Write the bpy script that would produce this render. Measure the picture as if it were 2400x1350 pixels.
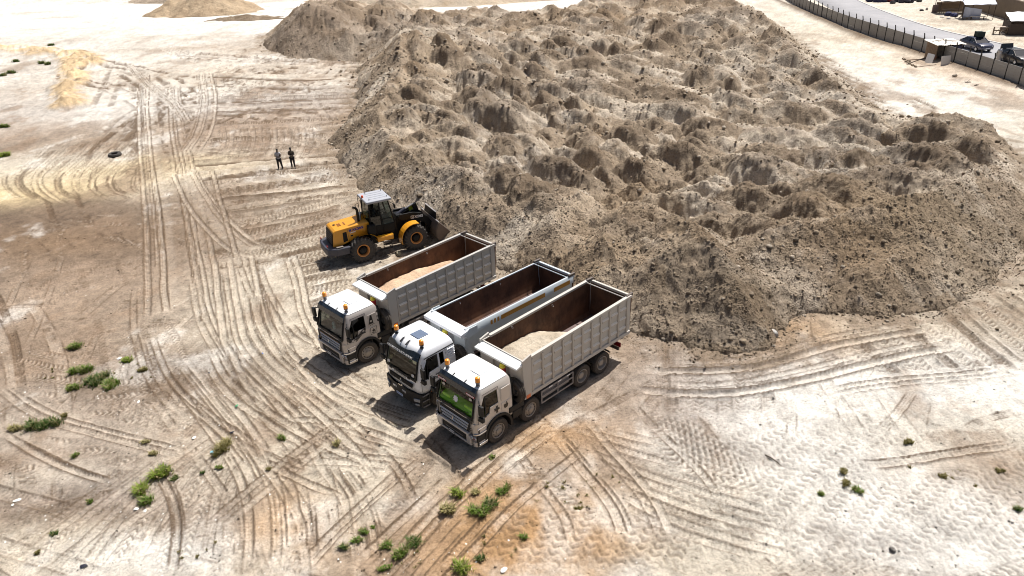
import bpy, bmesh, math, random
import numpy as np
from mathutils import Matrix, Vector, Euler
for _o in list(bpy.data.objects): bpy.data.objects.remove(_o)
SC = bpy.context.scene
COL = SC.collection
R = math.radians
# ------------------------------------------------------------------ camera
CAM_F, CAM_TH, CAM_H, CAM_ROLL = 1671.78, 0.4865, 18.448, -0.0427
_c, _s = math.cos(CAM_TH), math.sin(CAM_TH)
_cr, _sr = math.cos(CAM_ROLL), math.sin(CAM_ROLL)
_D = Vector((0, -_s, -_c)); _X = Vector((1, 0, 0)); _F = Vector((0, _c, -_s))
_right = _X * _cr - _D * _sr; _down = _X * _sr + _D * _cr
cd = bpy.data.cameras.new('camera'); cam = bpy.data.objects.new('camera', cd); COL.objects.link(cam)
cd.sensor_width = 36.0; cd.lens = 36.0 * CAM_F / 2400.0; cd.clip_start = 0.5; cd.clip_end = 6000
_m = Matrix((( _right.x, -_down.x, -_F.x, 0), (_right.y, -_down.y, -_F.y, 0), (_right.z, -_down.z, -_F.z, CAM_H), (0, 0, 0, 1)))
cam.matrix_world = _m
SC.camera = cam
# ------------------------------------------------------------------ sky, sun, exposure
SUN_AZ, SUN_EL = math.atan2(0.63, 0.775), R(62)          # the sun stands behind the heap, to the right
w = bpy.data.worlds.new('World'); SC.world = w; w.use_nodes = True
nt = w.node_tree; nt.nodes.clear()
sky = nt.nodes.new('ShaderNodeTexSky'); sky.sky_type = 'NISHITA'; sky.sun_disc = False
sky.sun_elevation = SUN_EL; sky.sun_rotation = SUN_AZ; sky.altitude = 0; sky.air_density = 1.0; sky.dust_density = 5.0; sky.ozone_density = 1.0
bg = nt.nodes.new('ShaderNodeBackground'); bg.inputs['Strength'].default_value = 0.06
wo = nt.nodes.new('ShaderNodeOutputWorld')
nt.links.new(sky.outputs[0], bg.inputs['Color']); nt.links.new(bg.outputs[0], wo.inputs['Surface'])
sl = bpy.data.lights.new('sun', 'SUN'); sl.energy = 5.0; sl.angle = R(0.53); sl.color = (1.0, 0.955, 0.89)
sun = bpy.data.objects.new('sun', sl); COL.objects.link(sun)
_sd = Vector((math.sin(SUN_AZ) * math.cos(SUN_EL), math.cos(SUN_AZ) * math.cos(SUN_EL), math.sin(SUN_EL)))
sun.rotation_euler = _sd.to_track_quat('Z', 'Y').to_euler(); sun.location = _sd * 120
SC.view_settings.view_transform = 'Standard'; SC.view_settings.look = 'None'
SC.view_settings.exposure = 0.27; SC.view_settings.gamma = 1.0; SC.view_settings.use_curve_mapping = False
SC.render.engine = 'CYCLES'
SC.cycles.pixel_filter_type = 'BLACKMAN_HARRIS'; SC.cycles.filter_width = 1.0; SC.cycles.max_bounces = 6; SC.cycles.transparent_max_bounces = 12
RNG = np.random.default_rng(7); random.seed(7)

def G(px, py, z=0.0):
    """point at height z that the photograph shows at pixel (px, py)"""
    u = (px - 1200) / CAM_F; v = (py - 675) / CAM_F
    u, v = u * _cr + v * _sr, -u * _sr + v * _cr
    d = (u, _c - v * _s, -_s - v * _c); t = (z - CAM_H) / d[2]
    return (d[0] * t, d[1] * t)

# ------------------------------------------------------------------ noise on arrays
_TAB = [np.random.default_rng(100 + i).random((256, 256)).astype(np.float32) for i in range(12)]
def vn(x, y, k):
    t = _TAB[k % 12]
    xf = np.floor(x); yf = np.floor(y); fx = (x - xf).astype(np.float32); fy = (y - yf).astype(np.float32)
    xi = xf.astype(np.int64) & 255; yi = yf.astype(np.int64) & 255; x1 = (xi + 1) & 255; y1 = (yi + 1) & 255
    fx = fx * fx * (3 - 2 * fx); fy = fy * fy * (3 - 2 * fy)
    a = t[xi, yi]; b = t[x1, yi]; c = t[xi, y1]; d = t[x1, y1]
    return (a + (b - a) * fx) * (1 - fy) + (c + (d - c) * fx) * fy
def fbm(x, y, scale, octv=4, k=0, rough=0.5):
    s = 0; a = 1; n = 0; ca, sa = 0.8, 0.6
    x = x / scale; y = y / scale
    for i in range(octv):
        s = s + a * (vn(x + 17.3 * i, y + 9.1 * i, k + i) - 0.5); n += a; a *= rough
        x, y = (x * ca - y * sa) * 2.03, (x * sa + y * ca) * 2.03
    return s / n * 2
def sstep(a, b, x):
    t = np.clip((x - a) / (b - a), 0, 1); return t * t * (3 - 2 * t)
def polydist(x, y, P):
    """signed distance to polygon, positive inside"""
    d2 = np.full(x.shape, 1e12); ins = np.zeros(x.shape, bool); n = len(P)
    for i in range(n):
        ax, ay = P[i]; bx, by = P[(i + 1) % n]
        ex, ey = bx - ax, by - ay; wx, wy = x - ax, y - ay
        t = np.clip((wx * ex + wy * ey) / (ex * ex + ey * ey + 1e-12), 0, 1)
        d2 = np.minimum(d2, (wx - ex * t) ** 2 + (wy - ey * t) ** 2)
        c = (ay > y) != (by > y)
        with np.errstate(divide='ignore', invalid='ignore'):
            xx = ex * (y - ay) / (by - ay if by != ay else 1e-12) + ax
        ins ^= c & (x < xx)
    return np.where(ins, np.sqrt(d2), -np.sqrt(d2))

# ------------------------------------------------------------------ objects
def tag(o, label=None, cat=None, group=None, kind=None):
    if label: o['label'] = label
    if cat: o['category'] = cat
    if group: o['group'] = group
    if kind: o['kind'] = kind
    return o
def empty(name, loc=(0, 0, 0), rz=0.0):
    o = bpy.data.objects.new(name, None); COL.objects.link(o); o.location = loc; o.rotation_euler = (0, 0, rz)
    o.empty_display_size = 0.3
    return o
def link(name, me, parent=None, loc=None, rot=None):
    o = bpy.data.objects.new(name, me); COL.objects.link(o)
    if parent is not None: o.parent = parent
    if loc is not None: o.location = loc
    if rot is not None: o.rotation_euler = rot
    return o
def copy_tree(o, parent=None):
    c = o.copy(); COL.objects.link(c); c.parent = parent
    for ch in [q for q in o.children]: copy_tree(ch, c)
    return c
def fast_mesh(name, V, Fq, mat, cols=None, smooth=True):
    """numpy grid mesh: V (n,3), Fq (m,4)"""
    me = bpy.data.meshes.new(name); n = len(V); m = len(Fq); k = Fq.shape[1]
    me.vertices.add(n); me.vertices.foreach_set('co', np.ascontiguousarray(V, np.float32).ravel())
    me.loops.add(m * k); me.loops.foreach_set('vertex_index', np.ascontiguousarray(Fq, np.int32).ravel())
    me.polygons.add(m); me.polygons.foreach_set('loop_start', np.arange(0, m * k, k, dtype=np.int32))
    me.update(calc_edges=True)
    if smooth: me.polygons.foreach_set('use_smooth', np.ones(m, bool))
    if cols is not None:
        at = me.color_attributes.new('Col', 'FLOAT_COLOR', 'POINT')
        c4 = np.ones((n, 4), np.float32); c4[:, :3] = cols; at.data.foreach_set('color', c4.ravel())
    me.materials.append(mat)
    me.validate()
    return me

class MB:
    def __init__(s): s.v = []; s.f = []; s.m = []
    def add(s, vs, fs, mi=0):
        b = len(s.v); s.v += [tuple(p) for p in vs]
        for f in fs: s.f.append(tuple(i + b for i in f)); s.m.append(mi)
        return s
    def box(s, x0, x1, y0, y1, z0, z1, mi=0, M=None):
        vs = [(x, y, z) for z in (z0, z1) for y in (y0, y1) for x in (x0, x1)]
        if M is not None: vs = [M @ Vector(p) for p in vs]
        return s.add(vs, [(0, 2, 3, 1), (4, 5, 7, 6), (0, 1, 5, 4), (2, 6, 7, 3), (0, 4, 6, 2), (1, 3, 7, 5)], mi)
    def bar(s, p0, p1, wa, wb, mi=0, up=(0, 0, 1)):
        p0 = Vector(p0); p1 = Vector(p1); d = (p1 - p0); L = d.length; d.normalize(); u = Vector(up)
        if abs(d.dot(u)) > 0.98: u = Vector((1, 0, 0))
        a = d.cross(u).normalized(); b = a.cross(d).normalized()
        vs = []
        for q in (p0, p1):
            for sa, sb in ((-1, -1), (1, -1), (1, 1), (-1, 1)): vs.append(q + a * sa * wa / 2 + b * sb * wb / 2)
        return s.add(vs, [(3, 2, 1, 0), (4, 5, 6, 7), (0, 1, 5, 4), (1, 2, 6, 5), (2, 3, 7, 6), (3, 0, 4, 7)], mi)
    def prism(s, poly, axis, a, b, mi=0):
        """poly in the two other axes (order x,y,z without axis), extruded from a to b"""
        n = len(poly); vs = []
        for t in (a, b):
            for p in poly:
                q = list(p); q.insert('xyz'.index(axis), t); vs.append(q)
        fs = [tuple(range(n - 1, -1, -1)), tuple(range(n, 2 * n))] + [(i, (i + 1) % n, n + (i + 1) % n, n + i) for i in range(n)]
        return s.add(vs, fs, mi)
    def tube(s, pts, r, n=8, mi=0, cap=True):
        pts = [Vector(p) for p in pts]; base = len(s.v); rr = r if isinstance(r, (list, tuple)) else [r] * len(pts)
        vs = []; prev = None
        for i, p in enumerate(pts):
            d = (pts[min(i + 1, len(pts) - 1)] - pts[max(i - 1, 0)]).normalized()
            u = prev if prev is not None else (Vector((0, 0, 1)) if abs(d.z) < 0.9 else Vector((1, 0, 0)))
            a = d.cross(u).normalized(); b = a.cross(d).normalized(); prev = b
            for k in range(n):
                t = 2 * math.pi * k / n; vs.append(p + (a * math.cos(t) + b * math.sin(t)) * rr[i])
        fs = []
        for i in range(len(pts) - 1):
            for k in range(n):
                fs.append((i * n + k, i * n + (k + 1) % n, (i + 1) * n + (k + 1) % n, (i + 1) * n + k))
        if cap:
            fs.append(tuple(range(n - 1, -1, -1))); fs.append(tuple((len(pts) - 1) * n + k for k in range(n)))
        return s.add(vs, fs, mi)
    def lathe(s, prof, axis='y', n=24, c=(0, 0, 0), mi=0, closed=False):
        """prof: list of (radius, height along axis)"""
        vs = []; m = len(prof)
        for k in range(n):
            t = 2 * math.pi * k / n; ct, st = math.cos(t), math.sin(t)
            for r, h in prof:
                p = {'y': (r * ct, h, r * st), 'z': (r * ct, r * st, h), 'x': (h, r * ct, r * st)}[axis]
                vs.append((p[0] + c[0], p[1] + c[1], p[2] + c[2]))
        fs = []; rng = m if closed else m - 1
        for k in range(n):
            k2 = (k + 1) % n
            for i in range(rng):
                j = (i + 1) % m; fs.append((k * m + i, k * m + j, k2 * m + j, k2 * m + i))
        return s.add(vs, fs, mi)
    def ball(s, c, r, nu=10, nv=7, mi=0):
        rx, ry, rz = r if isinstance(r, (list, tuple)) else (r, r, r); vs = []; fs = []
        for j in range(nv + 1):
            ph = math.pi * j / nv
            for i in range(nu):
                t = 2 * math.pi * i / nu; vs.append((c[0] + rx * math.sin(ph) * math.cos(t), c[1] + ry * math.sin(ph) * math.sin(t), c[2] - rz * math.cos(ph)))
        for j in range(nv):
            for i in range(nu): fs.append((j * nu + i, j * nu + (i + 1) % nu, (j + 1) * nu + (i + 1) % nu, (j + 1) * nu + i))
        return s.add(vs, fs, mi)
    def quad(s, a, b, c, d, mi=0): return s.add([a, b, c, d], [(0, 1, 2, 3)], mi)
    def mesh(s, name, mats, bevel=0.0, seg=2, smooth=False, recalc=True):
        me = bpy.data.meshes.new(name); bm = bmesh.new()
        vs = [bm.verts.new(p) for p in s.v]
        for f, mi in zip(s.f, s.m):
            try:
                fc = bm.faces.new([vs[i] for i in f]); fc.material_index = mi
            except ValueError: pass
        bmesh.ops.remove_doubles(bm, verts=bm.verts, dist=1e-5)
        if recalc: bmesh.ops.recalc_face_normals(bm, faces=bm.faces)
        if bevel > 0:
            es = [e for e in bm.edges if len(e.link_faces) == 2 and e.calc_face_angle(0) > 0.6]
            try: bmesh.ops.bevel(bm, geom=es, offset=bevel, segments=seg, profile=0.5, affect='EDGES', clamp_overlap=True)
            except Exception: pass
        bm.to_mesh(me); bm.free()
        for m in (mats if isinstance(mats, (list, tuple)) else [mats]): me.materials.append(m)
        if smooth:
            me.polygons.foreach_set('use_smooth', np.ones(len(me.polygons), bool))
            try: me.set_sharp_from_angle(angle=R(38))
            except Exception: pass
        return me
    def build(s, name, mats, parent=None, bevel=0.0, seg=2, smooth=False, loc=None, rot=None):
        return link(name, s.mesh(name, mats, bevel, seg, smooth), parent, loc, rot)

def text_obj(name, body, size, mat, parent, M, depth=0.004, bold=0.0, width=None):
    cu = bpy.data.curves.new(name, 'FONT'); cu.body = body; cu.size = size; cu.extrude = depth; cu.offset = bold
    cu.align_x = 'CENTER'; cu.align_y = 'CENTER'; cu.resolution_u = 2
    to = bpy.data.objects.new(name, cu); COL.objects.link(to)
    dg = bpy.context.evaluated_depsgraph_get(); me = bpy.data.meshes.new_from_object(to.evaluated_get(dg))
    bpy.data.objects.remove(to); bpy.data.curves.remove(cu)
    me.name = name; me.materials.clear(); me.materials.append(mat)
    if width:
        xs = [v.co.x for v in me.vertices]; k = width / max(1e-6, max(xs) - min(xs))
        for v in me.vertices: v.co.x *= k
    me.transform(M)
    return link(name, me, parent)
def frame(o, ex, ey):
    """matrix whose local x,y lie along ex, ey at origin o"""
    ex = Vector(ex).normalized(); ey = Vector(ey); ez = ex.cross(ey).normalized(); ey = ez.cross(ex)
    return Matrix(((ex.x, ey.x, ez.x, o[0]), (ex.y, ey.y, ez.y, o[1]), (ex.z, ey.z, ez.z, o[2]), (0, 0, 0, 1)))

# ------------------------------------------------------------------ materials
class NT:
    def __init__(s, name):
        s.m = bpy.data.materials.new(name); s.m.use_nodes = True; s.t = s.m.node_tree; s.t.nodes.clear()
        s.out = s.n('ShaderNodeOutputMaterial'); s.p = s.n('ShaderNodeBsdfPrincipled'); s.l(s.p.outputs[0], s.out.inputs[0])
    def n(s, t, **kw):
        q = s.t.nodes.new(t)
        for k, v in kw.items(): setattr(q, k, v)
        return q
    def l(s, a, b): s.t.links.new(a, b)
    def coord(s, kind='Object', scale=None):
        c = s.n('ShaderNodeTexCoord'); o = c.outputs[kind]
        if scale:
            mp = s.n('ShaderNodeMapping'); mp.inputs['Scale'].default_value = scale; s.l(o, mp.inputs[0]); o = mp.outputs[0]
        return o
    def noise(s, scale, detail=3, rough=0.55, vec=None, dist=0.0):
        q = s.n('ShaderNodeTexNoise'); q.inputs['Scale'].default_value = scale; q.inputs['Detail'].default_value = detail
        q.inputs['Roughness'].default_value = rough; q.inputs['Distortion'].default_value = dist
        if vec is not None: s.l(vec, q.inputs['Vector'])
        return q.outputs['Fac']
    def ramp(s, fac, stops):
        q = s.n('ShaderNodeValToRGB'); e = q.color_ramp.elements
        while len(e) < len(stops): e.new(0.5)
        for i, (p, c) in enumerate(stops):
            e[i].position = p; e[i].color = (c[0], c[1], c[2], 1) if not isinstance(c, (int, float)) else (c, c, c, 1)
        s.l(fac, q.inputs[0]); return q.outputs[0]
    def mix(s, fac, a, b, mode='MIX'):
        q = s.n('ShaderNodeMix', data_type='RGBA', blend_type=mode)
        for i, v in ((0, fac), (6, a), (7, b)):
            if isinstance(v, (int, float)): q.inputs[i].default_value = v
            elif isinstance(v, (tuple, list)): q.inputs[i].default_value = (v[0], v[1], v[2], 1)
            else: s.l(v, q.inputs[i])
        return q.outputs[2]
    def math(s, op, a, b=0.0):
        q = s.n('ShaderNodeMath', operation=op)
        for i, v in enumerate((a, b)):
            if isinstance(v, (int, float)): q.inputs[i].default_value = v
            else: s.l(v, q.inputs[i])
        return q.outputs[0]
    def bump(s, h, strength=0.5, dist=0.02, prev=None):
        q = s.n('ShaderNodeBump'); q.inputs['Strength'].default_value = strength; q.inputs['Distance'].default_value = dist
        s.l(h, q.inputs['Height'])
        if prev is not None: s.l(prev, q.inputs['Normal'])
        s.l(q.outputs[0], s.p.inputs['Normal']); return q.outputs[0]
    def base(s, c, rough=0.6, metal=0.0, spec=0.5):
        if isinstance(c, (tuple, list)): s.p.inputs['Base Color'].default_value = (c[0], c[1], c[2], 1)
        else: s.l(c, s.p.inputs['Base Color'])
        if isinstance(rough, (int, float)): s.p.inputs['Roughness'].default_value = rough
        else: s.l(rough, s.p.inputs['Roughness'])
        s.p.inputs['Metallic'].default_value = metal; s.p.inputs['Specular IOR Level'].default_value = spec
        return s.m

def paint(name, col, rough=0.4, metal=0.0, dust=0.25, dust_col=(0.42, 0.33, 0.25), scale=3.0, var=0.12, spec=0.5, coat=0.0):
    """worn paint: slight tone changes, dust caught in blotches and low down, uneven gloss"""
    k = NT(name); oc = k.coord('Object')
    n1 = k.noise(scale, 5, 0.6, oc); n2 = k.noise(scale * 7, 4, 0.65, oc)
    c = k.mix(n1, tuple(v * (1 - var) for v in col), tuple(min(1, v * (1 + var)) for v in col))
    d = k.math('MULTIPLY', k.ramp(n1, [(0.38, 0), (0.72, 1)]), k.ramp(n2, [(0.3, 0.25), (0.75, 1)]))
    sz_ = k.n('ShaderNodeSeparateXYZ'); k.l(oc, sz_.inputs[0]); low = k.ramp(k.math('MULTIPLY', sz_.outputs['Z'], .5), [(.12, 1.0), (.75, 0.0)])
    spray = k.math('MULTIPLY', k.math('MULTIPLY', low, k.ramp(n2, [(.35, .15), (.7, 1)])), min(.55, dust * 1.6))
    d = k.math('MAXIMUM', k.math('MULTIPLY', d, dust), spray)
    c = k.mix(d, c, dust_col)
    r = k.math('ADD', k.math('MULTIPLY', n2, 0.25), rough - 0.1)
    k.base(c, r, metal, spec)
    if coat: k.p.inputs['Coat Weight'].default_value = coat; k.p.inputs['Coat Roughness'].default_value = 0.12
    k.bump(n2, 0.12, 0.004)
    return k.m
def plain(name, col, rough=0.6, metal=0.0, spec=0.5, var=0.2, scale=8.0, emit=None):
    k = NT(name); n1 = k.noise(scale, 4, 0.6, k.coord('Object'))
    k.base(k.mix(n1, tuple(v * (1 - var) for v in col), tuple(min(1, v * (1 + var)) for v in col)), rough, metal, spec)
    return k.m
def glass(name, tint, gloss=0.14, rough=0.03, alpha_col=0.6):
    k = NT(name); k.t.nodes.remove(k.p)
    tr = k.n('ShaderNodeBsdfTransparent'); tr.inputs[0].default_value = (tint[0], tint[1], tint[2], 1)
    gl = k.n('ShaderNodeBsdfGlossy'); gl.inputs['Roughness'].default_value = rough; gl.inputs[0].default_value = (1, 1, 1, 1)
    fr = k.n('ShaderNodeLayerWeight'); fr.inputs[0].default_value = 0.5
    f = k.math('ADD', k.math('MULTIPLY', k.math('POWER', fr.outputs['Facing'], 4.0), 0.7), gloss)
    mx = k.n('ShaderNodeMixShader'); k.l(f, mx.inputs[0]); k.l(tr.outputs[0], mx.inputs[1]); k.l(gl.outputs[0], mx.inputs[2])
    k.l(mx.outputs[0], k.out.inputs[0]); return k.m
# ================================================================== GROUND
FOOT = [(-40.5, 128), (-37.5, 120), (-31, 112), (-25, 109.5), (-20.5, 107), (-18.5, 91), (-16.3, 80), (-16.4, 69), (-16.6, 66), (-13.2, 57), (-11.6, 52.5), (-9.6, 48.0), (-7.2, 43.4), (-4.6, 40.6), (-1.0, 37.6), (2.0, 34.6),
        (5.2, 29.8), (7.2, 29.0), (8.9, 28.1), (10.4, 27.4), (11.7, 27.3), (12.7, 28.7), (13.7, 30.2), (15.3, 30.7), (17, 30.6), (19, 30.4), (21.2, 30.8), (23.2, 32.1), (25.7, 33.3), (28.8, 35.6), (33, 40), (38.5, 48), (41, 56.5), (38.5, 60), (35.2, 63), (37, 73), (38.6, 85), (41.5, 100), (42.5, 113), (46, 140), (48, 158), (44, 168), (30, 170), (17, 160), (9, 139), (3, 140), (-3, 149), (-10, 147), (-19, 152), (-27, 150), (-38, 148), (-43, 138)]
# soil colours laid as soft patches: (pixel x, pixel y, radius across m, radius along m, colour index, weight)
SOIL = {'pale': (0.56, 0.49, 0.395), 'cream': (0.64, 0.585, 0.49), 'white': (0.79, 0.765, 0.72), 'pink': (0.43, 0.36, 0.295), 'tan': (0.36, 0.275, 0.205),
        'brown': (0.205, 0.145, 0.10), 'dark': (0.155, 0.115, 0.085), 'orange': (0.47, 0.28, 0.13), 'yellow': (0.66, 0.52, 0.30), 'grey': (0.37, 0.325, 0.295)}
PATCH = [
 (150, 45, 45, 60, 'white', 1.3), (430, 40, 40, 70, 'white', 1.2), (560, 30, 40, 60, 'white', 1.0), (300, 70, 30, 30, 'cream', 1.0), (660, 20, 25, 60, 'white', 1.0),
 (60, 100, 26, 9, 'brown', 0.9), (300, 110, 20, 10, 'pink', 0.8), (480, 110, 16, 9, 'tan', 0.8), (560, 95, 14, 10, 'pink', .7),
 (80, 200, 16, 14, 'pink', 1.0), (60, 255, 15, 8, 'grey', 0.7), (20, 165, 8, 6, 'brown', 0.9), (300, 160, 12, 18, 'cream', .8),
 (260, 240, 8, 8, 'white', 0.8), (365, 250, 3.5, 8, 'white', 1.0), (420, 180, 8, 14, 'pale', .8), (540, 180, 8, 9, 'cream', .7), (620, 110, 10, 10, 'tan', .5),
 (620, 160, 14, 5, 'tan', 0.9), (650, 230, 12, 10, 'grey', 0.7), (700, 190, 10, 8, 'pale', 0.5), (600, 290, 10, 7, 'tan', .7),
 (290, 310, 7, 7, 'brown', 0.8), (100, 310, 13, 6, 'tan', 0.9), (30, 345, 7, 4, 'brown', 0.8), (480, 320, 6, 8, 'tan', .6),
 (110, 400, 11, 4.2, 'cream', 1.4), (40, 450, 7, 3.0, 'yellow', 1.8), (230, 405, 8, 2.6, 'yellow', 1.3), (330, 385, 5, 2.0, 'yellow', .9), (200, 350, 7, 3.5, 'pale', .9), (330, 300, 4, 6, 'pale', .5),
 (370, 440, 3, 6, 'pale', .7),
 (120, 540, 10, 4.5, 'brown', 2.2), (300, 510, 9, 4.0, 'brown', 2.0), (60, 500, 6, 3.0, 'dark', 1.6), (220, 600, 9, 3.6, 'brown', 1.3), (330, 650, 6, 3.0, 'tan', 1.6), (60, 640, 7, 3, 'tan', 1.3),
 (150, 560, 5, 2.0, 'orange', .5), (330, 560, 6, 2.5, 'brown', .8), (90, 720, 7, 2.5, 'tan', 1.0), (290, 760, 6, 2.4, 'tan', 1.1), (40, 800, 5, 2.0, 'brown', .8),
 (650, 480, 8, 6, 'pale', 0.7), (520, 480, 5, 6, 'tan', 0.8), (700, 600, 5, 4, 'pale', 0.8), (590, 640, 4, 5, 'cream', 0.5),
 (560, 740, 5, 4, 'cream', .6), (680, 730, 3.5, 3, 'pale', 0.9),
 (330, 890, 4.0, 1.8, 'brown', 1.3), (240, 850, 4, 1.6, 'tan', 1.2), (400, 850, 3, 1.4, 'dark', .9), (120, 860, 4, 1.5, 'tan', .7), (90, 940, 4, 1.6, 'pink', .8),
 (330, 1000, 4, 1.8, 'pink', 1.0), (480, 1000, 3.5, 1.8, 'pale', .8), (160, 1060, 4, 1.6, 'pink', 1.0), (90, 1190, 3, 1.3, 'brown', .9), (60, 1290, 3, 1.2, 'pale', .9), (200, 1150, 3, 1.2, 'grey', .6),
 (350, 1300, 2.4, .75, 'white', 2.0), (250, 1310, 2, .7, 'cream', 1.0), (500, 1200, 3, 1.6, 'pink', .9), (640, 1200, .9, 1.6, 'orange', 1.0), (740, 1230, .8, 1.4, 'orange', .8),
 (120, 1130, 2.5, 1.0, 'cream', .5), (450, 1330, 3, 1.0, 'pale', .8), (600, 1080, 3, 1.6, 'pale', .7), (800, 1180, 2.4, 1.6, 'pale', 1.0), (950, 1190, 1.2, .6, 'white', .9),
 (820, 940, 3, 2.2, 'pale', 1.1), (880, 1080, 3, 1.6, 'cream', .7), (1000, 1080, 1.5, .9, 'tan', .8),
 (1020, 1200, 1.6, 1.0, 'tan', .9), (1250, 1200, 3.4, 1.7, 'orange', 1.5), (1120, 1290, 2.8, 1.4, 'orange', 1.3), (1350, 1120, 2.6, 1.4, 'tan', 1.2), (1380, 1270, 1.8, 1.2, 'orange', 1.2), (950, 1300, 2.2, 1.2, 'tan', 1.1),
 (1420, 950, 2.6, 1.8, 'tan', 1.4), (1330, 1010, 2.0, 1.1, 'orange', .7), (1480, 830, 2, 1.6, 'tan', .8),
 (1600, 900, 3.4, 2.0, 'grey', .8), (1660, 970, 2.6, 1.0, 'grey', .9), (1700, 1060, 1.2, .9, 'dark', .9), (1900, 790, 2.6, 1.6, 'orange', .9), (1760, 850, 2, 1, 'tan', .6),
 (1900, 960, 5, 2.6, 'white', 1.3), (2150, 880, 5, 2.6, 'white', 1.5), (2320, 900, 4, 2.6, 'white', 1.6), (2250, 1000, 5, 2.0, 'cream', 1.3), (1850, 1080, 4, 1.8, 'white', 1.2),
 (1900, 1130, 1.6, 1.0, 'white', 1.3), (2250, 1120, 4, 1.6, 'pink', .8), (2320, 1090, 2, .7, 'tan', .8), (1700, 1180, 4, 1.8, 'cream', 1.2), (2000, 1200, 4, 1.4, 'white', 1.3), (2300, 1250, 4, 1.4, 'white', 1.1),
 (1560, 1300, 2.5, 1.2, 'cream', .9), (1480, 1330, .7, .5, 'white', 1.2), (1540, 1230, .8, .5, 'grey', 1.0), (1950, 1250, .45, .35, 'dark', 2.2), (2000, 1285, .4, .3, 'dark', 1.6), (1750, 1230, .5, .3, 'dark', 1.1), (1780, 1085, .6, .35, 'dark', 1.7), (2090, 1290, .5, .3, 'grey', 1.2),
 (2330, 760, 5, 4, 'pale', .8), (2050, 790, 2.5, 2.5, 'pale', .8),
 (1950, 120, 10, 26, 'cream', 1.2), (2080, 170, 8, 16, 'white', 1.1), (2200, 230, 8, 12, 'white', 1.2), (2350, 280, 8, 12, 'cream', 1.2), (1880, 40, 8, 30, 'cream', 1.1),
 (2100, 120, 4, 14, 'orange', .35), (2150, 160, 5, 7, 'orange', .55), (2260, 180, 4, 6, 'orange', .4), (2360, 215, 3, 6, 'orange', .35),
 (2150, 30, 12, 30, 'cream', 1.0), (2330, 85, 10, 14, 'pale', 1.0), (1300, 20, 60, 40, 'white', .6)]

FINE = dict(x0=-30., y0=10., nx=1700, ny=1600, s=.04)
MID = dict(x0=-66., y0=8., nx=1320, ny=1570, s=.1)
for g in (FINE, MID):
    g['h'] = np.zeros((g['ny'], g['nx']), np.float32)      # relief
    g['t'] = np.zeros((g['ny'], g['nx']), np.float32)      # pale (+) or damp dark (-) soil laid bare; dark also paints in groove shade
def catmull(P, step):
    P = np.array(P, float)
    Q = np.vstack([2 * P[0] - P[1], P, 2 * P[-1] - P[-2]]); out = []
    for i in range(1, len(Q) - 2):
        n = max(2, int(np.linalg.norm(Q[i + 1] - Q[i]) / step)); t = np.linspace(0, 1, n, endpoint=False)[:, None]
        a, b, c, d = Q[i - 1], Q[i], Q[i + 1], Q[i + 2]
        out.append(.5 * ((2 * b) + (c - a) * t + (2 * a - 5 * b + 4 * c - d) * t ** 2 + (3 * b - a - 3 * c + d) * t ** 3))
    return np.vstack(out)
_tk = [0]
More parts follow.
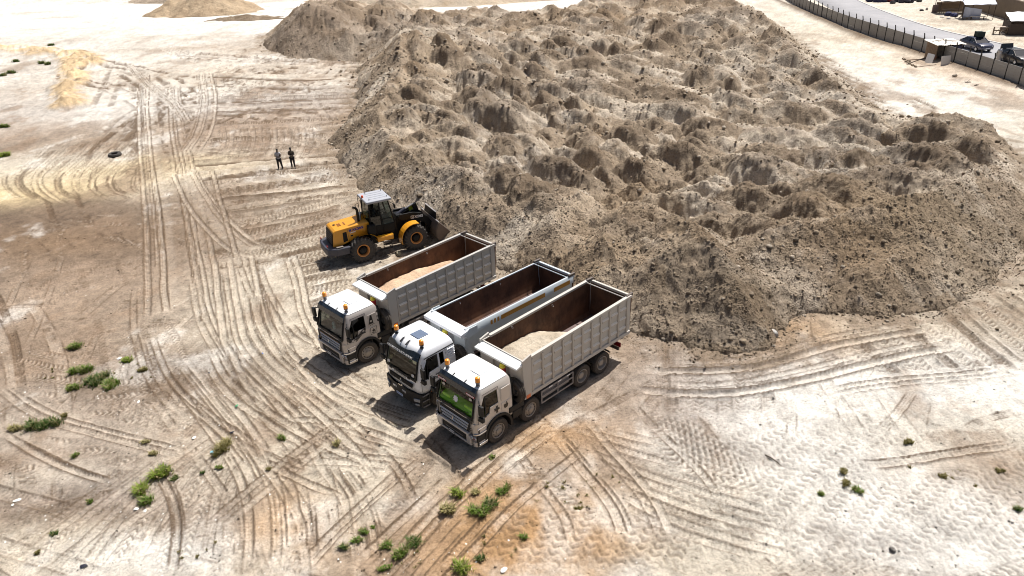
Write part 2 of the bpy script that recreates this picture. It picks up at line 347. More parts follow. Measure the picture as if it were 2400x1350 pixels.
def track(P, width=.34, kind='rib', depth=.03, tone=.5, off=0.0, cover=.75, grids=(0, 1), side=1.0):
    """press one tyre track along ground points P"""
    _tk[0] += 1; sd = _tk[0]
    for gi, g in enumerate((FINE, MID)):
        if gi not in grids: continue
        s = g['s']; C = catmull(P, s * .7)
        if len(C) < 4: continue
        T = np.gradient(C, axis=0); L = np.linalg.norm(T, axis=1) + 1e-9; T /= L[:, None]; Nn = np.stack([-T[:, 1], T[:, 0]], 1)
        l = np.concatenate([[0], np.cumsum(np.linalg.norm(np.diff(C, axis=0), axis=1))])
        wob = (fbm(l, l * 0 + sd * 3.7, 3.0, 2, sd) * .06)
        W = width * 1.5; na = max(4, int(W / (s * .7)))
        a = np.linspace(-W / 2, W / 2, na)
        X = C[:, 0, None] + Nn[:, 0, None] * (a[None, :] + off + wob[:, None]); Y = C[:, 1, None] + Nn[:, 1, None] * (a[None, :] + off + wob[:, None])
        u = a[None, :] / width                                  # -0.65..0.65
        ll = l[:, None] + 0 * u
        ins = (np.abs(u) < .5)
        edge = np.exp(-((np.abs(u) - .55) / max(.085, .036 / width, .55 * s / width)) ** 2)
        if kind == 'rib':
            k = max(2, round(width / .105)); pat = np.cos(2 * np.pi * k * u) + 0 * ll
            bars = np.cos(2 * np.pi * (ll / .19 + .8 * np.abs(u)))
            hh = np.where(ins, -depth + .45 * depth * pat + .25 * depth * bars, 0) + edge * depth * .75
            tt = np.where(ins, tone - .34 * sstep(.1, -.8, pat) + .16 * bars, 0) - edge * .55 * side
        elif kind == 'lug':
            pitch = .27; ph = (ll / pitch + np.abs(u) * 1.5) % 1.0
            bar = np.where(ph < .5, 1.0, -1.0); bar = bar * sstep(.52, .4, np.abs(u))
            hh = np.where(ins, -.4 * depth + .65 * depth * bar, 0) + edge * depth * .5
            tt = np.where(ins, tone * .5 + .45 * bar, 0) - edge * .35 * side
        elif kind == 'wave':
            ph = np.sin(2 * np.pi * (ll / .33 + .22 * np.sin(u * 9)))
            hh = np.where(ins, depth * .7 * ph, 0); tt = np.where(ins, tone * .4 - .5 * sstep(-.1, -.9, ph), 0)
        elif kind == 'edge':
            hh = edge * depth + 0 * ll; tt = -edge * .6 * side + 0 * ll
        elif kind == 'ridge':
            hh = depth * np.exp(-(u / .28) ** 2) + 0 * ll; tt = tone * np.exp(-(u / .3) ** 2) + 0 * ll
        else:                                                   # plain pale lane
            hh = -depth * sstep(.62, .3, np.abs(u)) + 0 * ll; tt = tone * sstep(.62, .3, np.abs(u)) + 0 * ll
        m = fbm(X + sd * 5.1, Y - sd * 2.3, 1.6, 3, sd)
        m = m + .45 * fbm(X, Y, .35, 2, sd + 2)
        m = sstep(-.45, .2, m + (cover - .5) * 1.6) * sstep(.75, .68, np.abs(u))
        fl_ = min(3.0, l[-1] * .3); fade = np.minimum(1, np.minimum(l, l[-1] - l) / fl_)[:, None] + .4 * fbm(X, Y, .6, 2, sd + 4); m = m * sstep(.15, .75, fade)
        ix = ((X - g['x0']) / s).astype(int); iy = ((Y - g['y0']) / s).astype(int)
        ok = (ix >= 0) & (ix < g['nx']) & (iy >= 0) & (iy < g['ny'])
        ix, iy, m, hh, tt = ix[ok], iy[ok], m[ok].astype(np.float32), hh[ok].astype(np.float32), tt[ok].astype(np.float32)
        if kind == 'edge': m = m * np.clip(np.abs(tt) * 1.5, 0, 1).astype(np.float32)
        g['h'][iy, ix] = g['h'][iy, ix] * (1 - .75 * m) + hh * m
        g['t'][iy, ix] = g['t'][iy, ix] * (1 - .75 * m) + tt * m
def PX(*pts): return [G(*p) for p in pts]
def pair(P, gauge=1.95, **kw):
    track(P, off=-gauge / 2, **kw); track(P, off=gauge / 2, **kw)
_r = random.Random(11)
# old, faint passes over the whole yard
for i in range(190):
    x = _r.uniform(-30, 32); y = 13 + 47 * _r.random() ** 1.3; a = _r.choice([_r.gauss(2.5, .35), _r.gauss(1.2, .4), _r.gauss(.45, .3)]); L = _r.uniform(6, 26); b = a + _r.gauss(0, .35)
    P = [(x, y), (x + L / 2 * math.cos(a), y + L / 2 * math.sin(a)), (x + L / 2 * (math.cos(a) + math.cos(b)), y + L / 2 * (math.sin(a) + math.sin(b)))]
    pair(P, kind=_r.choice(['rib', 'rib', 'lug', 'wave']), width=_r.choice([.32, .34, .55]), depth=_r.uniform(.018, .032), tone=_r.uniform(-.5, .5), cover=_r.uniform(.25, .5), side=1.1)
for i in range(46):                                            # far yard, upper left
    px = _r.uniform(200, 820); py = _r.uniform(110, 420); x, y = G(px, py); a = _r.gauss(1.75, .5); L = _r.uniform(18, 55); b = a + _r.gauss(0, .4)
    P = [(x, y), (x + L / 2 * math.cos(a), y + L / 2 * math.sin(a)), (x + L / 2 * (math.cos(a) + math.cos(b)), y + L / 2 * (math.sin(a) + math.sin(b)))]
    pair(P, kind=_r.choice(['rib', 'lane', 'ridge']), width=_r.uniform(.5, .9), depth=.06, tone=_r.choice([-.9, -.5, .3, .7]), cover=.5, grids=(1,), side=1.5)
# loader passes to and from the heap, left of it: broad ruts, spilled dark soil between them
for i in range(74):
    t = i / 73; py0 = 140 + 350 * t + _r.uniform(-6, 6)
    dx = _r.uniform(-40, 30); sl = -14 + 68 * t + _r.uniform(-12, 12); far = 1.5 - .6 * t
    P = PX((862 + dx * .3, py0 - 6), (700 + dx, py0 + sl * .35 + _r.uniform(-3, 3)), (560 + dx, py0 + sl * .8), (430 + dx * 1.5, py0 + sl * 1.25))
    kd = _r.choice(['lug', 'rib', 'ridge', 'ridge', 'lane'])
    track(P, width=_r.uniform(.5, .75) * far, kind=kd, depth=(.13 if kd == 'ridge' else .07) * (.6 + .4 * far), tone=_r.choice([-1.0, -.8, -.5, .5, .8]) if kd in ('ridge', 'lane') else _r.uniform(-.7, .5), cover=_r.uniform(.45, .8), side=1.5)
for i in range(34):                                            # in front of the loader and behind the left truck
    py0 = 450 + i * 6.6; P = PX((820 + i * 1.2, py0 + _r.uniform(-4, 4)), (690, py0 + 34 + _r.uniform(-6, 6)), (560, py0 + 62 + _r.uniform(-8, 8)), (470, py0 + 74))
    kd = _r.choice(['lug', 'lug', 'rib', 'ridge'])
    track(P, width=.58, kind=kd, depth=.06, tone=_r.choice([-.9, -.6, -.2, .4]), cover=.62, side=1.4)
for i in range(14):                                            # short turning arcs by the two men
    x = 520 + i * 17; P = PX((x, 292 + _r.uniform(-6, 4)), (x + 6, 315), (x + 2, 345), (x - 16, 372 + _r.uniform(-8, 8)))
    track(P, width=.4, kind='rib', depth=.03, tone=_r.uniform(-.3, .3), cover=.65)
# sweeping arcs on the yellow sand at the left
for i in range(13):
    x = 10 + i * 27 + _r.uniform(-14, 14); q = _r.uniform(-16, 10); P = PX((x + 25 + q, 386 + _r.uniform(-8, 8)), (x + _r.uniform(-8, 8), 420), (x + 14, 450), (x + 60 + i * 2 + q, 484 - i * 2 + _r.uniform(-12, 6)))
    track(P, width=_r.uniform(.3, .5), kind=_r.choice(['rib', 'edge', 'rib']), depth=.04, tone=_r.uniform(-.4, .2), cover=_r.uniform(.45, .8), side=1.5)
for i in range(14):
    x = 60 + i * 20; track(PX((x + 70, 330 - i), (x + 20, 375), (x - 40, 425)), width=.4, kind='rib', depth=.03, tone=_r.uniform(-.2, .5), cover=.6)
# tracks square to the heap's near right edge
for i in range(22):
    bx = 1850 + i * 27; by = 772 - max(0, i - 9) * 11.5; ex = bx + 125 + i * 4 + _r.uniform(-8, 8); ey = by + 112 + i * 3.0
    P = PX((bx, by), ((bx + ex) / 2 + _r.uniform(-5, 5), (by + ey) / 2), (ex, ey))
    track(P, width=_r.choice([.45, .5, .58]), kind=['lug', 'rib', 'rib', 'lug'][i % 4], depth=.05, tone=_r.uniform(-.55, .45), cover=.82)
for x in (1556, 1572, 1612, 1640, 1668, 1700, 1735, 1770, 1800):
    track(PX((x - 5, 796), (x - 3, 880), (x + 4, 985)), width=_r.choice([.42, .5]), kind=_r.choice(['lug', 'rib']), depth=.045, tone=_r.uniform(-.5, .2), cover=.5)
# pale broad waves pressed by the loader in the near right corner
for i in range(24):
    x0 = 1480 + i * 42; P = PX((x0 - 60, 1350), (x0 + 40, 1220 + _r.uniform(-20, 20)), (x0 + 190, 1080 + _r.uniform(-20, 20)), (x0 + 330, 985))
    track(P, width=.62, kind='wave', depth=.028, tone=.3, cover=.7, grids=(0,))
for i in range(12):
    x0 = 1150 + i * 40; P = PX((x0 - 30, 1350), (x0 + 10, 1260), (x0 + 60, 1165)); track(P, width=.6, kind='wave', depth=.028, tone=.1, cover=.75, grids=(0,))
for i in range(10):
    y0 = 985 + i * 24; track(PX((1290 + i * 6, 985 + i * 9), (1420, 1010 + i * 16), (1600, 1050 + i * 22), (1800 + i * 18, 1110 + i * 27)), width=.33, kind='rib', depth=.026, tone=_r.uniform(-.2, .5), cover=.62)
for i in range(8):
    track(PX((1500 + i * 6, 960 + i * 10), (1620, 1000 + i * 14), (1760 + i * 10, 1085 + i * 12)), width=.5, kind='lug', depth=.035, tone=-.2, cover=.6)
# lower left fan
for i in range(16):
    P = PX((-60 + i * 62, 1360), (120 + i * 44, 1235 + _r.uniform(-12, 12)), (330 + i * 26, 1110 + _r.uniform(-14, 14)), (520 + i * 16, 985 + i * 4))
    pair(P, width=.33, kind=_r.choice(['rib', 'rib', 'lug']), depth=.026, tone=_r.uniform(-.1, .45), cover=.55)
for i in range(9):
    P = PX((0, 800 + i * 36), (150, 830 + i * 34 + _r.uniform(-8, 8)), (320, 835 + i * 30), (430, 800 + i * 30)); track(P, width=.5, kind='lug', depth=.024, tone=_r.uniform(-.4, .2), cover=.45)
# the haul road that comes down from the upper left and swings past the trucks
HR = [((352, 170), (350, 240), (356, 320), (366, 400), (384, 520), (394, 640), (402, 745)),
      ((402, 200), (408, 300), (428, 400), (448, 520), (470, 640), (492, 740), (545, 835), (640, 905), (760, 965), (900, 1015)),
      ((430, 395), (470, 470), (520, 530), (575, 575), (640, 590)),
      ((540, 590), (556, 690), (574, 780), (628, 860), (720, 925), (840, 985), (985, 1035)),
      ((630, 590), (650, 660), (665, 745), (720, 850), (790, 915), (880, 960)),
      ((432, 850), (500, 935), (565, 1015), (612, 1085), (640, 1160), (650, 1250), (646, 1352)),
      ((505, 860), (590, 950), (672, 1035), (740, 1110), (790, 1190), (812, 1300), (815, 1355)),
      ((300, 150), (350, 200), (405, 240), (440, 290)), ((470, 170), (478, 230), (466, 300), (430, 360)),
      ((0, 905), (70, 950), (140, 985), (230, 1010), (330, 1036), (480, 1075)), ((0, 1015), (80, 1062), (160, 1100), (290, 1142)),
      ((820, 1356), (950, 1232), (1080, 1112), (1200, 1022), (1290, 955)), ((690, 1356), (800, 1240), (930, 1120), (1010, 1060)),
      ((1470, 868), (1600, 871), (1740, 866), (1830, 848), (2000, 802), (2220, 768)), ((1470, 912), (1600, 925), (1740, 922), (1900, 890), (2050, 852), (2280, 806)),
      ((2399, 1040), (2250, 1062), (2100, 1085), (1980, 1090)), ((1900, 935), (2100, 900), (2399, 872)),
      ((1290, 1000), (1360, 1090), (1440, 1190), (1480, 1300)), ((1210, 1040), (1110, 1130), (1010, 1230), (900, 1350)), ((620, 1000), (700, 985), (820, 1000), (985, 1060)), ((640, 1080), (800, 1075), (960, 1090))]
for i, P in enumerate(HR):
    Q = PX(*P)
    if i in (13, 14):
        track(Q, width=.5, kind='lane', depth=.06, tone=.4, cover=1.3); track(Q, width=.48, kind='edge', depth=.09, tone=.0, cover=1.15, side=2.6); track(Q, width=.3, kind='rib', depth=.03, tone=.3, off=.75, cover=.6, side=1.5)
        continue
    busy = 7 if i in (0, 1, 3, 5, 6) else (4 if i in (2, 4, 7, 8, 11) else 2)
    track(Q, width=1.1, kind='lane', depth=.02, tone=.22, cover=.75)
    for k in range(busy):
        n_ = len(Q); q0 = 0 if k < 2 else _r.randint(0, max(0, n_ - 3)); sub = Q[q0:] if k % 2 else Q[:max(3, n_ - q0)]
        track(sub, width=_r.uniform(.28, .36), kind='rib', depth=.04, tone=_r.uniform(.15, .6), off=_r.choice([-1, 1]) * (.0 if busy < 3 else _r.choice([.2, .35, .95, 1.1])) + _r.gauss(0, .14), cover=_r.uniform(.6, 1.0), side=_r.uniform(1.3, 2.4))
for k in range(46):                                            # older passes beside the same sweep
    Q = PX(*HR[_r.choice([1, 1, 3, 3, 4, 5, 5, 6, 6, 11, 12, 17])]); n_ = len(Q); q0 = _r.randint(0, max(0, n_ - 4))
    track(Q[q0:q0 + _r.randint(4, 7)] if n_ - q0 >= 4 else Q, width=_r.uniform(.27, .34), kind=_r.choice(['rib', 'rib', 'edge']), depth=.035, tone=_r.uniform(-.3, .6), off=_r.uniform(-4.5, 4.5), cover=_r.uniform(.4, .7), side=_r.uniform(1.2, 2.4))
# little windrows of soil left in front of the two nearer trucks
track(PX((985, 1042), (1010, 1062), (1050, 1090), (1076, 1106)), width=.34, kind='ridge', depth=.11, tone=.15, cover=1.2)
track(PX((866, 972), (890, 992), (925, 1010)), width=.28, kind='ridge', depth=.08, tone=.15, cover=1.2)
# soil scraped up along the foot of the fence
track([(53.9, 74), (54.1, 95), (53.2, 110), (55.6, 140), (57.6, 160)], width=2.6, kind='ridge', depth=.22, tone=-.9, cover=1.0)
for q in ((2090, 250, 2170, 290), (2130, 225, 2210, 262), (1990, 205, 2100, 240), (2220, 300, 2330, 345), (1900, 120, 2010, 170), (1930, 150, 2060, 210)):
    for k in range(4): track(PX((q[0], q[1] + k * 9), ((q[0] + q[2]) / 2, (q[1] + q[3]) / 2 + k * 9), (q[2], q[3] + k * 9)), width=.5, kind='rib', depth=.05, tone=-.45, cover=.45)

def sampleg(g, key, x, y):
    fx = (x - g['x0']) / g['s'] - .5; fy = (y - g['y0']) / g['s'] - .5
    ok = (fx > 1) & (fx < g['nx'] - 3) & (fy > 1) & (fy < g['ny'] - 3)
    fx = np.clip(fx, 0, g['nx'] - 2); fy = np.clip(fy, 0, g['ny'] - 2); ix = fx.astype(int); iy = fy.astype(int); fx = fx - ix; fy = fy - iy
    a = g[key]; v = (a[iy, ix] * (1 - fx) + a[iy, ix + 1] * fx) * (1 - fy) + (a[iy + 1, ix] * (1 - fx) + a[iy + 1, ix + 1] * fx) * fy
    return v, ok
def tracks_at(key, x, y):
    a, oa = sampleg(FINE, key, x, y); b, ob = sampleg(MID, key, x, y)
    return np.where(oa, a, np.where(ob, b, 0))
BERM_A = PX((205, 150), (190, 135), (150, 128), (60, 118), (0, 112)); BERM_B = PX((172, 140), (170, 190), (160, 250))
def seg_dist(x, y, P):
    d = np.full(x.shape, 1e9)
    for (ax, ay), (bx, by) in zip(P[:-1], P[1:]):
        ex, ey = bx - ax, by - ay; t = np.clip(((x - ax) * ex + (y - ay) * ey) / (ex * ex + ey * ey), 0, 1)
        d = np.minimum(d, np.hypot(x - ax - ex * t, y - ay - ey * t))
    return d
def berm(x, y):
    d1 = seg_dist(x, y, BERM_A); d2 = seg_dist(x, y, BERM_B); n = fbm(x, y, 2.2, 4, 3, .6)
    return np.maximum(np.clip(.9 - d1 * .20, 0, .8), np.clip(.8 - d2 * .26, 0, .7)) * np.clip(.7 + 1.5 * n, 0, 2)
def ground_z(x, y):
    x = np.asarray(x, float); y = np.asarray(y, float)
    far = sstep(150, 260, y) + sstep(20, 60, -y)
    h = fbm(x, y, 9.0, 3, 1) * .05 * (1 - far)
    h = h + fbm(x, y, .6, 4, 4, .68) * .045 * sstep(110, 40, y)
    h = h + fbm(x, y, 4.0, 3, 6, .6) * .10 * sstep(80, 130, y) * (1 - far)
    h = h + tracks_at('h', x, y) * 1.5
    near = (y > 60) & (y < 150) & (x < -20)
    h = h + np.where(near, berm(x, y), 0)
    h = h * sstep(57.6, 56.2, x) - .03 * sstep(56.2, 57.6, x)
    # grubbed, uneven strip beyond the fence stays level for the road
    return h
def ground_col(x, y):
    names = list(SOIL); wsum = np.full(x.shape, .4); c = np.zeros(x.shape + (3,)); c += np.array(SOIL['pale']) * .26 + np.array(SOIL['tan']) * .14
    wa_ = np.clip(y * .032, .55, 3.5); wx = x + fbm(x, y, 3.5, 4, 2, .6) * wa_; wy = y + fbm(x, y, 3.5, 4, 5, .6) * wa_
    for px, py, rx, ry, nm, wt in PATCH:
        cx, cy = G(px, py); e = ((wx - cx) / rx) ** 2 + ((wy - cy) / ry) ** 2
        w_ = wt * 4.0 * np.exp(-e * 1.1); wsum = wsum + w_; c = c + w_[..., None] * np.array(SOIL[nm])
    c = c / wsum[..., None]
    n1 = fbm(x, y, 1.1, 5, 7, .68); n2 = fbm(x, y * .6, 3.4, 4, 8, .6); n3 = fbm(x, y, .28, 3, 9, .6)
    nearw = sstep(200, 90, y)
    br = np.array(SOIL['brown']); wh = np.array(SOIL['white'])
    k = (sstep(.12, .5, n2 + .35 * n1) * .6 * nearw)[..., None]; c = c * (1 - k) + br * 1.25 * k
    k = (sstep(.15, .6, -n2 + .35 * n1) * .5)[..., None]; c = c * (1 - k) + wh * .95 * k
    far_ = sstep(70, 140, y); n4 = fbm(x * .35, y, 7, 5, 3, .65); kf = (sstep(.05, .6, n4) * far_ * .55)[..., None]; c = c * (1 - kf) + np.array((.40, .325, .24)) * kf
    c = c * (.93 + .34 * n1 + .24 * n3 * nearw)[..., None]
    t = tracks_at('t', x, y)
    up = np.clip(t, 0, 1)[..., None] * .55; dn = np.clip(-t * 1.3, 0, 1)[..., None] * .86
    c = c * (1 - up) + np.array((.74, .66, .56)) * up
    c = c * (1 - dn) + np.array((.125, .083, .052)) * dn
    bb = (x > -46) & (x < 52) & (y > 22) & (y < 175)
    if bb.any():                                                # soil spilled out from the foot of the heap
        d = np.full(x.shape, -99.0); d[bb] = polydist(x[bb], y[bb], FOOT); nn = fbm(x, y, 1.0, 4, 11, .65)
        k = (sstep(-2.6, -.1, d + 1.5 * nn) * (.35 + .5 * sstep(-.2, .3, n1 + nn)))[..., None]; c = c * (1 - k) + np.array((.25, .19, .135)) * (1 + .3 * n3)[..., None] * k
    b = np.where((y > 60) & (y < 150) & (x < -20), berm(x, y), 0); k = sstep(.05, .5, b)[..., None]
    c = c * (1 - k) + (np.array((.56, .42, .26)) * (1 + .9 * fbm(x, y, 1.2, 4, 10, .65))[..., None]) * k
    return np.clip(c, .03, .86)
def fan_axes(u0, u1, nu, y0, y1, ny):
    """rows and columns that widen with distance from the near edge of the site"""
    zc = lambda y: y * _c + CAM_H * _s
    v0 = (CAM_H * _c - y0 * _s) / zc(y0); v1 = (CAM_H * _c - y1 * _s) / zc(y1)
    v = np.linspace(v0, v1, ny); y = (CAM_H * _c - v * CAM_H * _s) / (v * _c + _s)
    return np.linspace(u0, u1, nu), y
def grid_faces(nr, nc):
    i = np.arange(nr - 1)[:, None] * nc + np.arange(nc - 1)[None, :]
    return np.stack([i, i + 1, i + nc + 1, i + nc], -1).reshape(-1, 4)

def soil_material(name, bumpk=1.0, fine=1.0, ruff=.95, clod=0.0):
    k = NT(name); a = k.n('ShaderNodeAttribute', attribute_name='Col'); oc = k.coord('Object')
    n1 = k.noise(9.0, 6, .68, oc); n2 = k.noise(38.0, 4, .6, oc); n3 = k.noise(2.1, 5, .6, oc)
    c = k.mix(1.0, a.outputs['Color'], k.ramp(n1, [(.25, 1 - .34 * fine), (.5, 1.0), (.78, 1 + .22 * fine)]), 'MULTIPLY')
    c = k.mix(1.0, c, k.ramp(n2, [(.3, 1 - .22 * fine), (.55, 1.0), (.75, 1.1)]), 'MULTIPLY')
    c = k.mix(1.0, c, k.ramp(n3, [(.3, .9), (.7, 1.08)]), 'MULTIPLY')
    k.base(c, ruff, 0, .15)
    hsum = k.math('ADD', k.math('MULTIPLY', n1, .65), k.math('MULTIPLY', n2, .35))
    nb = k.bump(hsum, 1.0 * bumpk, .07)
    if clod:                                                    # crumbly lumps of several sizes
        warp = k.n('ShaderNodeVectorMath', operation='ADD'); ns = k.n('ShaderNodeTexNoise'); ns.inputs['Scale'].default_value = 3.0; k.l(oc, ns.inputs['Vector']); k.l(oc, warp.inputs[0]); k.l(ns.outputs['Color'], warp.inputs[1])
        hs = None
        for sc_, wt in ((2.6, 1.0), (6.0, .6)):
            v = k.n('ShaderNodeTexVoronoi'); v.inputs['Scale'].default_value = sc_; k.l(warp.outputs[0], v.inputs['Vector'])
            h_ = k.math('MULTIPLY', k.math('SUBTRACT', 1.0, v.outputs['Distance']), wt); hs = h_ if hs is None else k.math('ADD', hs, h_)
        gate = k.ramp(k.noise(.7, 3, .6, oc), [(.42, 0), (.6, 1)])
        k.bump(k.math('MULTIPLY', hs, gate), clod, .22, nb)
    return k.m
M_GROUND = soil_material('sandy_ground', 1.3, 1.25)
uu, yy = fan_axes(-.82, .82, 1020, 13.0, 262.0, 700)
du = [-9, -5, -3, -2, -1.6] + np.linspace(-1.3, -.84, 22).tolist(); uu = np.concatenate([du, uu, [-d for d in du[::-1]]])
yy = np.concatenate([[-60, -20, 0, 6, 10], yy, [300, 360, 480, 700, 1100, 1800, 2800]])
Yg = np.repeat(yy[:, None], len(uu), 1); Xg = uu[None, :] * (np.maximum(yy, 0)[:, None] * _c + CAM_H * _s + np.maximum(-yy, 0)[:, None])
GV = np.stack([Xg, Yg, ground_z(Xg, Yg)], -1).reshape(-1, 3)
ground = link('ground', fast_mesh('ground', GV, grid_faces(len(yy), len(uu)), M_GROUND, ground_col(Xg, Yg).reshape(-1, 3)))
tag(ground, kind='structure')
def gz(x, y): return float(ground_z(np.array([x]), np.array([y]))[0])
# ================================================================== SOIL HEAPS
PLAT = [(13.2, 32.4, .9), (13.2, 36, 1.7), (-12, 56, 2.9), (-12, 66, 3.6), (-13, 75, 3.6), (-12, 92, 5.2), (-13, 100, 4.6), (-31, 128, 6.6), (-26, 135, 4.5), (-18, 118, 3.0), (-5, 120, 2.6), (-8, 140, 2.4), (-3, 47, 2.8), (2, 43, 2.5), (8, 33, 2.5), (10, 31.5, 2.9), (16, 36, 2.4), (21, 37, 2.9), (26, 39, 2.6),
        (6, 50, 2.2), (14, 48, 2.1), (24, 50, 2.0), (34, 50, 2.3), (34, 60, 2.1), (6, 75, 2.8), (18, 75, 2.4), (32, 80, 2.3), (34, 95, 3.0), (36, 103, 4.4), (38, 112, 3.6), (10, 100, 3.4), (0, 95, 3.6), (20, 130, 3.8), (40, 150, 4.2), (30, 160, 4.2), (12, 150, 2.8), (5, 125, 3.0)]
E1 = np.array((.66, -.75)); E2 = np.array((.75, .66))
def mounds(x, y, PA, PB, rot, ks, steep, h0, h1):
    """dumped lorry loads in rows: the highest of many ridged cones"""
    e1 = (math.cos(rot), math.sin(rot)); a = x * e1[0] + y * e1[1]; b = -x * e1[1] + y * e1[0]
    a = a + fbm(x, y, 9, 2, 5 + ks) * 2.0 + fbm(x, y, 1.4, 4, 9 + ks, .62) * .7; b = b + fbm(x, y, 9, 2, 6 + ks) * 2.0 + fbm(x, y, 1.4, 4, 11 + ks, .62) * .7
    ia = np.floor(a / PA); ib = np.floor(b / PB); best = np.full(x.shape, -3.0); who = np.zeros(x.shape)
    t0, t1, t2, t3 = (_TAB[(ks + q) % 12] for q in range(4))
    for da in (-1, 0, 1):
        for db in (-1, 0, 1):
            ca = (ia + da); cb = (ib + db); i = ca.astype(np.int64) & 255; j = cb.astype(np.int64) & 255
            pa = (ca + .5 + (cb % 2) * .3 + (t0[i, j] - .5) * .8) * PA; pb = (cb + .5 + (t1[i, j] - .5) * .6) * PB
            hh = h0 + (h1 - h0) * t2[i, j] ** 1.3; asp = 1.05 + 1.4 * t3[i, j] ** 1.5; tw = (t2[j, i] - .5) * 1.1
            qa0, qb0 = a - pa, b - pb; qa = (qa0 * math.cos(0) + qb0 * tw) / (1.2 * asp); qb = qb0 - qa0 * tw; qb = np.where(qb < 0, qb * steep, qb * .66)
            d = np.sqrt(qa * qa + qb * qb + .04)
            v = np.minimum(hh - .80 * d, hh * .78 - .2 * d)
            upd = v > best; best = np.where(upd, v, best); who = np.where(upd, t3[i, j], who)
    return best, who
def all_mounds(x, y):
    r0 = math.atan2(-.75, .66); n = fbm(x, y, 11, 2, 2)
    m1, w1 = mounds(x, y, 3.2, 2.5, r0, 0, 1.6, .25, 1.55); m2, w2 = mounds(x, y, 6.4, 5.0, r0 + .3, 4, 1.45, -.6, 2.1)
    m1 = m1 * np.clip(1.0 + .8 * n, .6, 1.3)
    return np.maximum(m1, m2 - .3), np.where(m2 - .3 > m1, w2, w1)
SPILL = [((9.5, 31.8, 4.1), (9.2, 36.5, 3.3)), ((9.5, 31.8, 4.1), (10.2, 30.4, 2.9)), ((13.9, 34.6, 3.0), (17.5, 35.4, 3.3)), ((17.5, 35.4, 3.3), (21.0, 36.4, 3.9)), ((21.0, 36.4, 3.9), (24.6, 38.4, 3.3)), ((24.6, 38.4, 3.3), (30.5, 43.5, 3.0)),
         ((-4.6, 46.5, 2.6), (-8.2, 53.0, 3.1)), ((-8.2, 53.0, 3.1), (-11.0, 60, 3.3)), ((-11, 60, 3.3), (-11.2, 67, 3.8)), ((-11.2, 67, 3.8), (-10.6, 77, 3.8)), ((-10.6, 77, 3.8), (-12.6, 92, 5.6)), ((-12.6, 92, 5.6), (-11, 102, 4.6)), ((-31, 124, 6.8), (-27, 132, 5.4)), ((-31, 124, 6.8), (-33.5, 128, 5.6)),
         ((2.5, 38.6, 2.8), (4.5, 41.5, 3.0)), ((5.0, 34.2, 2.7), (6.6, 38.0, 3.0)), ((36, 103, 4.8), (38.4, 118, 4.2)), ((35, 56, 3.0), (37.6, 54, 2.7))]
def spills(x, y):
    """crests of loose soil: height falls off on both sides at the angle of repose"""
    wx = x + fbm(x, y, 2.4, 3, 4) * .7; wy = y + fbm(x, y, 2.4, 3, 7) * .7; z = np.full(x.shape, -9.0)
    for (ax, ay, ah), (bx, by, bh) in SPILL:
        ex, ey = bx - ax, by - ay; t = np.clip(((wx - ax) * ex + (wy - ay) * ey) / (ex * ex + ey * ey), 0, 1)
        z = np.maximum(z, ah + (bh - ah) * t - .70 * np.hypot(wx - ax - ex * t, wy - ay - ey * t))
    return z
def heap_z(x, y):
    wx = x + fbm(x, y, 3.0, 5, 1, .6) * 1.0; wy = y + fbm(x, y, 3.0, 5, 2, .6) * 1.0
    d = polydist(wx, wy, FOOT)
    W = np.zeros(x.shape); Z = np.zeros(x.shape)
    for px, py, h in PLAT:
        w_ = 1 / ((x - px) ** 2 + (y - py) ** 2 + 6) ** 1.5; W += w_; Z += w_ * h
    plat = Z / W
    m, who = all_mounds(x, y); m = np.maximum(m, -.7)
    ramp = d * .70 * (1 + .18 * fbm(x, y, 2.6, 3, 8))
    inn = sstep(2.6, 5.5, d); sp = spills(x, y); top = np.maximum(plat - .35 + m * inn * 1.18 - .1 * (1 - inn), np.minimum(sp, plat + 1.8))
    ramp = np.where(sp > ramp, np.minimum(sp, ramp * 1.25), ramp)
    k = .25; e = np.clip(.5 + .5 * (top - ramp) / k, 0, 1); z = top * (1 - e) + ramp * e - k * e * (1 - e)
    # a cut bank on the near right shoulder
    rough = sstep(.2, 1.2, d) * (.35 + .65 * sstep(2.2, 5.0, d))
    rg = 1 - np.abs(fbm(x, y, 1.1, 4, 4, .6)) * 2.0
    z = z + rough * (fbm(x, y, .9, 4, 3, .66) * .24 - np.abs(fbm(x, y, .8, 4, 5, .7)) * .34 + fbm(x, y, .3, 3, 9, .7) * .07 + (rg - .5) * .12)
    z = np.where(d < .05, -.12 + (d - .05) * .5, z)
    return z, d, m, who
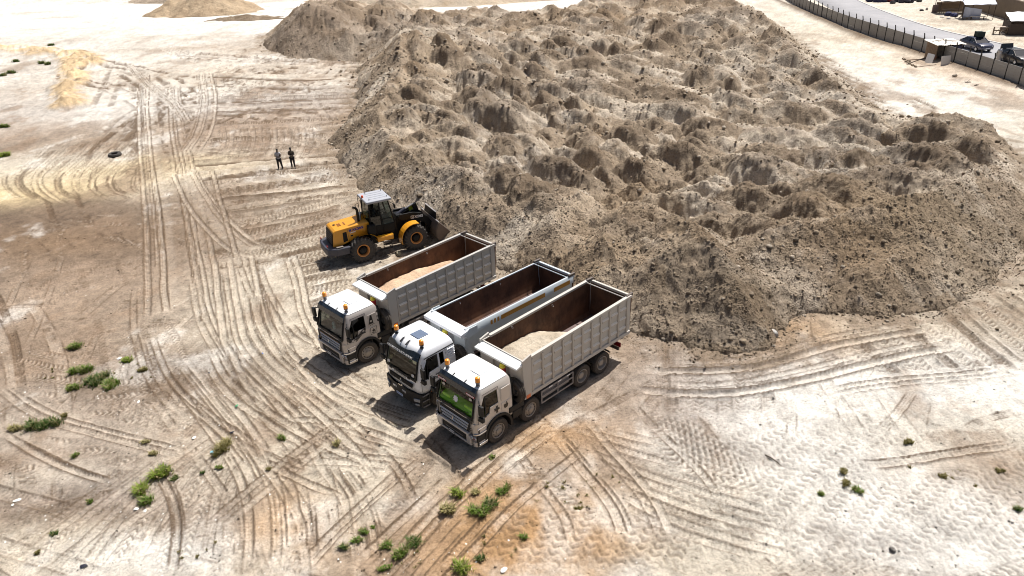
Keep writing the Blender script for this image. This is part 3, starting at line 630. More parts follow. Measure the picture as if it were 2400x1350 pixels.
def heap_col(x, y, z, d, m, who):
    n1 = fbm(x, y, 2.6, 4, 7, .6); n2 = fbm(x, y, .5, 4, 10, .62); n3 = fbm(x, y, 9, 3, 6)
    light = np.array((.56, .485, .395)); mid = np.array((.33, .262, .192)); dark = np.array((.125, .083, .052)); gold = np.array((.33, .245, .16)); grey = np.array((.46, .42, .37))
    c = mid + np.zeros(x.shape + (3,))
    k = sstep(-.1, .45, n1 + (who - .5) * 1.1)[..., None] * .85; c = c * (1 - k) + light * k
    k = (sstep(.25, .7, n3 + .5 * n1) * .6)[..., None]; c = c * (1 - k) + gold * k
    k = (sstep(.2, .65, -n3 + .5 * n2) * .5)[..., None]; c = c * (1 - k) + grey * k
    k = (sstep(.1, .6, m * .9 + n2 * .5 - .2) * .5 * sstep(2.5, 5, d))[..., None]; c = c * (1 - k) + dark * k           # damp crumbly caps
    far = sstep(75, 130, y)[..., None] * .35; c = c * (1 - far) + c * np.array((.82, .74, .66)) * far
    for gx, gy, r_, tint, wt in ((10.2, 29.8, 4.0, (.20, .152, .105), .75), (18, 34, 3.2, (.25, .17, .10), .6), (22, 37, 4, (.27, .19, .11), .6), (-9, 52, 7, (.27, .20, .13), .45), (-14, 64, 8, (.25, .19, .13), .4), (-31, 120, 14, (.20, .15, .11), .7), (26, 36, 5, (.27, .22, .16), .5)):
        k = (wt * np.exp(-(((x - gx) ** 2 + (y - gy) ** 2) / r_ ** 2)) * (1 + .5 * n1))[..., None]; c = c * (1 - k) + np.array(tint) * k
    c = c * 1.0 * (1 + .26 * n2 + .16 * n1)[..., None]
    return np.clip(c, .03, .62)
M_HEAP = soil_material('heaped_soil', 1.6, 1.4, .95, .5)
def fan_heap(name, fz, fc, u0, u1, nu, y0, y1, ny, mat, cut=-.4):
    uu, yy = fan_axes(u0, u1, nu, y0, y1, ny); Y = np.repeat(yy[:, None], nu, 1); X = uu[None, :] * (yy[:, None] * _c + CAM_H * _s)
    z, d, m, who = fz(X, Y); col = fc(X, Y, z, d, m, who)
    F = grid_faces(ny, nu); keep = (d.ravel()[F] > cut).any(1); F = F[keep]
    used = np.unique(F); mp = np.zeros(X.size, np.int64); mp[used] = np.arange(len(used))
    V = np.stack([X, Y, z], -1).reshape(-1, 3)[used]
    return link(name, fast_mesh(name, V, mp[F], mat, col.reshape(-1, 3)[used], smooth=False))
heap = fan_heap('soil_heap', heap_z, heap_col, -.34, .80, 860, 26.2, 172, 560, M_HEAP)
tag(heap, 'huge stockpile of dumped brown soil in rows of mounds behind the trucks', 'soil heap')
def hz(x, y): return float(heap_z(np.array([x]), np.array([y]))[0][0])
# far heaps
def cone_heap(name, cx, cy, hgt, slope, lob, seed, cols, label, cat, rill=.0):
    ext = hgt / slope * 1.6; n = 120
    gx = np.linspace(cx - ext * lob, cx + ext * lob, n); gy = np.linspace(cy - ext, cy + ext, n); X, Y = np.meshgrid(gx, gy)
    wx = (X - cx) / lob + fbm(X, Y, ext * .5, 4, seed) * ext * .18; wy = (Y - cy) + fbm(X, Y, ext * .5, 4, seed + 1) * ext * .18
    d = np.hypot(wx, wy); z = hgt - slope * d
    for q in range(3):
        ox, oy, oh = math.sin(q * 2.4 + seed) * ext * .38, math.cos(q * 2.4 + seed) * ext * .3, hgt * (.8 - .13 * q)
        z = np.maximum(z, oh - slope * np.hypot(wx - ox, wy - oy))
    z = z + fbm(X, Y, 1.6, 4, seed + 2, .6) * .22 - rill * np.abs(fbm(X * 3, Y * .35, 1.5, 3, seed + 3)) * sstep(0, hgt, z)
    dd = z + .1; z = np.where(z < 0, -.15, z)
    n1 = fbm(X, Y, 2.2, 4, seed + 4, .6)[..., None]; n2 = fbm(X * 2, Y * .4, 1.6, 4, seed + 5, .6)[..., None]
    k = np.clip(.5 + n1 * .8 + n2 * .5, 0, 1); c = np.array(cols[0]) * (1 - k) + np.array(cols[1]) * k
    F = grid_faces(n, n); keep = (dd.ravel()[F] > -.05).any(1); F = F[keep]
    used = np.unique(F); mp = np.zeros(X.size, np.int64); mp[used] = np.arange(len(used))
    o = link(name, fast_mesh(name, np.stack([X, Y, z], -1).reshape(-1, 3)[used], mp[F], M_HEAP, c.reshape(-1, 3)[used]))
    return tag(o, label, cat)
cx, cy = G(1080, 12); cone_heap('sand_heap', cx, cy + 20, 11.5, .58, 1.75, 2, ((.56, .44, .31), (.66, .57, .46)), 'tall pale sand heap with rilled face at the top edge behind the soil heap', 'sand heap', 1.0)
cx, cy = G(462, 38); cone_heap('sand_heap', cx, cy + 6, 4.6, .55, 1.25, 5, ((.40, .30, .20), (.54, .42, .29)), 'small tan conical heap far off at the top left', 'sand heap')
cx, cy = G(395, 10); cone_heap('sand_heap', cx, cy + 14, 6.0, .52, 1.5, 7, ((.42, .34, .26), (.56, .46, .36)), 'low greyish heap behind the small tan heap at the top left edge', 'sand heap')
cx, cy = G(577, 46); cone_heap('soil_heap', cx, cy + 1, 1.0, .34, 2.4, 9, ((.20, .15, .10), (.32, .25, .18)), 'low dark ridge of earth left of the big soil heap', 'soil heap')
# clods and stones that rolled down: too many to count
def clod_mesh(name, pts, sizes, mat, seed, lod=1, tint=None):
    rg = np.random.default_rng(seed)
    base = np.array([(1, 0, 0), (-1, 0, 0), (0, 1, 0), (0, -1, 0), (0, 0, 1), (0, 0, -1)], float)
    tri = np.array([(0, 2, 4), (2, 1, 4), (1, 3, 4), (3, 0, 4), (2, 0, 5), (1, 2, 5), (3, 1, 5), (0, 3, 5)])
    # one subdivision so that clods are not diamonds
    vl = [tuple(v) for v in base]; idx = {}; ft = []
    def midp(a, b):
        k = (min(a, b), max(a, b))
        if k not in idx:
            p = np.array(vl[a]) + np.array(vl[b]); p = p / np.linalg.norm(p); vl.append(tuple(p)); idx[k] = len(vl) - 1
        return idx[k]
    for a, b, c in (tri if lod else []):
        ab, bc, ca = midp(a, b), midp(b, c), midp(c, a); ft += [(a, ab, ca), (ab, b, bc), (ca, bc, c), (ab, bc, ca)]
    B = np.array(vl); T = np.array(ft) if lod else tri; n = len(pts); nv = len(B)
    r = rg.uniform(.62, 1.25, (n, nv)); sc = rg.uniform(.7, 1.25, (n, 3)); sc[:, 2] *= .75
    a = rg.uniform(0, 6.28, n); ca, sa = np.cos(a)[:, None], np.sin(a)[:, None]
    V = B[None] * r[..., None] * sc[:, None, :]; V = np.stack([V[..., 0] * ca - V[..., 1] * sa, V[..., 0] * sa + V[..., 1] * ca, V[..., 2]], -1)
    V = V * np.asarray(sizes)[:, None, None] + np.asarray(pts)[:, None, :]
    F = (T[None] + (np.arange(n) * nv)[:, None, None]).reshape(-1, 3)
    tone = rg.uniform(.6, 1.3, (n, 1)) * np.array([[.33, .265, .195]]); pal = rg.random(n) < .18; tone[pal] = np.array((.50, .43, .35)) * rg.uniform(.8, 1.1, (pal.sum(), 1))
    if tint is not None: tone = tint * rg.uniform(.75, 1.2, (n, 1))
    return fast_mesh(name, V.reshape(-1, 3), F, mat, np.repeat(tone, nv, 0), smooth=False)
rg = np.random.default_rng(5)
cx = rg.uniform(-42, 44, 420000); cy = rg.uniform(26.5, 130, 420000)
zz, dd, mm, _w = heap_z(cx, cy)
dens = np.where(dd < 0, np.exp(dd / .8) * .55, np.where(dd < 4.5, .75, .42)) * np.clip(34 / cy, .25, 1.2) * (dd > -4)
sel = rg.random(len(cx)) < dens * .36
cx, cy, zz, dd = cx[sel], cy[sel], zz[sel], dd[sel]
zz = np.where(dd < .3, ground_z(cx, cy), zz)
sz = np.exp(rg.normal(-3.2, .5, len(cx))); sz = np.clip(sz, .02, .17) * np.clip(cy / 45, 1, 1.7)
big = sz > .085
tag(link('soil_clods', clod_mesh('soil_clods', np.stack([cx, cy, zz + sz * .2], -1)[big], sz[big], M_HEAP, 8)), 'loose lumps of soil and stones strewn over the slopes and foot of the heap', 'clods', kind='stuff')
tag(link('soil_crumbs', clod_mesh('soil_crumbs', np.stack([cx, cy, zz + sz * .2], -1)[~big], sz[~big], M_HEAP, 9, 0)), 'fine crumbs of soil on the heap', 'crumbs', kind='stuff')
# dense fine rubble on the near slopes and along the toe
cx = rg.uniform(-14, 34, 300000); cy = rg.uniform(26.3, 52, 300000); zz, dd, mm, _w = heap_z(cx, cy)
dens = np.where(dd < .4, np.exp(np.minimum(dd - .4, 0) / .55) * .9, np.where(dd < 5, .34, .15)) * (dd > -3)
sel = rg.random(len(cx)) < dens * .6; cx, cy, zz, dd = cx[sel][:42000], cy[sel][:42000], zz[sel][:42000], dd[sel][:42000]
zz = np.where(dd < .3, np.maximum(zz, ground_z(cx, cy)), zz); sz = np.clip(np.exp(rg.normal(-3.5, .42, len(cx))), .018, .10); tn = np.array([[.22, .17, .12]]) * rg.choice([.55, .8, 1.0, 1.5, 1.9], (len(cx), 1))
tag(link('soil_rubble', clod_mesh('soil_rubble', np.stack([cx, cy, zz + sz * .25], -1), sz, M_HEAP, 18, 0, tn)), 'fine rubble along the near toe of the heap', 'rubble', kind='stuff')
# crumbs pressed out of the tracks, all over the near yard
cx = rg.uniform(-32, 34, 26000); cy = rg.uniform(13.5, 62, 26000); keep = (np.abs(cx) < cy * .66 + 8) & (fbm(cx, cy, 2.5, 3, 3) > -.15 + .5 * rg.random(26000) - .25)
cx, cy = cx[keep], cy[keep]; cx, cy = cx[:13000], cy[:13000]; sz = np.clip(np.exp(rg.normal(-3.75, .4, len(cx))), .012, .07); tn = ground_col(cx, cy) * rg.choice([.45, .6, .9, 1.15], (len(cx), 1))
tag(link('ground_crumbs', clod_mesh('ground_crumbs', np.stack([cx, cy, ground_z(cx, cy) + sz * .15], -1), sz, M_HEAP, 10, 0, tn)), 'small crumbs of earth scattered over the near yard', 'crumbs', kind='stuff')
# ================================================================== VEHICLE MATERIALS
M_SILVER = paint('champagne_paint', (.60, .565, .53), .36, .2, .14, var=.06, coat=.3)
M_SILVER2 = paint('champagne_paint_dull', (.56, .515, .48), .40, .2, .18, var=.06, coat=.2)
M_SUNLITROOF = paint('sunlit_roof_white', (.82, .85, .87), .35, 0, .06, var=.03, coat=.3)  # brightness of sun and reflected sky put into this roof colour
M_WHITECAB = paint('white_cab_paint', (.80, .82, .86), .35, 0, .07, var=.03, coat=.4)
M_BEDGREY = paint('bed_grey_paint', (.42, .415, .40), .55, 0, .35, var=.08)
M_BEDGREY2 = paint('bed_warm_grey_paint', (.50, .48, .445), .55, 0, .40, var=.08)
M_BEDWHITE = paint('bed_white_paint', (.50, .56, .60), .5, 0, .15, var=.07)
M_LEDGE = paint('ledge_dust_sunlit', (.80, .78, .73), .7, 0, .5, (.62, .50, .36), 4.0, .1)  # pale dust on ledge tops, with sunlight they do not receive put into the colour
M_SHELF = paint('shelf_pale_paint', (.70, .73, .74), .5, 0, .25, dust_col=(.36, .26, .2), var=.06)
M_BLACK = paint('black_plastic', (.012, .013, .015), .55, 0, .05, var=.2, spec=.3)
M_NAVY = paint('visor_dark_blue', (.012, .022, .034), .22, 0, .06, var=.15, coat=.5)
M_CHASSIS = paint('chassis_black', (.03, .03, .032), .65, 0, .40, var=.3)
M_RUBBER = paint('tyre_rubber', (.028, .027, .027), .85, 0, .32, (.22, .18, .145), 6.0, .2, .2)
M_RIM = paint('rim_grey', (.30, .29, .28), .5, .4, .5, var=.1)
M_CHROME = plain('bright_trim', (.72, .73, .76), .22, .85, var=.06)
M_TRIM = paint('grey_trim', (.20, .20, .22), .45, .3, .3)
M_AMBER = plain('amber_lens', (.85, .30, .015), .25, 0, .6, .15, 20)
M_ORANGE = plain('orange_reflector', (.72, .17, .05), .4)
M_DECAL = plain('black_sticker', (.012, .012, .014), .35)
M_WHITETXT = plain('white_lettering', (.82, .82, .82), .5, var=.05)
M_GREYTXT = plain('grey_lettering', (.40, .41, .43), .35, .6, var=.1)
M_REDTXT = plain('red_lettering', (.55, .05, .04), .5)
M_LAMP = plain('lamp_glass', (.55, .56, .58), .12, .5, .8, .2, 30)
M_REDLAMP = plain('red_lamp', (.22, .012, .012), .3)
M_REDCYL = paint('red_cylinder_paint', (.45, .035, .04), .4, 0, .2)
M_YELCYL = paint('yellow_cylinder_paint', (.62, .55, .05), .4, 0, .2)
M_GREEN = plain('green_dash_cover', (.36, .82, .03), .7, var=.12)
M_GREEN2 = plain('green_cushion', (.50, .92, .06), .7, var=.06)
M_SEAT = plain('seat_fabric', (.035, .035, .035), .8)
M_DASH = plain('grey_dash', (.09, .095, .09), .6)
M_GLASS = glass('cab_glass', (.50, .55, .54), .05)
M_GLASSD = glass('cab_glass_dark', (.16, .17, .15), .05)
M_GLASSC = glass('cab_glass_clear', (.86, .92, .80), .03)
M_TOY = plain('pale_blue_plush', (.42, .66, .70), .9)
M_TOY2 = plain('pale_green_plush', (.48, .56, .40), .9)
M_CURTAIN = plain('yellow_green_curtain', (.30, .36, .05), .8)
def rust_mat():
    k = NT('rusty_bed_steel'); oc = k.coord('Object'); st = k.coord('Object', (1, 1, .35))
    n1 = k.noise(1.1, 6, .62, oc); n2 = k.noise(6, 6, .65, st); n3 = k.noise(26, 3, .6, oc)
    c = k.ramp(n1, [(.3, (.036, .020, .015)), (.48, (.085, .042, .026)), (.62, (.14, .068, .038)), (.8, (.075, .055, .045))])
    c = k.mix(k.ramp(n2, [(.45, 0), (.75, .55)]), c, (.15, .085, .055)); c = k.mix(k.ramp(n3, [(.62, 0), (.8, .35)]), c, (.21, .16, .125))
    k.base(c, .75, 0, .25); k.bump(n2, .25, .01); return k.m
M_RUST = rust_mat()
M_BEDFLOOR = paint('worn_bed_floor', (.13, .088, .085), .6, .1, .35, (.24, .17, .13), 2.0, .25)
LOADSOIL = soil_material('load_sand', .9, .8)

def apply_bool(o, cutters):
    """cut the openings and bake the result into the mesh"""
    md = []
    for c in cutters:
        b = o.modifiers.new('cut', 'BOOLEAN'); b.operation = 'DIFFERENCE'; b.object = c; b.solver = 'EXACT'; md.append(b)
    dg = bpy.context.evaluated_depsgraph_get(); me = bpy.data.meshes.new_from_object(o.evaluated_get(dg))
    o.modifiers.clear(); old = o.data; o.data = me; bpy.data.meshes.remove(old)
    for c in cutters:
        m = c.data; bpy.data.objects.remove(c); bpy.data.meshes.remove(m)
def ring(xf, xr, hw, z, rf=.14, rr=.07, nf=5, nr=3, bow=.05):
    """plan outline of the cab at one height, front slightly bowed"""
    P = []
    def arc(cx, cy, r, a0, a1, n):
        for i in range(n): t = R(a0 + (a1 - a0) * i / (n - 1)); P.append((cx + r * math.cos(t), cy + r * math.sin(t)))
    arc(xr + rr, hw - rr, rr, 180, 90, nr); arc(xf - rf - bow, hw - rf, rf, 90, 10, nf)
    P.append((xf, hw * .4)); P.append((xf, -hw * .4))
    arc(xf - rf - bow, -hw + rf, rf, -10, -90, nf); arc(xr + rr, -hw + rr, rr, -90, -180, nr)
    return [(p[0], p[1], z) for p in P]
def shell(name, levels, mat, parent, cap=True, thick=.045):
    mb = MB(); n = len(levels[0])
    for L in levels: mb.v += L
    for i in range(len(levels) - 1):
        for j in range(n):
            mb.f.append((i * n + j, i * n + (j + 1) % n, (i + 1) * n + (j + 1) % n, (i + 1) * n + j)); mb.m.append(0)
    if cap: mb.f.append(tuple((len(levels) - 1) * n + j for j in range(n))); mb.m.append(0)
    me = mb.mesh(name, mat, smooth=True); o = link(name, me)
    s = o.modifiers.new('thick', 'SOLIDIFY'); s.thickness = thick; s.offset = -1
    return o
def cutter(mb): return mb.build('cutter', M_BLACK)

_WH = {}
def truck_wheel_meshes():
    if 'f' in _WH: return _WH
    n = 44
    def tyre(w):
        mb = MB(); h = w / 2
        prof = [(.30, -h * .72), (.36, -h * .95), (.44, -h), (.505, -h * .93), (.53, -h * .80), (.535, -h * .5)]
        gro = [(.535, -h * .42), (.517, -h * .40), (.517, -h * .30), (.54, -h * .28), (.54, -.03), (.52, -.025)]
        P = prof + gro; P = P + [(r, -y) for r, y in reversed(P)]
        mb.lathe(P, 'y', n); v = mb.v; m = len(P)
        for k in range(n):                                     # shoulder lugs
            if k % 2:
                for i in (4, 5, m - 5, m - 6):
                    x, y, z = v[k * m + i]; v[k * m + i] = (x * .965, y, z * .965)
        return mb.mesh('tyre', M_RUBBER, smooth=True)
    def rimf():
        mb = MB(); mb.lathe([(.335, .10), (.325, .135), (.30, .125), (.285, .075), (.25, .085), (.22, .115), (.19, .13), (.135, .135), (.125, .165), (.09, .185), (.001, .185)], 'y', 30)
        for k in range(10):
            t = 2 * math.pi * k / 10; mb.lathe([(.032, .112), (.026, .108), (.001, .104)], 'y', 8, (.235 * math.cos(t), 0, .235 * math.sin(t)), 1)
            t += .3; mb.lathe([(.012, .13), (.012, .15), (.001, .152)], 'y', 6, (.16 * math.cos(t), 0, .16 * math.sin(t)), 0)
        mb.lathe([(.335, .10), (.335, -.10)], 'y', 30); return mb.mesh('rim', [M_RIM, M_DECAL], smooth=True)
    def rimr():
        mb = MB(); mb.lathe([(.335, .13), (.32, .145), (.30, .135), (.28, .02), (.24, -.03), (.17, -.035), (.165, .07), (.13, .10), (.09, .105), (.001, .105)], 'y', 30)
        for k in range(10):
            t = 2 * math.pi * k / 10; mb.lathe([(.012, -.03), (.012, -.005), (.001, -.003)], 'y', 6, (.205 * math.cos(t), 0, .205 * math.sin(t)), 0)
        return mb.mesh('rim', [M_RIM, M_DECAL], smooth=True)
    _WH['f'] = tyre(.30); _WH['rf'] = rimf(); _WH['rr'] = rimr(); return _WH
def add_wheel(root, x, y, z, kind='f', steer=0.0):
    wm = truck_wheel_meshes(); s = 1 if y > 0 else -1
    w_ = link('wheel', wm['f'], root, (x, y, z), (0, random.uniform(0, 3), (0 if s > 0 else math.pi) + steer))
    r_ = link('rim', wm['rf' if kind == 'f' else 'rr'], w_)
    return w_
def beacon(root, x, y, z, base=M_TRIM):
    b = MB(); b.lathe([(.001, 0), (.085, 0), (.085, .05), (.045, .06), (.045, .13), (.10, .14), (.10, .19), (.001, .19)], 'z', 14, (x, y, z)); bo = b.build('beacon', base, root, smooth=True)
    d = MB(); d.lathe([(.095, .19), (.10, .22), (.10, .32), (.088, .37), (.05, .395), (.001, .40)], 'z', 16, (x, y, z)); d.build('lens', M_AMBER, bo, smooth=True)
def mirror(root, y, style=0):
    s = 1 if y > 0 else -1
    m = MB(); m.tube([(.86, s * 1.16, 2.42), (.98, s * 1.34, 2.40), (.98, s * 1.40, 2.3)], .022, 6); m.tube([(.98, s * 1.40, 2.3), (.985, s * 1.41, 2.0), (.98, s * 1.40, 1.75), (1.0, s * 1.32, 1.66), (.98, s * 1.16, 1.62)], .022, 6); a = m.build('mirror_arm', M_BLACK, root, smooth=True)
    m = MB(); m.box(.93, 1.05, s * 1.42 - .115, s * 1.42 + .115, 1.93, 2.38); m.build('mirror', M_BLACK, a, .03, 3)
    m = MB(); m.box(.92, 1.06, s * 1.42 - .12, s * 1.42 + .12, 1.66, 1.88); m.build('mirror', M_BLACK, a, .03, 3)
def poly_decal(name, pts, parent, mat, plane, d=.006):
    """flat sticker: pts (u,v) on plane (origin, ex, ey)"""
    M = frame(*plane); mb = MB(); n = len(pts)
    mb.add([M @ Vector((p[0], p[1], .002)) for p in pts] + [M @ Vector((p[0], p[1], d)) for p in pts], [tuple(range(n, 2 * n))] + [(i, (i + 1) % n, n + (i + 1) % n, n + i) for i in range(n)])
    return mb.build(name, mat, parent)
def star_pts(n, r0, r1, cx=0, cy=0, a0=math.pi / 2): return [(cx + (r0 if i % 2 == 0 else r1) * math.cos(a0 + math.pi * i / n), cy + (r0 if i % 2 == 0 else r1) * math.sin(a0 + math.pi * i / n)) for i in range(2 * n)]
def ngon_pts(n, r, cx=0, cy=0, sx=1, sy=1): return [(cx + r * sx * math.cos(2 * math.pi * i / n), cy + r * sy * math.sin(2 * math.pi * i / n)) for i in range(n)]

# ------------------------------------------------------------------ dump body
def dump_body(root, style, grey, x0=-1.44, x1=-8.28, zb=1.27, zt=3.16, zr=None):
    zr = zr or zt; W = 1.25
    b = MB(); t = .06
    if style == 'box':
        for s in (1, -1): b.add([(x0 - .05, s * (W - .07), zb), (x1, s * (W - .07), zb), (x1, s * (W - .07), zr), (x0 - .05, s * (W - .07), zt - .12), (x0 - .05, s * (W - .13), zb), (x1, s * (W - .13), zb), (x1, s * (W - .13), zr), (x0 - .05, s * (W - .13), zt - .12)],
                                [(0, 1, 2, 3), (7, 6, 5, 4), (3, 2, 6, 7), (0, 3, 7, 4), (1, 5, 6, 2), (0, 4, 5, 1)])
        sides = b.build('bed_side', grey, root)
        for s in (1, -1):
            f = MB(); f.add([(x0, s * (W), zb - .04), (x0 - .42, s * W, zb - .04), (x0 - .45, s * W, zt + .04), (x0 + .05, s * W, zt - .08), (x0, s * (W - .08), zb - .04), (x0 - .42, s * (W - .08), zb - .04), (x0 - .45, s * (W - .08), zt + .04), (x0 + .05, s * (W - .08), zt - .08)],
                  [(0, 1, 2, 3), (7, 6, 5, 4), (3, 2, 6, 7), (0, 3, 7, 4), (1, 5, 6, 2), (0, 4, 5, 1)])
            f.build('corner_plate', grey, root, .012)
        rail = MB()
        for s in (1, -1):
            rail.bar((x0 - .45, s * (W - .075), zt - .13), (x1, s * (W - .075), zr), .15, .11)
            rail.bar((x0 - .42, s * (W - .05), zb + .06), (x1 + .02, s * (W - .05), zb + .06), .10, .16)
        rail.build('top_rail', grey, root, .012)
        # pressed side: upright ribs and slanting ledges between them
        nb = 10; xs = x0 - .47; L = (xs - x1 - .30) / nb
        rb = MB(); rb.add([(-.055, 0, 0), (.055, 0, 0), (.045, .075, .02), (-.045, .075, .02), (-.055, 0, 1), (.055, 0, 1), (.045, .075, .98), (-.045, .075, .98)], [(0, 1, 2, 3), (4, 7, 6, 5), (0, 4, 5, 1), (3, 2, 6, 7), (0, 3, 7, 4), (1, 5, 6, 2)])
        rme = rb.mesh('side_rib', grey)
        lg = MB(); hl = L / 2 - .07
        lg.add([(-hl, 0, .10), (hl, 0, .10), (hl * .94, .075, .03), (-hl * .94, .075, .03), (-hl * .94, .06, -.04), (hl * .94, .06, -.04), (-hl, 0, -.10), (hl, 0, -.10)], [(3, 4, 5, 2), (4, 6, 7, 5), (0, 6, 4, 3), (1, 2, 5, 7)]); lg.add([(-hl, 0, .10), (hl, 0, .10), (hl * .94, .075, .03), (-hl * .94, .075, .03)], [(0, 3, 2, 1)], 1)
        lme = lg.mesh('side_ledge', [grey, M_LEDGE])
        for s in (1, -1):
            for i in range(nb + 1):
                x = xs - .02 - i * L; zt2 = zt - .18 + (zr - zt + .10) * (i / nb)
                o = link('side_rib', rme, root, (x, s * (W - .07), zb + .14), (0, 0, 0 if s > 0 else math.pi)); o.scale = (1, 1, zt2 - zb - .14)
            for i in range(nb):
                for fz in (.235, .53, .82):
                    zt2 = zt - .18 + (zr - zt + .10) * (i / nb)
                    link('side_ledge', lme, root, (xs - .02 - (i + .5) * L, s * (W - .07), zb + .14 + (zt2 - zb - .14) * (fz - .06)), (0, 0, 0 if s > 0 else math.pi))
    else:                                                      # smooth rolled sides with a broad sloping top flange
        for s in (1, -1):
            prof = [(W - .36, zb - .02), (W - .20, zb + .22), (W - .13, zb + .75), (W - .11, zt - .40), (W - .02, zt - .36), (W - .02, zt - .12), (W - .10, zt), (W - .17, zt), (W - .17, zt - .2), (W - .20, zb + .75), (W - .28, zb + .22), (W - .42, zb - .02)]
            b.prism([(s * p[0], p[1]) for p in prof], 'x', x0 - .05, x1)
        b.build('bed_side', grey, root, smooth=True)
        pl = MB()
        for i, (xa, xb) in enumerate(((-2.9, -3.02), (-3.10, -3.22), (-3.30, -3.42))): pl.box(xb, xa, W - .022, W - .012, zt - .36, zt - .14)
        for i, (xa, xb) in enumerate(((-2.9, -3.02), (-3.10, -3.22), (-3.30, -3.42), (-3.52, -6.3), (-6.9, -8.0))):
            q = MB(); q.add([(xa, W - .018, zt - .35), (xb, W - .018, zt - .35), (xb, W - .014, zt - .13), (xa, W - .014, zt - .13)], [(0, 1, 2, 3)]); q.build('orange_panel', M_ORPANEL, root)
    # lining, floor, ends
    inn = MB(); wi = W - .131
    LP = [(wi, zt - .16), (wi, zb + .26), (wi - .14, zb + .121)] if style == 'box' else [(W - .176, zt - .05), (W - .206, zb + .75), (W - .286, zb + .24), (W - .36, zb + .121)]
    for s in (1, -1):
        for (ya, za), (yb, zb2) in zip(LP[:-1], LP[1:]): inn.add([(x0 - .12, s * ya, za), (x1 + .05, s * ya, za + (zr - zt + .1 if style == 'box' and za == zt - .16 else 0)), (x1 + .05, s * yb, zb2), (x0 - .12, s * yb, zb2)], [(0, 1, 2, 3)])
    inn.add([(x0 - .121, -wi, zb + .12), (x0 - .121, wi, zb + .12), (x0 - .121, wi, zt - .16), (x0 - .121, -wi, zt - .16)], [(0, 1, 2, 3)])
    inn.build('bed_lining', M_RUST, root)
    fl = MB(); fl.box(x1 + .02, x0 - .12, -wi + .02, wi - .02, zb + .06, zb + .118); flo = fl.build('bed_floor', M_BEDFLOOR, root)
    fw = MB(); fw.box(x0 - .118, x0 - .06, -W + .10, W - .10, zb, zt - .16); fw.build('bed_front', grey, root)
    # shelf over the cab
    c = MB(); xs0 = x0 + .36 if style == 'box' else x0 + .30
    if style == 'box': c.add([(xs0, -W + .03, zt - .30), (xs0, W - .03, zt - .30), (x0 - .14, W - .03, zt - .17), (x0 - .14, -W + .03, zt - .17), (xs0, -W + .03, zt - .38), (xs0, W - .03, zt - .38), (x0 - .10, W - .03, zt - .32), (x0 - .10, -W + .03, zt - .32)],
          [(0, 1, 2, 3), (7, 6, 5, 4), (0, 4, 5, 1), (3, 2, 6, 7), (0, 3, 7, 4), (1, 5, 6, 2)])
    else: c.add([(xs0, -W - .02, zt - .12), (xs0, W + .02, zt - .12), (x0 - .20, W + .02, zt - .02), (x0 - .20, -W - .02, zt - .02), (xs0, -W - .02, zt - .26), (xs0, W + .02, zt - .26), (x0 - .10, W + .02, zt - .42), (x0 - .10, -W - .02, zt - .42)],
          [(0, 1, 2, 3), (7, 6, 5, 4), (0, 4, 5, 1), (3, 2, 6, 7), (0, 3, 7, 4), (1, 5, 6, 2)])
    c.build('front_shelf', M_SHELF if style == 'box' else M_WHITECAB, root, .015)
    if style != 'box':
        for s in (1, -1): g = MB(); g.prism([(x0 - .05, zt - .42), (x0 - .62, zt - .36), (x0 - .62, zt + .02), (x0 - .18, zt + .02), (x0 + .12, zt - .2)], 'y', s * (W - .0), s * (W + .035)); g.build('gusset', grey, root, .01)
        for s in (1, -1):
            q = MB(); q.prism([(x0 - .06, zb + .1), (x0 - .5, zb + .0), (x0 - .06, zt - .45)], 'y', s * (W - .12), s * (W - .08)); q.build('brace', grey, root)
    # hoist, spare wheel
    for s in (1, -1):
        pbox = MB(); pbox.box(x0 - .056, x0 + .05, s * .48 if s > 0 else -W + .08, W - .08 if s > 0 else s * .48, zb + .1, zt - .42); pbox.build('front_panel', grey if style == 'box' else grey, root, .01)
    h = MB(); h.lathe([(.001, 1.0), (.125, 1.0), (.125, 2.52), (.001, 2.52)], 'z', 16, (x0 + .24, .30 if style == 'box' else .1, 0)); hc = h.build('hoist_cylinder', M_REDCYL, root, smooth=True)
    h = MB(); h.lathe([(.13, 2.52), (.13, 2.60), (.10, 2.62), (.10, 2.70), (.001, 2.71)], 'z', 16, (x0 + .24, .30 if style == 'box' else .1, 0)); h.build('hoist_head', M_YELCYL, hc, smooth=True)
    wm = truck_wheel_meshes(); sp = link('spare_wheel', wm['f'], root, (x0 + .22, .92, 1.68), (0, 0, math.pi / 2)); link('rim', wm['rr'], sp)
    # tailgate with hinge ears and tie bar
    tg = MB(); tg.add([(x1 + .05, -W + .09, zb + .10), (x1 + .05, W - .09, zb + .10), (x1 - .06, W - .09, zr - .10), (x1 - .06, -W + .09, zr - .10), (x1 - .01, -W + .09, zb + .10), (x1 - .01, W - .09, zb + .10), (x1 - .12, W - .09, zr - .10), (x1 - .12, -W + .09, zr - .10)],
        [(0, 1, 2, 3), (7, 6, 5, 4), (0, 4, 5, 1), (3, 2, 6, 7), (0, 3, 7, 4), (1, 5, 6, 2)]); tgo = tg.build('tailgate', M_RUST, root)
    tr = MB(); tr.box(x1 - .14, x1 - .02, -W + .06, W - .06, zr - .14, zr - .02); tr.build('tailgate_rail', grey, tgo, .01)
    for s in (1, -1): tr = MB(); tr.box(x1 - .16, x1 + .26, s * (W - .11) - .05, s * (W - .11) + .05, zr - .03, zr + .10); tr.build('hinge', M_BEDDARK, tgo, .015)
    tb = MB(); tb.tube([(x1 + .30, -W + .13, zr - .03), (x1 + .27, 0, zr - .05), (x1 + .30, W - .13, zr - .03)], .028, 8); tb.build('tie_bar', grey, root, smooth=True)
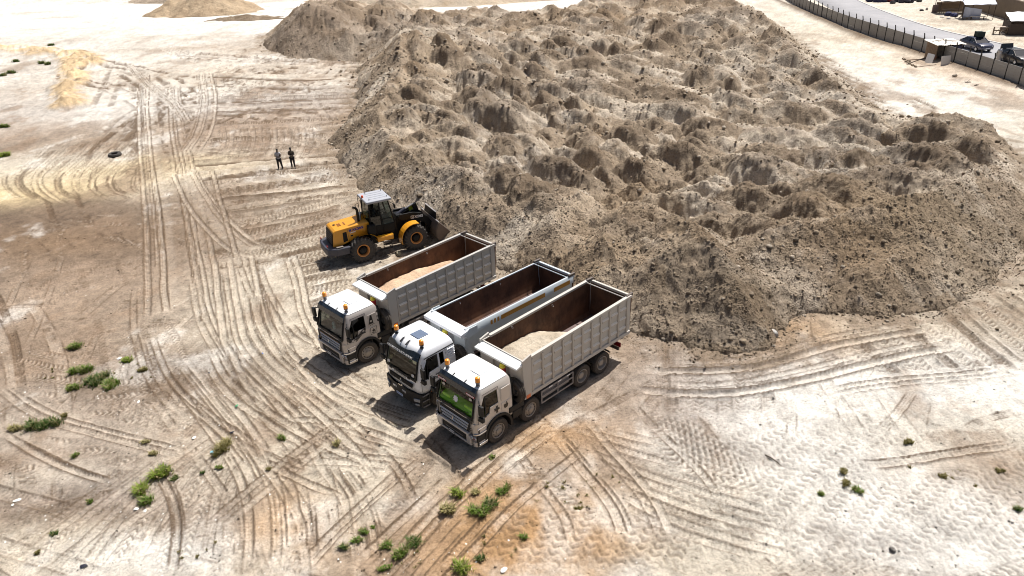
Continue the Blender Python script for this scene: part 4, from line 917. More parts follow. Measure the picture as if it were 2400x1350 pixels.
    for xx in (-3.1, -5.6):
        for s in (1, -1): ring_ = MB(); ring_.lathe([(.05, -.012), (.062, 0), (.05, .012), (.038, 0)], 'x', 10, (xx, s * (W - .19), zt - .22), closed=True); ring_.build('lashing_ring', M_CHROME, root)
    if style == 'box':
        rf = MB(); rf.box(x0 - .33, x0 - .10, W + .001, W + .010, zb - .03, zb + .13); rf.build('reflector', M_ORANGE, root)
M_BEDDARK = paint('dark_steel', (.10, .085, .08), .6, .3, .3)
M_ORPANEL = paint('amber_side_panel', (.48, .22, .02), .45, 0, .2)

# ------------------------------------------------------------------ chassis, axles
def chassis(root, axles, left_box=True):
    f = MB()
    for s in (1, -1): f.box(-7.6, .9, s * .42 - .04, s * .42 + .04, .78, 1.08)
    for x in (-7.5, -6.35, -5, -3.4, -1.8, 0): f.box(x - .06, x + .06, -.40, .40, .80, 1.0)
    f.build('chassis_frame', M_CHASSIS, root)
    f = MB()
    for s in (1, -1): f.box(-8.0, -1.6, s * .5 - .06, s * .5 + .06, 1.09, 1.27)
    for i in range(8): f.box(-7.9 + i * .85, -7.78 + i * .85, -1.16, 1.16, 1.12, 1.268)
    f.build('subframe', M_CHASSIS, root)
    for i, x in enumerate(axles):
        ax = MB(); ax.tube([(x, -1.0, .54), (x, 1.0, .54)], .09, 10)
        if i > 1: ax.ball((x, 0, .54), (.28, .26, .24))
        for s in (1, -1): ax.box(x - .62, x + .62, s * .55 - .05, s * .55 + .05, .66, .74)
        ax.build('axle', M_CHASSIS, root, smooth=True)
    for s in (1, -1):
        tk = MB(); tk.box(-4.25, -2.55, s * .62 if s > 0 else -1.12, 1.12 if s > 0 else s * .62, .58, 1.02); t_ = tk.build('side_tank' if s < 0 else 'battery_box', M_TRIM, root, .05, 3)
        g = MB()
        if s > 0:
            for z in (.50, .80, 1.06): g.box(-4.42, -2.45, 1.17, 1.20, z - .035, z + .035)
            for x in (-4.40, -3.45, -2.47): g.box(x - .03, x + .03, 1.168, 1.198, .5, 1.06)
        else:
            for z in (.55, .85): g.box(-4.42, -2.45, -1.20, -1.17, z - .035, z + .035)
        go = g.build('side_guard', M_TRIM, root)
        if s > 0:
            for x in (-4.1, -3.55, -3.0): q = MB(); q.box(x - .11, x + .11, 1.201, 1.206, 1.03, 1.085); q.build('reflective_strip', M_WHITETXT, go)
    for s in (1, -1):
        for x in axles[2:]:
            pts = [(x + .63 * math.cos(R(a)), .56 + .63 * math.sin(R(a))) for a in range(20, 161, 20)]; q = MB()
            for p0, p1 in zip(pts[:-1], pts[1:]): q.add([(p0[0], s * .66, p0[1]), (p1[0], s * .66, p1[1]), (p1[0], s * 1.2, p1[1]), (p0[0], s * 1.2, p0[1])], [(0, 1, 2, 3)])
            q.build('mudguard', M_CHASSIS, root, smooth=True)
        q = MB(); q.box(-7.75, -7.68, s * .5 if s > 0 else -1.15, 1.15 if s > 0 else s * .5, .70, .92); q.build('tail_lamp', M_REDLAMP, root, .01)
    q = MB(); q.box(-7.70, -7.62, -1.1, 1.1, .55, .68); q.build('rear_bar', M_CHASSIS, root)

def cab_interior(root, dash, seat, wheel_mat=M_SEAT, cushions=None, floor_z=1.12):
    d = MB(); d.prism([(1.02, 1.35), (1.02, 1.68), (.60, 1.80), (.46, 1.66), (.5, 1.35)], 'y', -1.08, 1.08); do = d.build('dashboard', dash, root, .03, 3)
    f = MB(); f.box(-.76, 1.0, -1.10, 1.10, floor_z, floor_z + .05); f.build('cab_floor', M_SEAT, root)
    for y in (.58, -.58):
        s = MB(); s.box(-.38, .20, y - .27, y + .27, 1.45, 1.62); s.add([(-.38, y - .27, 1.55), (-.38, y + .27, 1.55), (-.52, y + .25, 2.30), (-.52, y - .25, 2.30), (-.26, y - .27, 1.55), (-.26, y + .27, 1.55), (-.42, y + .25, 2.30), (-.42, y - .25, 2.30)], [(0, 1, 2, 3), (7, 6, 5, 4), (0, 4, 5, 1), (3, 2, 6, 7), (0, 3, 7, 4), (1, 5, 6, 2)])
        s.build('seat', seat, root, .04, 3)
    st = MB()
    M = Matrix.Translation((.42, .58, 1.86)) @ Matrix.Rotation(R(-32), 4, 'Y'); pts = [M @ Vector((.21 * math.cos(t), .21 * math.sin(t), 0)) for t in [2 * math.pi * i / 18 for i in range(19)]]
    st.tube(pts, .016, 6); st.tube([M @ Vector((0, 0, 0)), M @ Vector((.0, 0, -.35))], .03, 6); st.tube([M @ Vector((-.2, 0, 0)), M @ Vector((.2, 0, 0))], .014, 5); st.build('steering_wheel', wheel_mat, root, smooth=True)
    if cushions:
        for x, y, sx, sy, sz in cushions: c = MB(); c.box(x - sx, x + sx, y - sy, y + sy, 1.74, 1.76 + sz); c.build('cushion', M_GREEN2, do, .05, 3)
    return do

# ------------------------------------------------------------------ square-nosed cab (front and left trucks)
AX = (0, -1.8, -5.0, -6.35)
def cab_fx(z): return np.interp(z, [.4, .95, 1.70, 2.62, 2.80], [1.16, 1.17, 1.12, .86, .72])
def square_cab(root, body, glassm, dash, seat, cush=None):
    lv = [(.92, 1.15, 1.20), (1.25, 1.15, 1.21), (1.70, 1.11, 1.21), (2.2, .98, 1.18), (2.62, .86, 1.12), (2.76, .77, 1.07), (2.845, .60, .97), (2.885, .35, .80)]
    sh = shell('cab_shell', [ring(xf, -.83 + max(0, z - 2.6) * .5, hw, z) for z, xf, hw in lv], body, root)
    wsc = MB(); wsc.add([(1.6, -1.02, 1.60), (1.6, 1.02, 1.60), (1.6, .98, 2.56), (1.6, -.98, 2.56), (.55, -1.02, 1.60), (.55, 1.02, 1.60), (.55, .98, 2.56), (.55, -.98, 2.56)], [(0, 1, 2, 3), (7, 6, 5, 4), (0, 4, 5, 1), (3, 2, 6, 7), (0, 3, 7, 4), (1, 5, 6, 2)])
    win = [(.86, 1.48), (.40, 1.60), (.34, 1.84), (-.08, 1.86), (-.08, 2.46), (.58, 2.46), (.80, 2.1)]
    sc = MB(); sc.prism(win, 'y', .9, 1.6); sc2 = MB(); sc2.prism(win, 'y', -1.6, -.9)
    arch = MB(); arch.lathe([(.001, -1.6), (.70, -1.6), (.70, -.62), (.001, -.62)], 'y', 40, (0, 0, .60)); arch2 = MB(); arch2.lathe([(.001, .62), (.70, .62), (.70, 1.6), (.001, 1.6)], 'y', 40, (0, 0, .60))
    apply_bool(sh, [cutter(wsc), cutter(sc), cutter(sc2), cutter(arch), cutter(arch2)])
    sh.data.materials.clear(); sh.data.materials.append(body); sh.parent = root
    # roof skin, whiter than the body: sun and sky glare put into its colour
    rf = MB(); L = [ring(xf - .005, -.80 + max(0, z - 2.6) * .5, hw, z) for z, xf, hw in [(2.775, .765, 1.075), (2.855, .605, .975), (2.897, .35, .80)]]
    n = len(L[0])
    for l in L: rf.v += l
    for i in range(2):
        for j in range(n): rf.f.append((i * n + j, i * n + (j + 1) % n, (i + 1) * n + (j + 1) % n, (i + 1) * n + j)); rf.m.append(0)
    rf.f.append(tuple(2 * n + j for j in range(n))); rf.m.append(0); roof = rf.build('roof', M_SUNLITROOF, root, smooth=True)
    hq = MB(); hq.box(-.32, .18, -.02, .50, 2.895, 2.935); hq.build('roof_hatch', M_SUNLITROOF, roof, .008)
    rbs = MB()
    for y in (-.6, -.35, .62, .8): rbs.box(-.65, .3, y - .012, y + .012, 2.892, 2.902)
    rbs.build('roof_rib', M_SUNLITROOF, roof)
    # panes and black surround
    g = MB(); g.quad((1.085, -1.03, 1.60), (1.085, 1.03, 1.60), (.845, .985, 2.57), (.845, -.985, 2.57)); g.build('windshield', glassm, root)
    fr = MB()
    fr.bar((1.125, -1.05, 1.62), (1.125, 1.05, 1.62), .03, .13); fr.bar((1.13, -1.04, 1.66), (.885, -.985, 2.56), .09, .03, up=(0, 1, 0)); fr.bar((1.13, 1.04, 1.66), (.885, .985, 2.56), .09, .03, up=(0, 1, 0)); fr.bar((.88, -1.0, 2.57), (.88, 1.0, 2.57), .03, .12)
    fr.build('windshield_seal', M_BLACK, root, .008)
    for s in (1, -1):
        wn = 'side_window'; q = MB(); q.add([(p[0], s * (1.165 if p[1] < 2.2 else 1.12), p[1]) for p in win], [tuple(range(len(win)))]); q.build(wn, M_GLASSD, root)
        q = MB(); q.bar((.60, s * 1.215, 1.55), (.56, s * 1.15, 2.44), .05, .012, up=(0, 1, 0)); q.build('window_divider', M_BLACK, root)
        # door outline, handle, sill
        q = MB()
        for p0, p1 in (((-.14, 1.2), (-.14, 2.55)), ((-.14, 2.55), (.66, 2.55)), ((.98, 1.06), (.98, 1.66)), ((.98, 1.06), (.66, 1.06))):
            q.bar((p0[0], s * (1.212 if p0[1] < 2.2 else 1.135), p0[1]), (p1[0], s * (1.212 if p1[1] < 2.2 else 1.135), p1[1]), .008, .014, up=(0, 1, 0)); q.build('door_seam', M_DECAL, root); q = MB()
        q = MB(); q.box(-.02, .16, s * 1.225 - .015, s * 1.225 + .015, 1.63, 1.68); q.build('door_handle', M_BLACK, root, .008)
        q = MB(); q.box(.66, 1.02, s * 1.21 - .012, s * 1.21 + .012, .98, 1.17); q.build('sill_panel', M_BLACK, root, .008)
        q = MB(); q.box(.62, 1.06, s * 1.215 - .02, s * 1.215 + .02, 1.175, 1.21); q.build('sill_trim', M_CHROME, root, .005)
        # pressed quarter panel and locker lid
        q = MB(); q.box(-.70, -.22, s * 1.205, s * 1.222, 1.86, 2.42); q.build('quarter_panel', body, root, .02, 3)
        q = MB(); q.box(-.66, -.22, s * 1.205, s * 1.224, 1.38, 1.74); q.build('locker_lid', body, root, .02, 3)
        # black wheel arch, steps
        pts = [(.74 * math.cos(R(a)), .60 + .74 * math.sin(R(a))) for a in range(-12, 193, 12)]; q = MB(); n = len(pts)
        inr = [(.64 * math.cos(R(a)), .60 + .64 * math.sin(R(a))) for a in range(-12, 193, 12)]
        y0, y1 = s * .70, s * 1.26
        for i in range(n - 1):
            a, b_, c, d = pts[i], pts[i + 1], inr[i + 1], inr[i]
            q.add([(a[0], y0, a[1]), (b_[0], y0, b_[1]), (b_[0], y1, b_[1]), (a[0], y1, a[1]), (d[0], y0, d[1]), (c[0], y0, c[1]), (c[0], y1, c[1]), (d[0], y1, d[1])], [(0, 1, 2, 3), (7, 6, 5, 4), (3, 2, 6, 7)])
        q.build('wheel_arch', M_BLACK, root, smooth=True)
        q = MB(); q.box(-1.42, -.60, s * 1.0 if s > 0 else -1.24, 1.24 if s > 0 else s * 1.0, 1.02, 1.30); q.box(-1.3, -.80, s * .85 if s > 0 else -1.22, 1.22 if s > 0 else s * .85, .62, 1.0); q.build('rear_fender', M_BLACK, root, .04, 2)
        q = MB(); q.box(.66, 1.10, s * .95 if s > 0 else -1.24, 1.24 if s > 0 else s * .95, .42, .90); bx = q.build('step_box', M_BLACK, root, .02)
        q = MB(); q.box(.64, 1.06, s * 1.241 - .06, s * 1.241 + .05, .50, .545); q.build('step', M_CHROME, bx, .008)
        mirror(root, s)
    # visor
    v = MB(); v.add([(.98, -1.10, 2.50), (.98, 1.10, 2.50), (.90, 1.07, 2.70), (.90, -1.07, 2.70), (.95, -1.10, 2.50), (.95, 1.10, 2.50), (.86, 1.07, 2.70), (.86, -1.07, 2.70)], [(0, 1, 2, 3), (7, 6, 5, 4), (0, 4, 5, 1), (3, 2, 6, 7), (0, 3, 7, 4), (1, 5, 6, 2)])
    v.add([(.905, -1.07, 2.705), (.905, 1.07, 2.705), (.79, 1.03, 2.83), (.79, -1.03, 2.83), (.88, -1.07, 2.69), (.88, 1.07, 2.69), (.76, 1.03, 2.80), (.76, -1.03, 2.80)], [(0, 1, 2, 3), (7, 6, 5, 4), (0, 4, 5, 1), (3, 2, 6, 7), (0, 3, 7, 4), (1, 5, 6, 2)])
    vis = v.build('sun_visor', M_NAVY, root, .01)
    for y in (-.34, .34): q = MB(); q.bar((.80, y, 2.845), (.68, y, 2.90), .04, .02); q.build('visor_bracket', M_BLACK, vis)
    for y in (.88, -.88): beacon(root, .60, y, 2.84)
    # front: hood flap, three bright slats, star badge, bumper
    q = MB(); q.add([(1.135, -.92, 1.50), (1.135, .92, 1.50), (1.175, .86, .98), (1.175, -.86, .98)], [(0, 1, 2, 3)]); q.build('grille_backing', M_BLACK, root)
    for i, z in enumerate((1.36, 1.22, 1.08)):
        wy = .84 - i * .05; q = MB(); q.add([(1.165, -wy, z + .030), (1.165, wy, z + .030), (1.215, wy - .03, z - .005), (1.215, -wy + .03, z - .005), (1.185, wy, z - .045), (1.185, -wy, z - .045)], [(0, 1, 2, 3), (3, 2, 4, 5), (0, 3, 5), (1, 4, 2), (0, 5, 4, 1)]); q.build('grille_slat', M_SLAT, root, smooth=False)
    bz = MB(); M = frame((1.25, 0, 1.22), (0, 1, 0), (0, 0, 1))
    for k in range(3):
        a = math.pi / 2 + k * 2 * math.pi / 3; p = [M @ Vector((.15 * math.cos(a), .15 * math.sin(a), 0)), M @ Vector((.045 * math.cos(a + .9), .045 * math.sin(a + .9), 0)), M @ Vector((0, 0, 0)), M @ Vector((.045 * math.cos(a - .9), .045 * math.sin(a - .9), 0)), M @ Vector((.01, 0, .04))]
        bz.add(p, [(0, 1, 4), (4, 1, 2), (0, 4, 3), (4, 2, 3)])
    bz.build('badge', M_CHROME, root)
    q = MB(); q.box(1.10, 1.27, -.88, .88, .86, .96); q.box(1.05, 1.24, -.98, .98, .42, .50); q.box(1.02, 1.25, -.98, -.72, .50, .86); q.box(1.02, 1.25, .72, .98, .50, .86); q.build('bumper', body, root, .03, 3)
    q = MB(); q.box(1.0, 1.20, -.72, .72, .49, .87); q.build('bumper_opening', M_BLACK, root)
    q = MB(); q.box(1.16, 1.215, -.5, .5, .60, .64); q.build('bumper_bar', M_TRIM, root)
    for s in (1, -1):
        P = ring(1.24, .62, 1.245, 0, .22, .02, 6, 3, .06)
        P = [p for p in P if p[1] * s > .90]
        P.sort(key=lambda p: -p[0] * 1 + abs(p[1])); P = [(p[0], p[1]) for p in P]
        P.sort(key=lambda p: math.atan2(p[0] - .7, abs(p[1]) - .9))
        def strip(name, z0, z1, inset, mat, par):
            q = MB(); n = len(P)
            for (zz) in (z0, z1):
                for p in P: q.v.append((p[0] - inset, p[1] - s * inset, zz))
            for i in range(n - 1): q.f.append((i, i + 1, n + i + 1, n + i)); q.m.append(0)
            q.f.append(tuple(range(n, 2 * n))); q.m.append(0); q.f.append(tuple(range(n))); q.m.append(0)
            return q.build(name, mat, par, smooth=False)
        strip('corner_panel', 1.00, 1.42, .02, body, root); strip('corner_trim', .95, .995, -.012, M_CHROME, root)
        hl = strip('headlamp', .62, .945, .01, M_TRIM, root)
        for k, (yy_, zz_, rr_) in enumerate(((.99, .82, .085), (1.13, .80, .075))):
            q = MB(); q.lathe([(.001, .03), (rr_, .02), (rr_ * 1.1, -.02)], 'x', 14, (1.215 - k * .05, s * yy_, zz_)); q.build('lens', M_LAMP if k == 0 else M_LAMP, hl, smooth=True)
        q = MB(); q.lathe([(.001, .035), (.035, .03), (.04, -.01)], 'x', 10, (1.17, s * 1.13, .80)); q.build('indicator', M_REDLAMP, hl)
        strip('bumper_corner', .40, .615, -.005, body, root)
    pl = MB(); pl.box(1.255, 1.265, -.30, .02, .47, .60); po = pl.build('number_plate', M_WHITETXT, root)
    text_obj('lettering', 'KMC 32 XA', .085, M_DECAL, po, frame((1.267, -.14, .535), (0, 1, 0), (0, 0, 1)), .001, .002)
    w_ = MB()
    for y, dy in ((-.75, .62), (.05, .62)): w_.bar((1.15, y, 1.64), (1.115, y + dy, 1.72), .02, .02); w_.bar((1.13, y + .1, 1.70), (1.07, y + dy + .15, 1.80), .012, .012)
    w_.build('wiper', M_BLACK, root)
    for y in (-.75, .02, .7): q = MB(); q.ball((1.145, y, 1.60), .022, 8, 5); q.build('wiper_cap', M_CHROME, root)
    cab_interior(root, dash, seat, cushions=cush)
    q = MB(); q.box(-.74, -.70, -1.0, 1.0, 1.2, 2.5); q.build('rear_lining', M_SEAT, root)
    # gap behind the cab: air intake and exhaust
    q = MB(); q.tube([(-.98, .96, 1.1), (-.98, .96, 2.3), (-.98, .80, 2.45)], .09, 10); q.build('air_intake', M_BLACK, root, smooth=True)
    q = MB(); q.box(-1.02, -.84, -.95, .55, 1.0, 2.2); q.build('radiator_shroud', M_CHASSIS, root, .03)
M_SLAT = plain('pale_slat', (.64, .62, .60), .5, 0, .3, var=.05)

def soil_load(name, root_M, prof, half, z0, col, label, seed, x0, x1, peak_y=.25):
    """sand lying in a body: a low ridge with slumped edges"""
    nx, ny = 120, 44; X, Y = np.meshgrid(np.linspace(x0, x1, nx), np.linspace(-half, half, ny), indexing='ij')
    px = [p[0] for p in prof]; pzz = [p[1] for p in prof]; pl = [p[2] for p in prof]; ph = [p[3] for p in prof]
    H = np.interp(-X, [-a for a in px], pzz); lo = np.interp(-X, [-a for a in px], pl); hi = np.interp(-X, [-a for a in px], ph)
    n = fbm(X * 1.0, Y * 1.0 + seed, .9, 4, seed, .6)
    c = (lo + hi) / 2; w_ = np.maximum((hi - lo) / 2, .05); t = np.clip(1 - np.abs(Y + n * .12 - c) / w_, -1, 1)
    z = z0 + H * np.clip(t, 0, 1) ** .6 + n * .06 * np.clip(t * 4, 0, 1) + fbm(X, Y, .2, 3, seed + 1) * .025
    z = np.where(t <= 0.0, z0 - .06, z)
    V = np.stack([X, Y, z], -1).reshape(-1, 3); F = grid_faces(nx, ny); keep = (t.ravel()[F] > -.02).any(1); F = F[keep]
    used = np.unique(F); mp = np.zeros(X.size, np.int64); mp[used] = np.arange(len(used))
    k = np.clip(.5 + n, 0, 1)[..., None]; C = np.array(col[0]) * (1 - k) + np.array(col[1]) * k
    me = fast_mesh(name, V[used], mp[F], LOADSOIL, C.reshape(-1, 3)[used]); o = link(name, me); o.matrix_world = root_M
    return tag(o, label, 'sand load')
def pose(x, y, a): return (x, y, gz(x, y) * 0), a

def truck_square(pos, ang, body, grey, label, glassm, dash, seat, cush=None, variant='front'):
    root = empty('dump_truck', (pos[0], pos[1], 0.0), ang); tag(root, label, 'dump truck', 'dump trucks parked side by side')
    chassis(root, AX)
    for i, x in enumerate(AX):
        for s in (1, -1):
            if i < 2: add_wheel(root, x, s * 1.07, .54, 'f', R(-6 if variant == 'left' and i == 0 else 0))
            else: add_wheel(root, x, s * 1.07, .54, 'r'); add_wheel(root, x, s * .74, .54, 'r')
    square_cab(root, body, glassm, dash, seat, cush)
    dump_body(root, 'box', grey)
    return root
side_pl = lambda x, z, y=1.226: ((x, y, z), (-1, 0, 0), (0, 0, 1))   # on the left side, u runs rearward
T3 = (-1.588, 22.885); A3 = 3.8969; T1 = (-7.631, 28.938); A1 = 3.904; T2 = (-3.95, 25.45); A2 = 3.889
front_truck = truck_square(T3, A3, M_SILVER, M_BEDGREY2, 'champagne dump truck with bright green dashboard behind its windshield, nearest the camera', M_GLASSC, M_GREEN, M_SEAT, [(.80, -.72, .14, .24, .12), (.78, .62, .15, .28, .12)], 'front')
left_truck = truck_square(T1, A1, M_SILVER2, M_BEDGREY, 'champagne dump truck with black arrow and star stickers, beside the wheel loader', M_GLASS, M_DASH, M_SEAT, None, 'left')
# stickers, front truck
poly_decal('sticker', [(-.05, -.16), (.05, -.16), (.05, -.05), (.13, -.05), (.13, .05), (.05, .05), (.05, .16), (-.05, .16), (-.05, .05), (-.13, .05), (-.13, -.05), (-.05, -.05)], front_truck, M_DECAL, side_pl(.02, 1.60, 1.213))
poly_decal('sticker', [(0, -.10), (.05, -.12), (.10, -.06), (.12, .02), (.09, .08), (.04, .08), (0, .065), (-.04, .08), (-.09, .08), (-.12, .02), (-.10, -.06), (-.05, -.12)], front_truck, M_DECAL, side_pl(-.44, 1.55))
poly_decal('sticker', [(-.01, .09), (.05, .10), (.08, .17), (.02, .15)], front_truck, M_DECAL, side_pl(-.44, 1.55))
poly_decal('sticker', [(0, -.11), (.085, 0), (0, .11), (-.085, 0)], front_truck, M_DECAL, ((1.145, .98, 1.50), (0, 1, 0), (0, 0, 1)), .012)
text_obj('lettering', 'C', .17, M_DECAL, front_truck, frame((1.225, 1.02, 1.22), (-.25, 1, 0), (0, 0, 1)), .004, .006)
for y, s_ in ((-.82, 'ALMADEZZA'), (.82, 'ALMADEZZA')):
    q = MB(); q.box(.972, .976, y - .24, y + .24, 2.515, 2.60); Ms = Matrix.Translation((0, 0, 0))
    st = MB(); st.add([(.983, y - .24, 2.52), (.983, y + .24, 2.52), (.958, y + .24, 2.59), (.958, y - .24, 2.59)], [(0, 1, 2, 3)]); so = st.build('visor_strip', M_REDTXT, front_truck)
    text_obj('lettering', s_, .07, M_WHITETXT, so, frame((.974, y, 2.555), (0, 1, 0), (-.3, 0, 1)), .003, .003, .44)
M_BADGEW = plain('white_sticker', (.78, .78, .86), .5, var=.06)
poly_decal('sticker', star_pts(8, .155, .105), front_truck, M_BADGEW, ((1.005, -.02, 2.02), (0, 1, 0), (-.25, 0, 1)), .008)
for y in (-.78, .78): poly_decal('sticker', ngon_pts(8, .07, 0, 0, 1.3, .8), front_truck, M_GREYTXT, ((.935, y, 2.33), (0, 1, 0), (-.25, 0, 1)), .006)
q = MB(); q.box(-.30, -.26, .85, 1.08, 1.7, 2.45); q.box(-.2, .4, 1.06, 1.09, 2.28, 2.5); q.build('curtain', M_CURTAIN, front_truck, .01)
# stickers, left truck
def stripe(u0, v0, u1, v1, w0, w1, plane, nm='sticker', par=left_truck):
    d = math.hypot(u1 - u0, v1 - v0); nx, ny = -(v1 - v0) / d, (u1 - u0) / d
    return poly_decal(nm, [(u0 - nx * w0, v0 - ny * w0), (u1 - nx * w1, v1 - ny * w1), (u1 + nx * w1, v1 + ny * w1), (u0 + nx * w0, v0 + ny * w0)], par, M_DECAL, plane)
pl_ = side_pl(0, 0, 1.214)
for nn in (.045, -.045): stripe(-.95 + nn * .7, 1.22 - nn * .7, -.66 + nn * .7, 1.40 - nn * .7, .016, .016, pl_); stripe(-.58 + nn, 1.44 - nn, -.06 + nn, 1.78 - nn, .02, .02, pl_)
stripe(-.55, 1.46, -.14, 1.73, .022, .03, pl_)
poly_decal('sticker', [(-.12, 1.86), (.04, 1.90), (.03, 1.72), (-.03, 1.76)], left_truck, M_DECAL, pl_)
pq = side_pl(-.44, 1.56)
poly_decal('sticker', star_pts(5, .11, .045), left_truck, M_DECAL, pq)
for a, b in (((-.17, -.17), (.17, -.17)), ((.17, -.17), (.17, .17)), ((.17, .17), (-.17, .17)), ((-.17, .17), (-.17, -.17))): stripe(a[0], a[1], b[0], b[1], .008, .008, pq)
for i in range(6): a0, a1 = R(200 + i * 23), R(223 + i * 23); stripe(.12 * math.cos(a0), .12 * math.sin(a0) + .0, .12 * math.cos(a1), .12 * math.sin(a1), .012, .012, pq)
pk = side_pl(-.42, 2.14)
poly_decal('sticker', [(-.20, -.20), (.06, -.20), (.0, .24), (-.08, .24)], left_truck, M_DECAL, pk, .008)
poly_decal('sticker', ngon_pts(10, .05, -.06, -.06), left_truck, M_SILVER2, pk, .010)
for k in range(3): poly_decal('sticker', ngon_pts(8, .025, -.12 + k * .10, -.25), left_truck, M_DECAL, pk, .008)
stripe(.06, .03, .36, .38, .045, .03, side_pl(-.42, 2.12, 1.215)); stripe(.06, .05, .40, -.22, .045, .035, side_pl(-.42, 2.12, 1.215))
poly_decal('sticker', [(.28, .02), (.36, .08), (.30, .14), (.28, .11), (.25, .14), (.20, .08)], left_truck, M_DECAL, side_pl(-.42, 2.10, 1.214))
toy = MB(); toy.ball((.86, .02, 1.84), (.08, .1, .11)); toy.ball((.86, .02, 2.02), (.085, .10, .10)); toy.build('plush_toy', M_TOY, left_truck, smooth=True)
toy = MB(); toy.ball((.80, -.74, 2.22), (.04, .13, .10)); toy.ball((.84, -.72, 2.02), (.05, .12, .07)); toy.build('plush_toy', M_TOY2, left_truck, smooth=True)
q = MB()
for k in range(12): q.box(1.168, 1.172, -.8 + k * .13, -.72 + k * .13, 1.41, 1.435)
q.build('amber_strip', M_ORPANEL, left_truck)

# ------------------------------------------------------------------ rounded white cab (middle truck)
def round_cab(root):
    body = M_WHITECAB
    lv = [(1.02, 1.12, 1.20), (1.3, 1.13, 1.22), (1.70, 1.11, 1.22), (2.2, .99, 1.19), (2.60, .88, 1.15), (2.80, .78, 1.11), (2.93, .62, 1.03), (2.98, .40, .9)]
    sh = shell('cab_shell', [ring(xf, -.92 + max(0, z - 2.7) * .5, hw, z, .22, .09, 6, 3, .07) for z, xf, hw in lv], body, root)
    w = MB(); w.add([(1.6, -1.02, 1.66), (1.6, 1.02, 1.66), (1.6, .98, 2.66), (1.6, -.98, 2.66), (.52, -1.02, 1.66), (.52, 1.02, 1.66), (.52, .98, 2.66), (.52, -.98, 2.66)], [(0, 1, 2, 3), (7, 6, 5, 4), (0, 4, 5, 1), (3, 2, 6, 7), (0, 3, 7, 4), (1, 5, 6, 2)])
    wins = [[(.88, 1.58), (.60, 1.62), (.50, 1.88), (.02, 1.94), (.02, 2.56), (.55, 2.56), (.80, 2.1)], [(-.06, 1.96), (-.30, 2.02), (-.30, 2.54), (-.06, 2.54)]]
    cs = [cutter(w)]
    for win in wins:
        for s in (1, -1): m = MB(); m.prism(win, 'y', s * .9, s * 1.6); cs.append(cutter(m))
    for s in (1, -1): a = MB(); a.lathe([(.001, s * .62), (.72, s * .62), (.72, s * 1.6), (.001, s * 1.6)], 'y', 40, (0, 0, .60)); cs.append(cutter(a))
    apply_bool(sh, cs); sh.data.materials.clear(); sh.data.materials.append(body); sh.parent = root
    g = MB(); g.quad((1.085, -1.03, 1.66), (1.085, 1.03, 1.66), (.845, .985, 2.67), (.845, -.985, 2.67)); g.build('windshield', M_GLASSD2, root)
    fr = MB(); fr.bar((1.118, -1.04, 1.66), (1.118, 1.04, 1.66), .03, .10); fr.bar((1.115, -1.04, 1.70), (.875, -.985, 2.66), .07, .03, up=(0, 1, 0)); fr.bar((1.115, 1.04, 1.70), (.875, .985, 2.66), .07, .03, up=(0, 1, 0)); fr.build('windshield_seal', M_BLACK, root, .008)
    for s in (1, -1):
        for win in wins: q = MB(); q.add([(p[0], s * (1.17 if p[1] < 2.2 else 1.13), p[1]) for p in win], [tuple(range(len(win)))]); q.build('side_window', M_GLASSD, root)
        q = MB(); q.bar((.62, s * 1.222, 1.62), (.58, s * 1.165, 2.54), .045, .012, up=(0, 1, 0)); q.build('window_divider', M_BLACK, root)
        q = MB()
        for p0, p1 in (((-.02, 1.28), (-.02, 1.92)), ((.98, 1.16), (.98, 1.68)), ((-.02, 2.62), (.66, 2.62)), ((-.4, 1.1), (-.4, 2.6))): q.bar((p0[0], s * (1.222 if p0[1] < 2.2 else 1.16), p0[1]), (p1[0], s * (1.222 if p1[1] < 2.2 else 1.16), p1[1]), .007, .014, up=(0, 1, 0)); q.build('door_seam', M_DECAL, root); q = MB()
        q = MB(); q.box(.04, .24, s * 1.235 - .015, s * 1.235 + .015, 1.66, 1.70); q.build('door_handle', M_BLACK, root, .008)
        for k in range(5): q = MB(); q.bar((-.46, s * 1.20, 2.10 + k * .11), (-.86, s * 1.195, 2.10 + k * .11), .05, .05); q.build('vent_rib', body, root, .02, 2)
        q = MB(); q.bar((.70, s * 1.175, 2.62), (-.88, s * 1.15, 2.66), .03, .05); q.build('roof_gutter', M_BLACK, root, .01)
        pts = [(.76 * math.cos(R(a)), .60 + .76 * math.sin(R(a))) for a in range(-12, 193, 12)]; q = MB(); y0, y1 = s * .70, s * 1.25
        for a, b_ in zip(pts[:-1], pts[1:]): q.add([(a[0], y0, a[1]), (b_[0], y0, b_[1]), (b_[0], y1, b_[1]), (a[0], y1, a[1]), (a[0] * .9, y1, .06 + a[1] * .9), (b_[0] * .9, y1, .06 + b_[1] * .9)], [(0, 1, 2, 3), (3, 2, 5, 4)])
        q.build('wheel_arch', M_BLACK, root, smooth=True)
        q = MB(); q.box(-1.3, -.66, s * .95 if s > 0 else -1.22, 1.22 if s > 0 else s * .95, .7, 1.22); q.build('rear_fender', M_BLACK, root, .05, 2)
        q = MB(); q.box(.66, 1.08, s * .95 if s > 0 else -1.22, 1.22 if s > 0 else s * .95, .40, 1.03); bx = q.build('step_box', M_BLACK, root, .03)
        for z in (.42, .68, .94): q = MB(); q.box(.68, 1.02, s * 1.221 - .06, s * 1.221 + .05, z, z + .03); q.build('step', M_TRIM, bx, .006)
        mirror(root, s)
        q = MB(); q.ball((.55, s * 1.27, 1.05), .04, 8, 5); q.build('side_marker', M_ORANGE, root)
    sk = MB(); sk.prism(ngon_pts(4, .40, 0, 0), 'z', 0, .03)
    q = MB(); q.box(-.28, .26, -.28, .28, 2.978, 3.015); q.build('roof_window', M_ROOFGLASS, root, .10, 3)
    hn = MB()
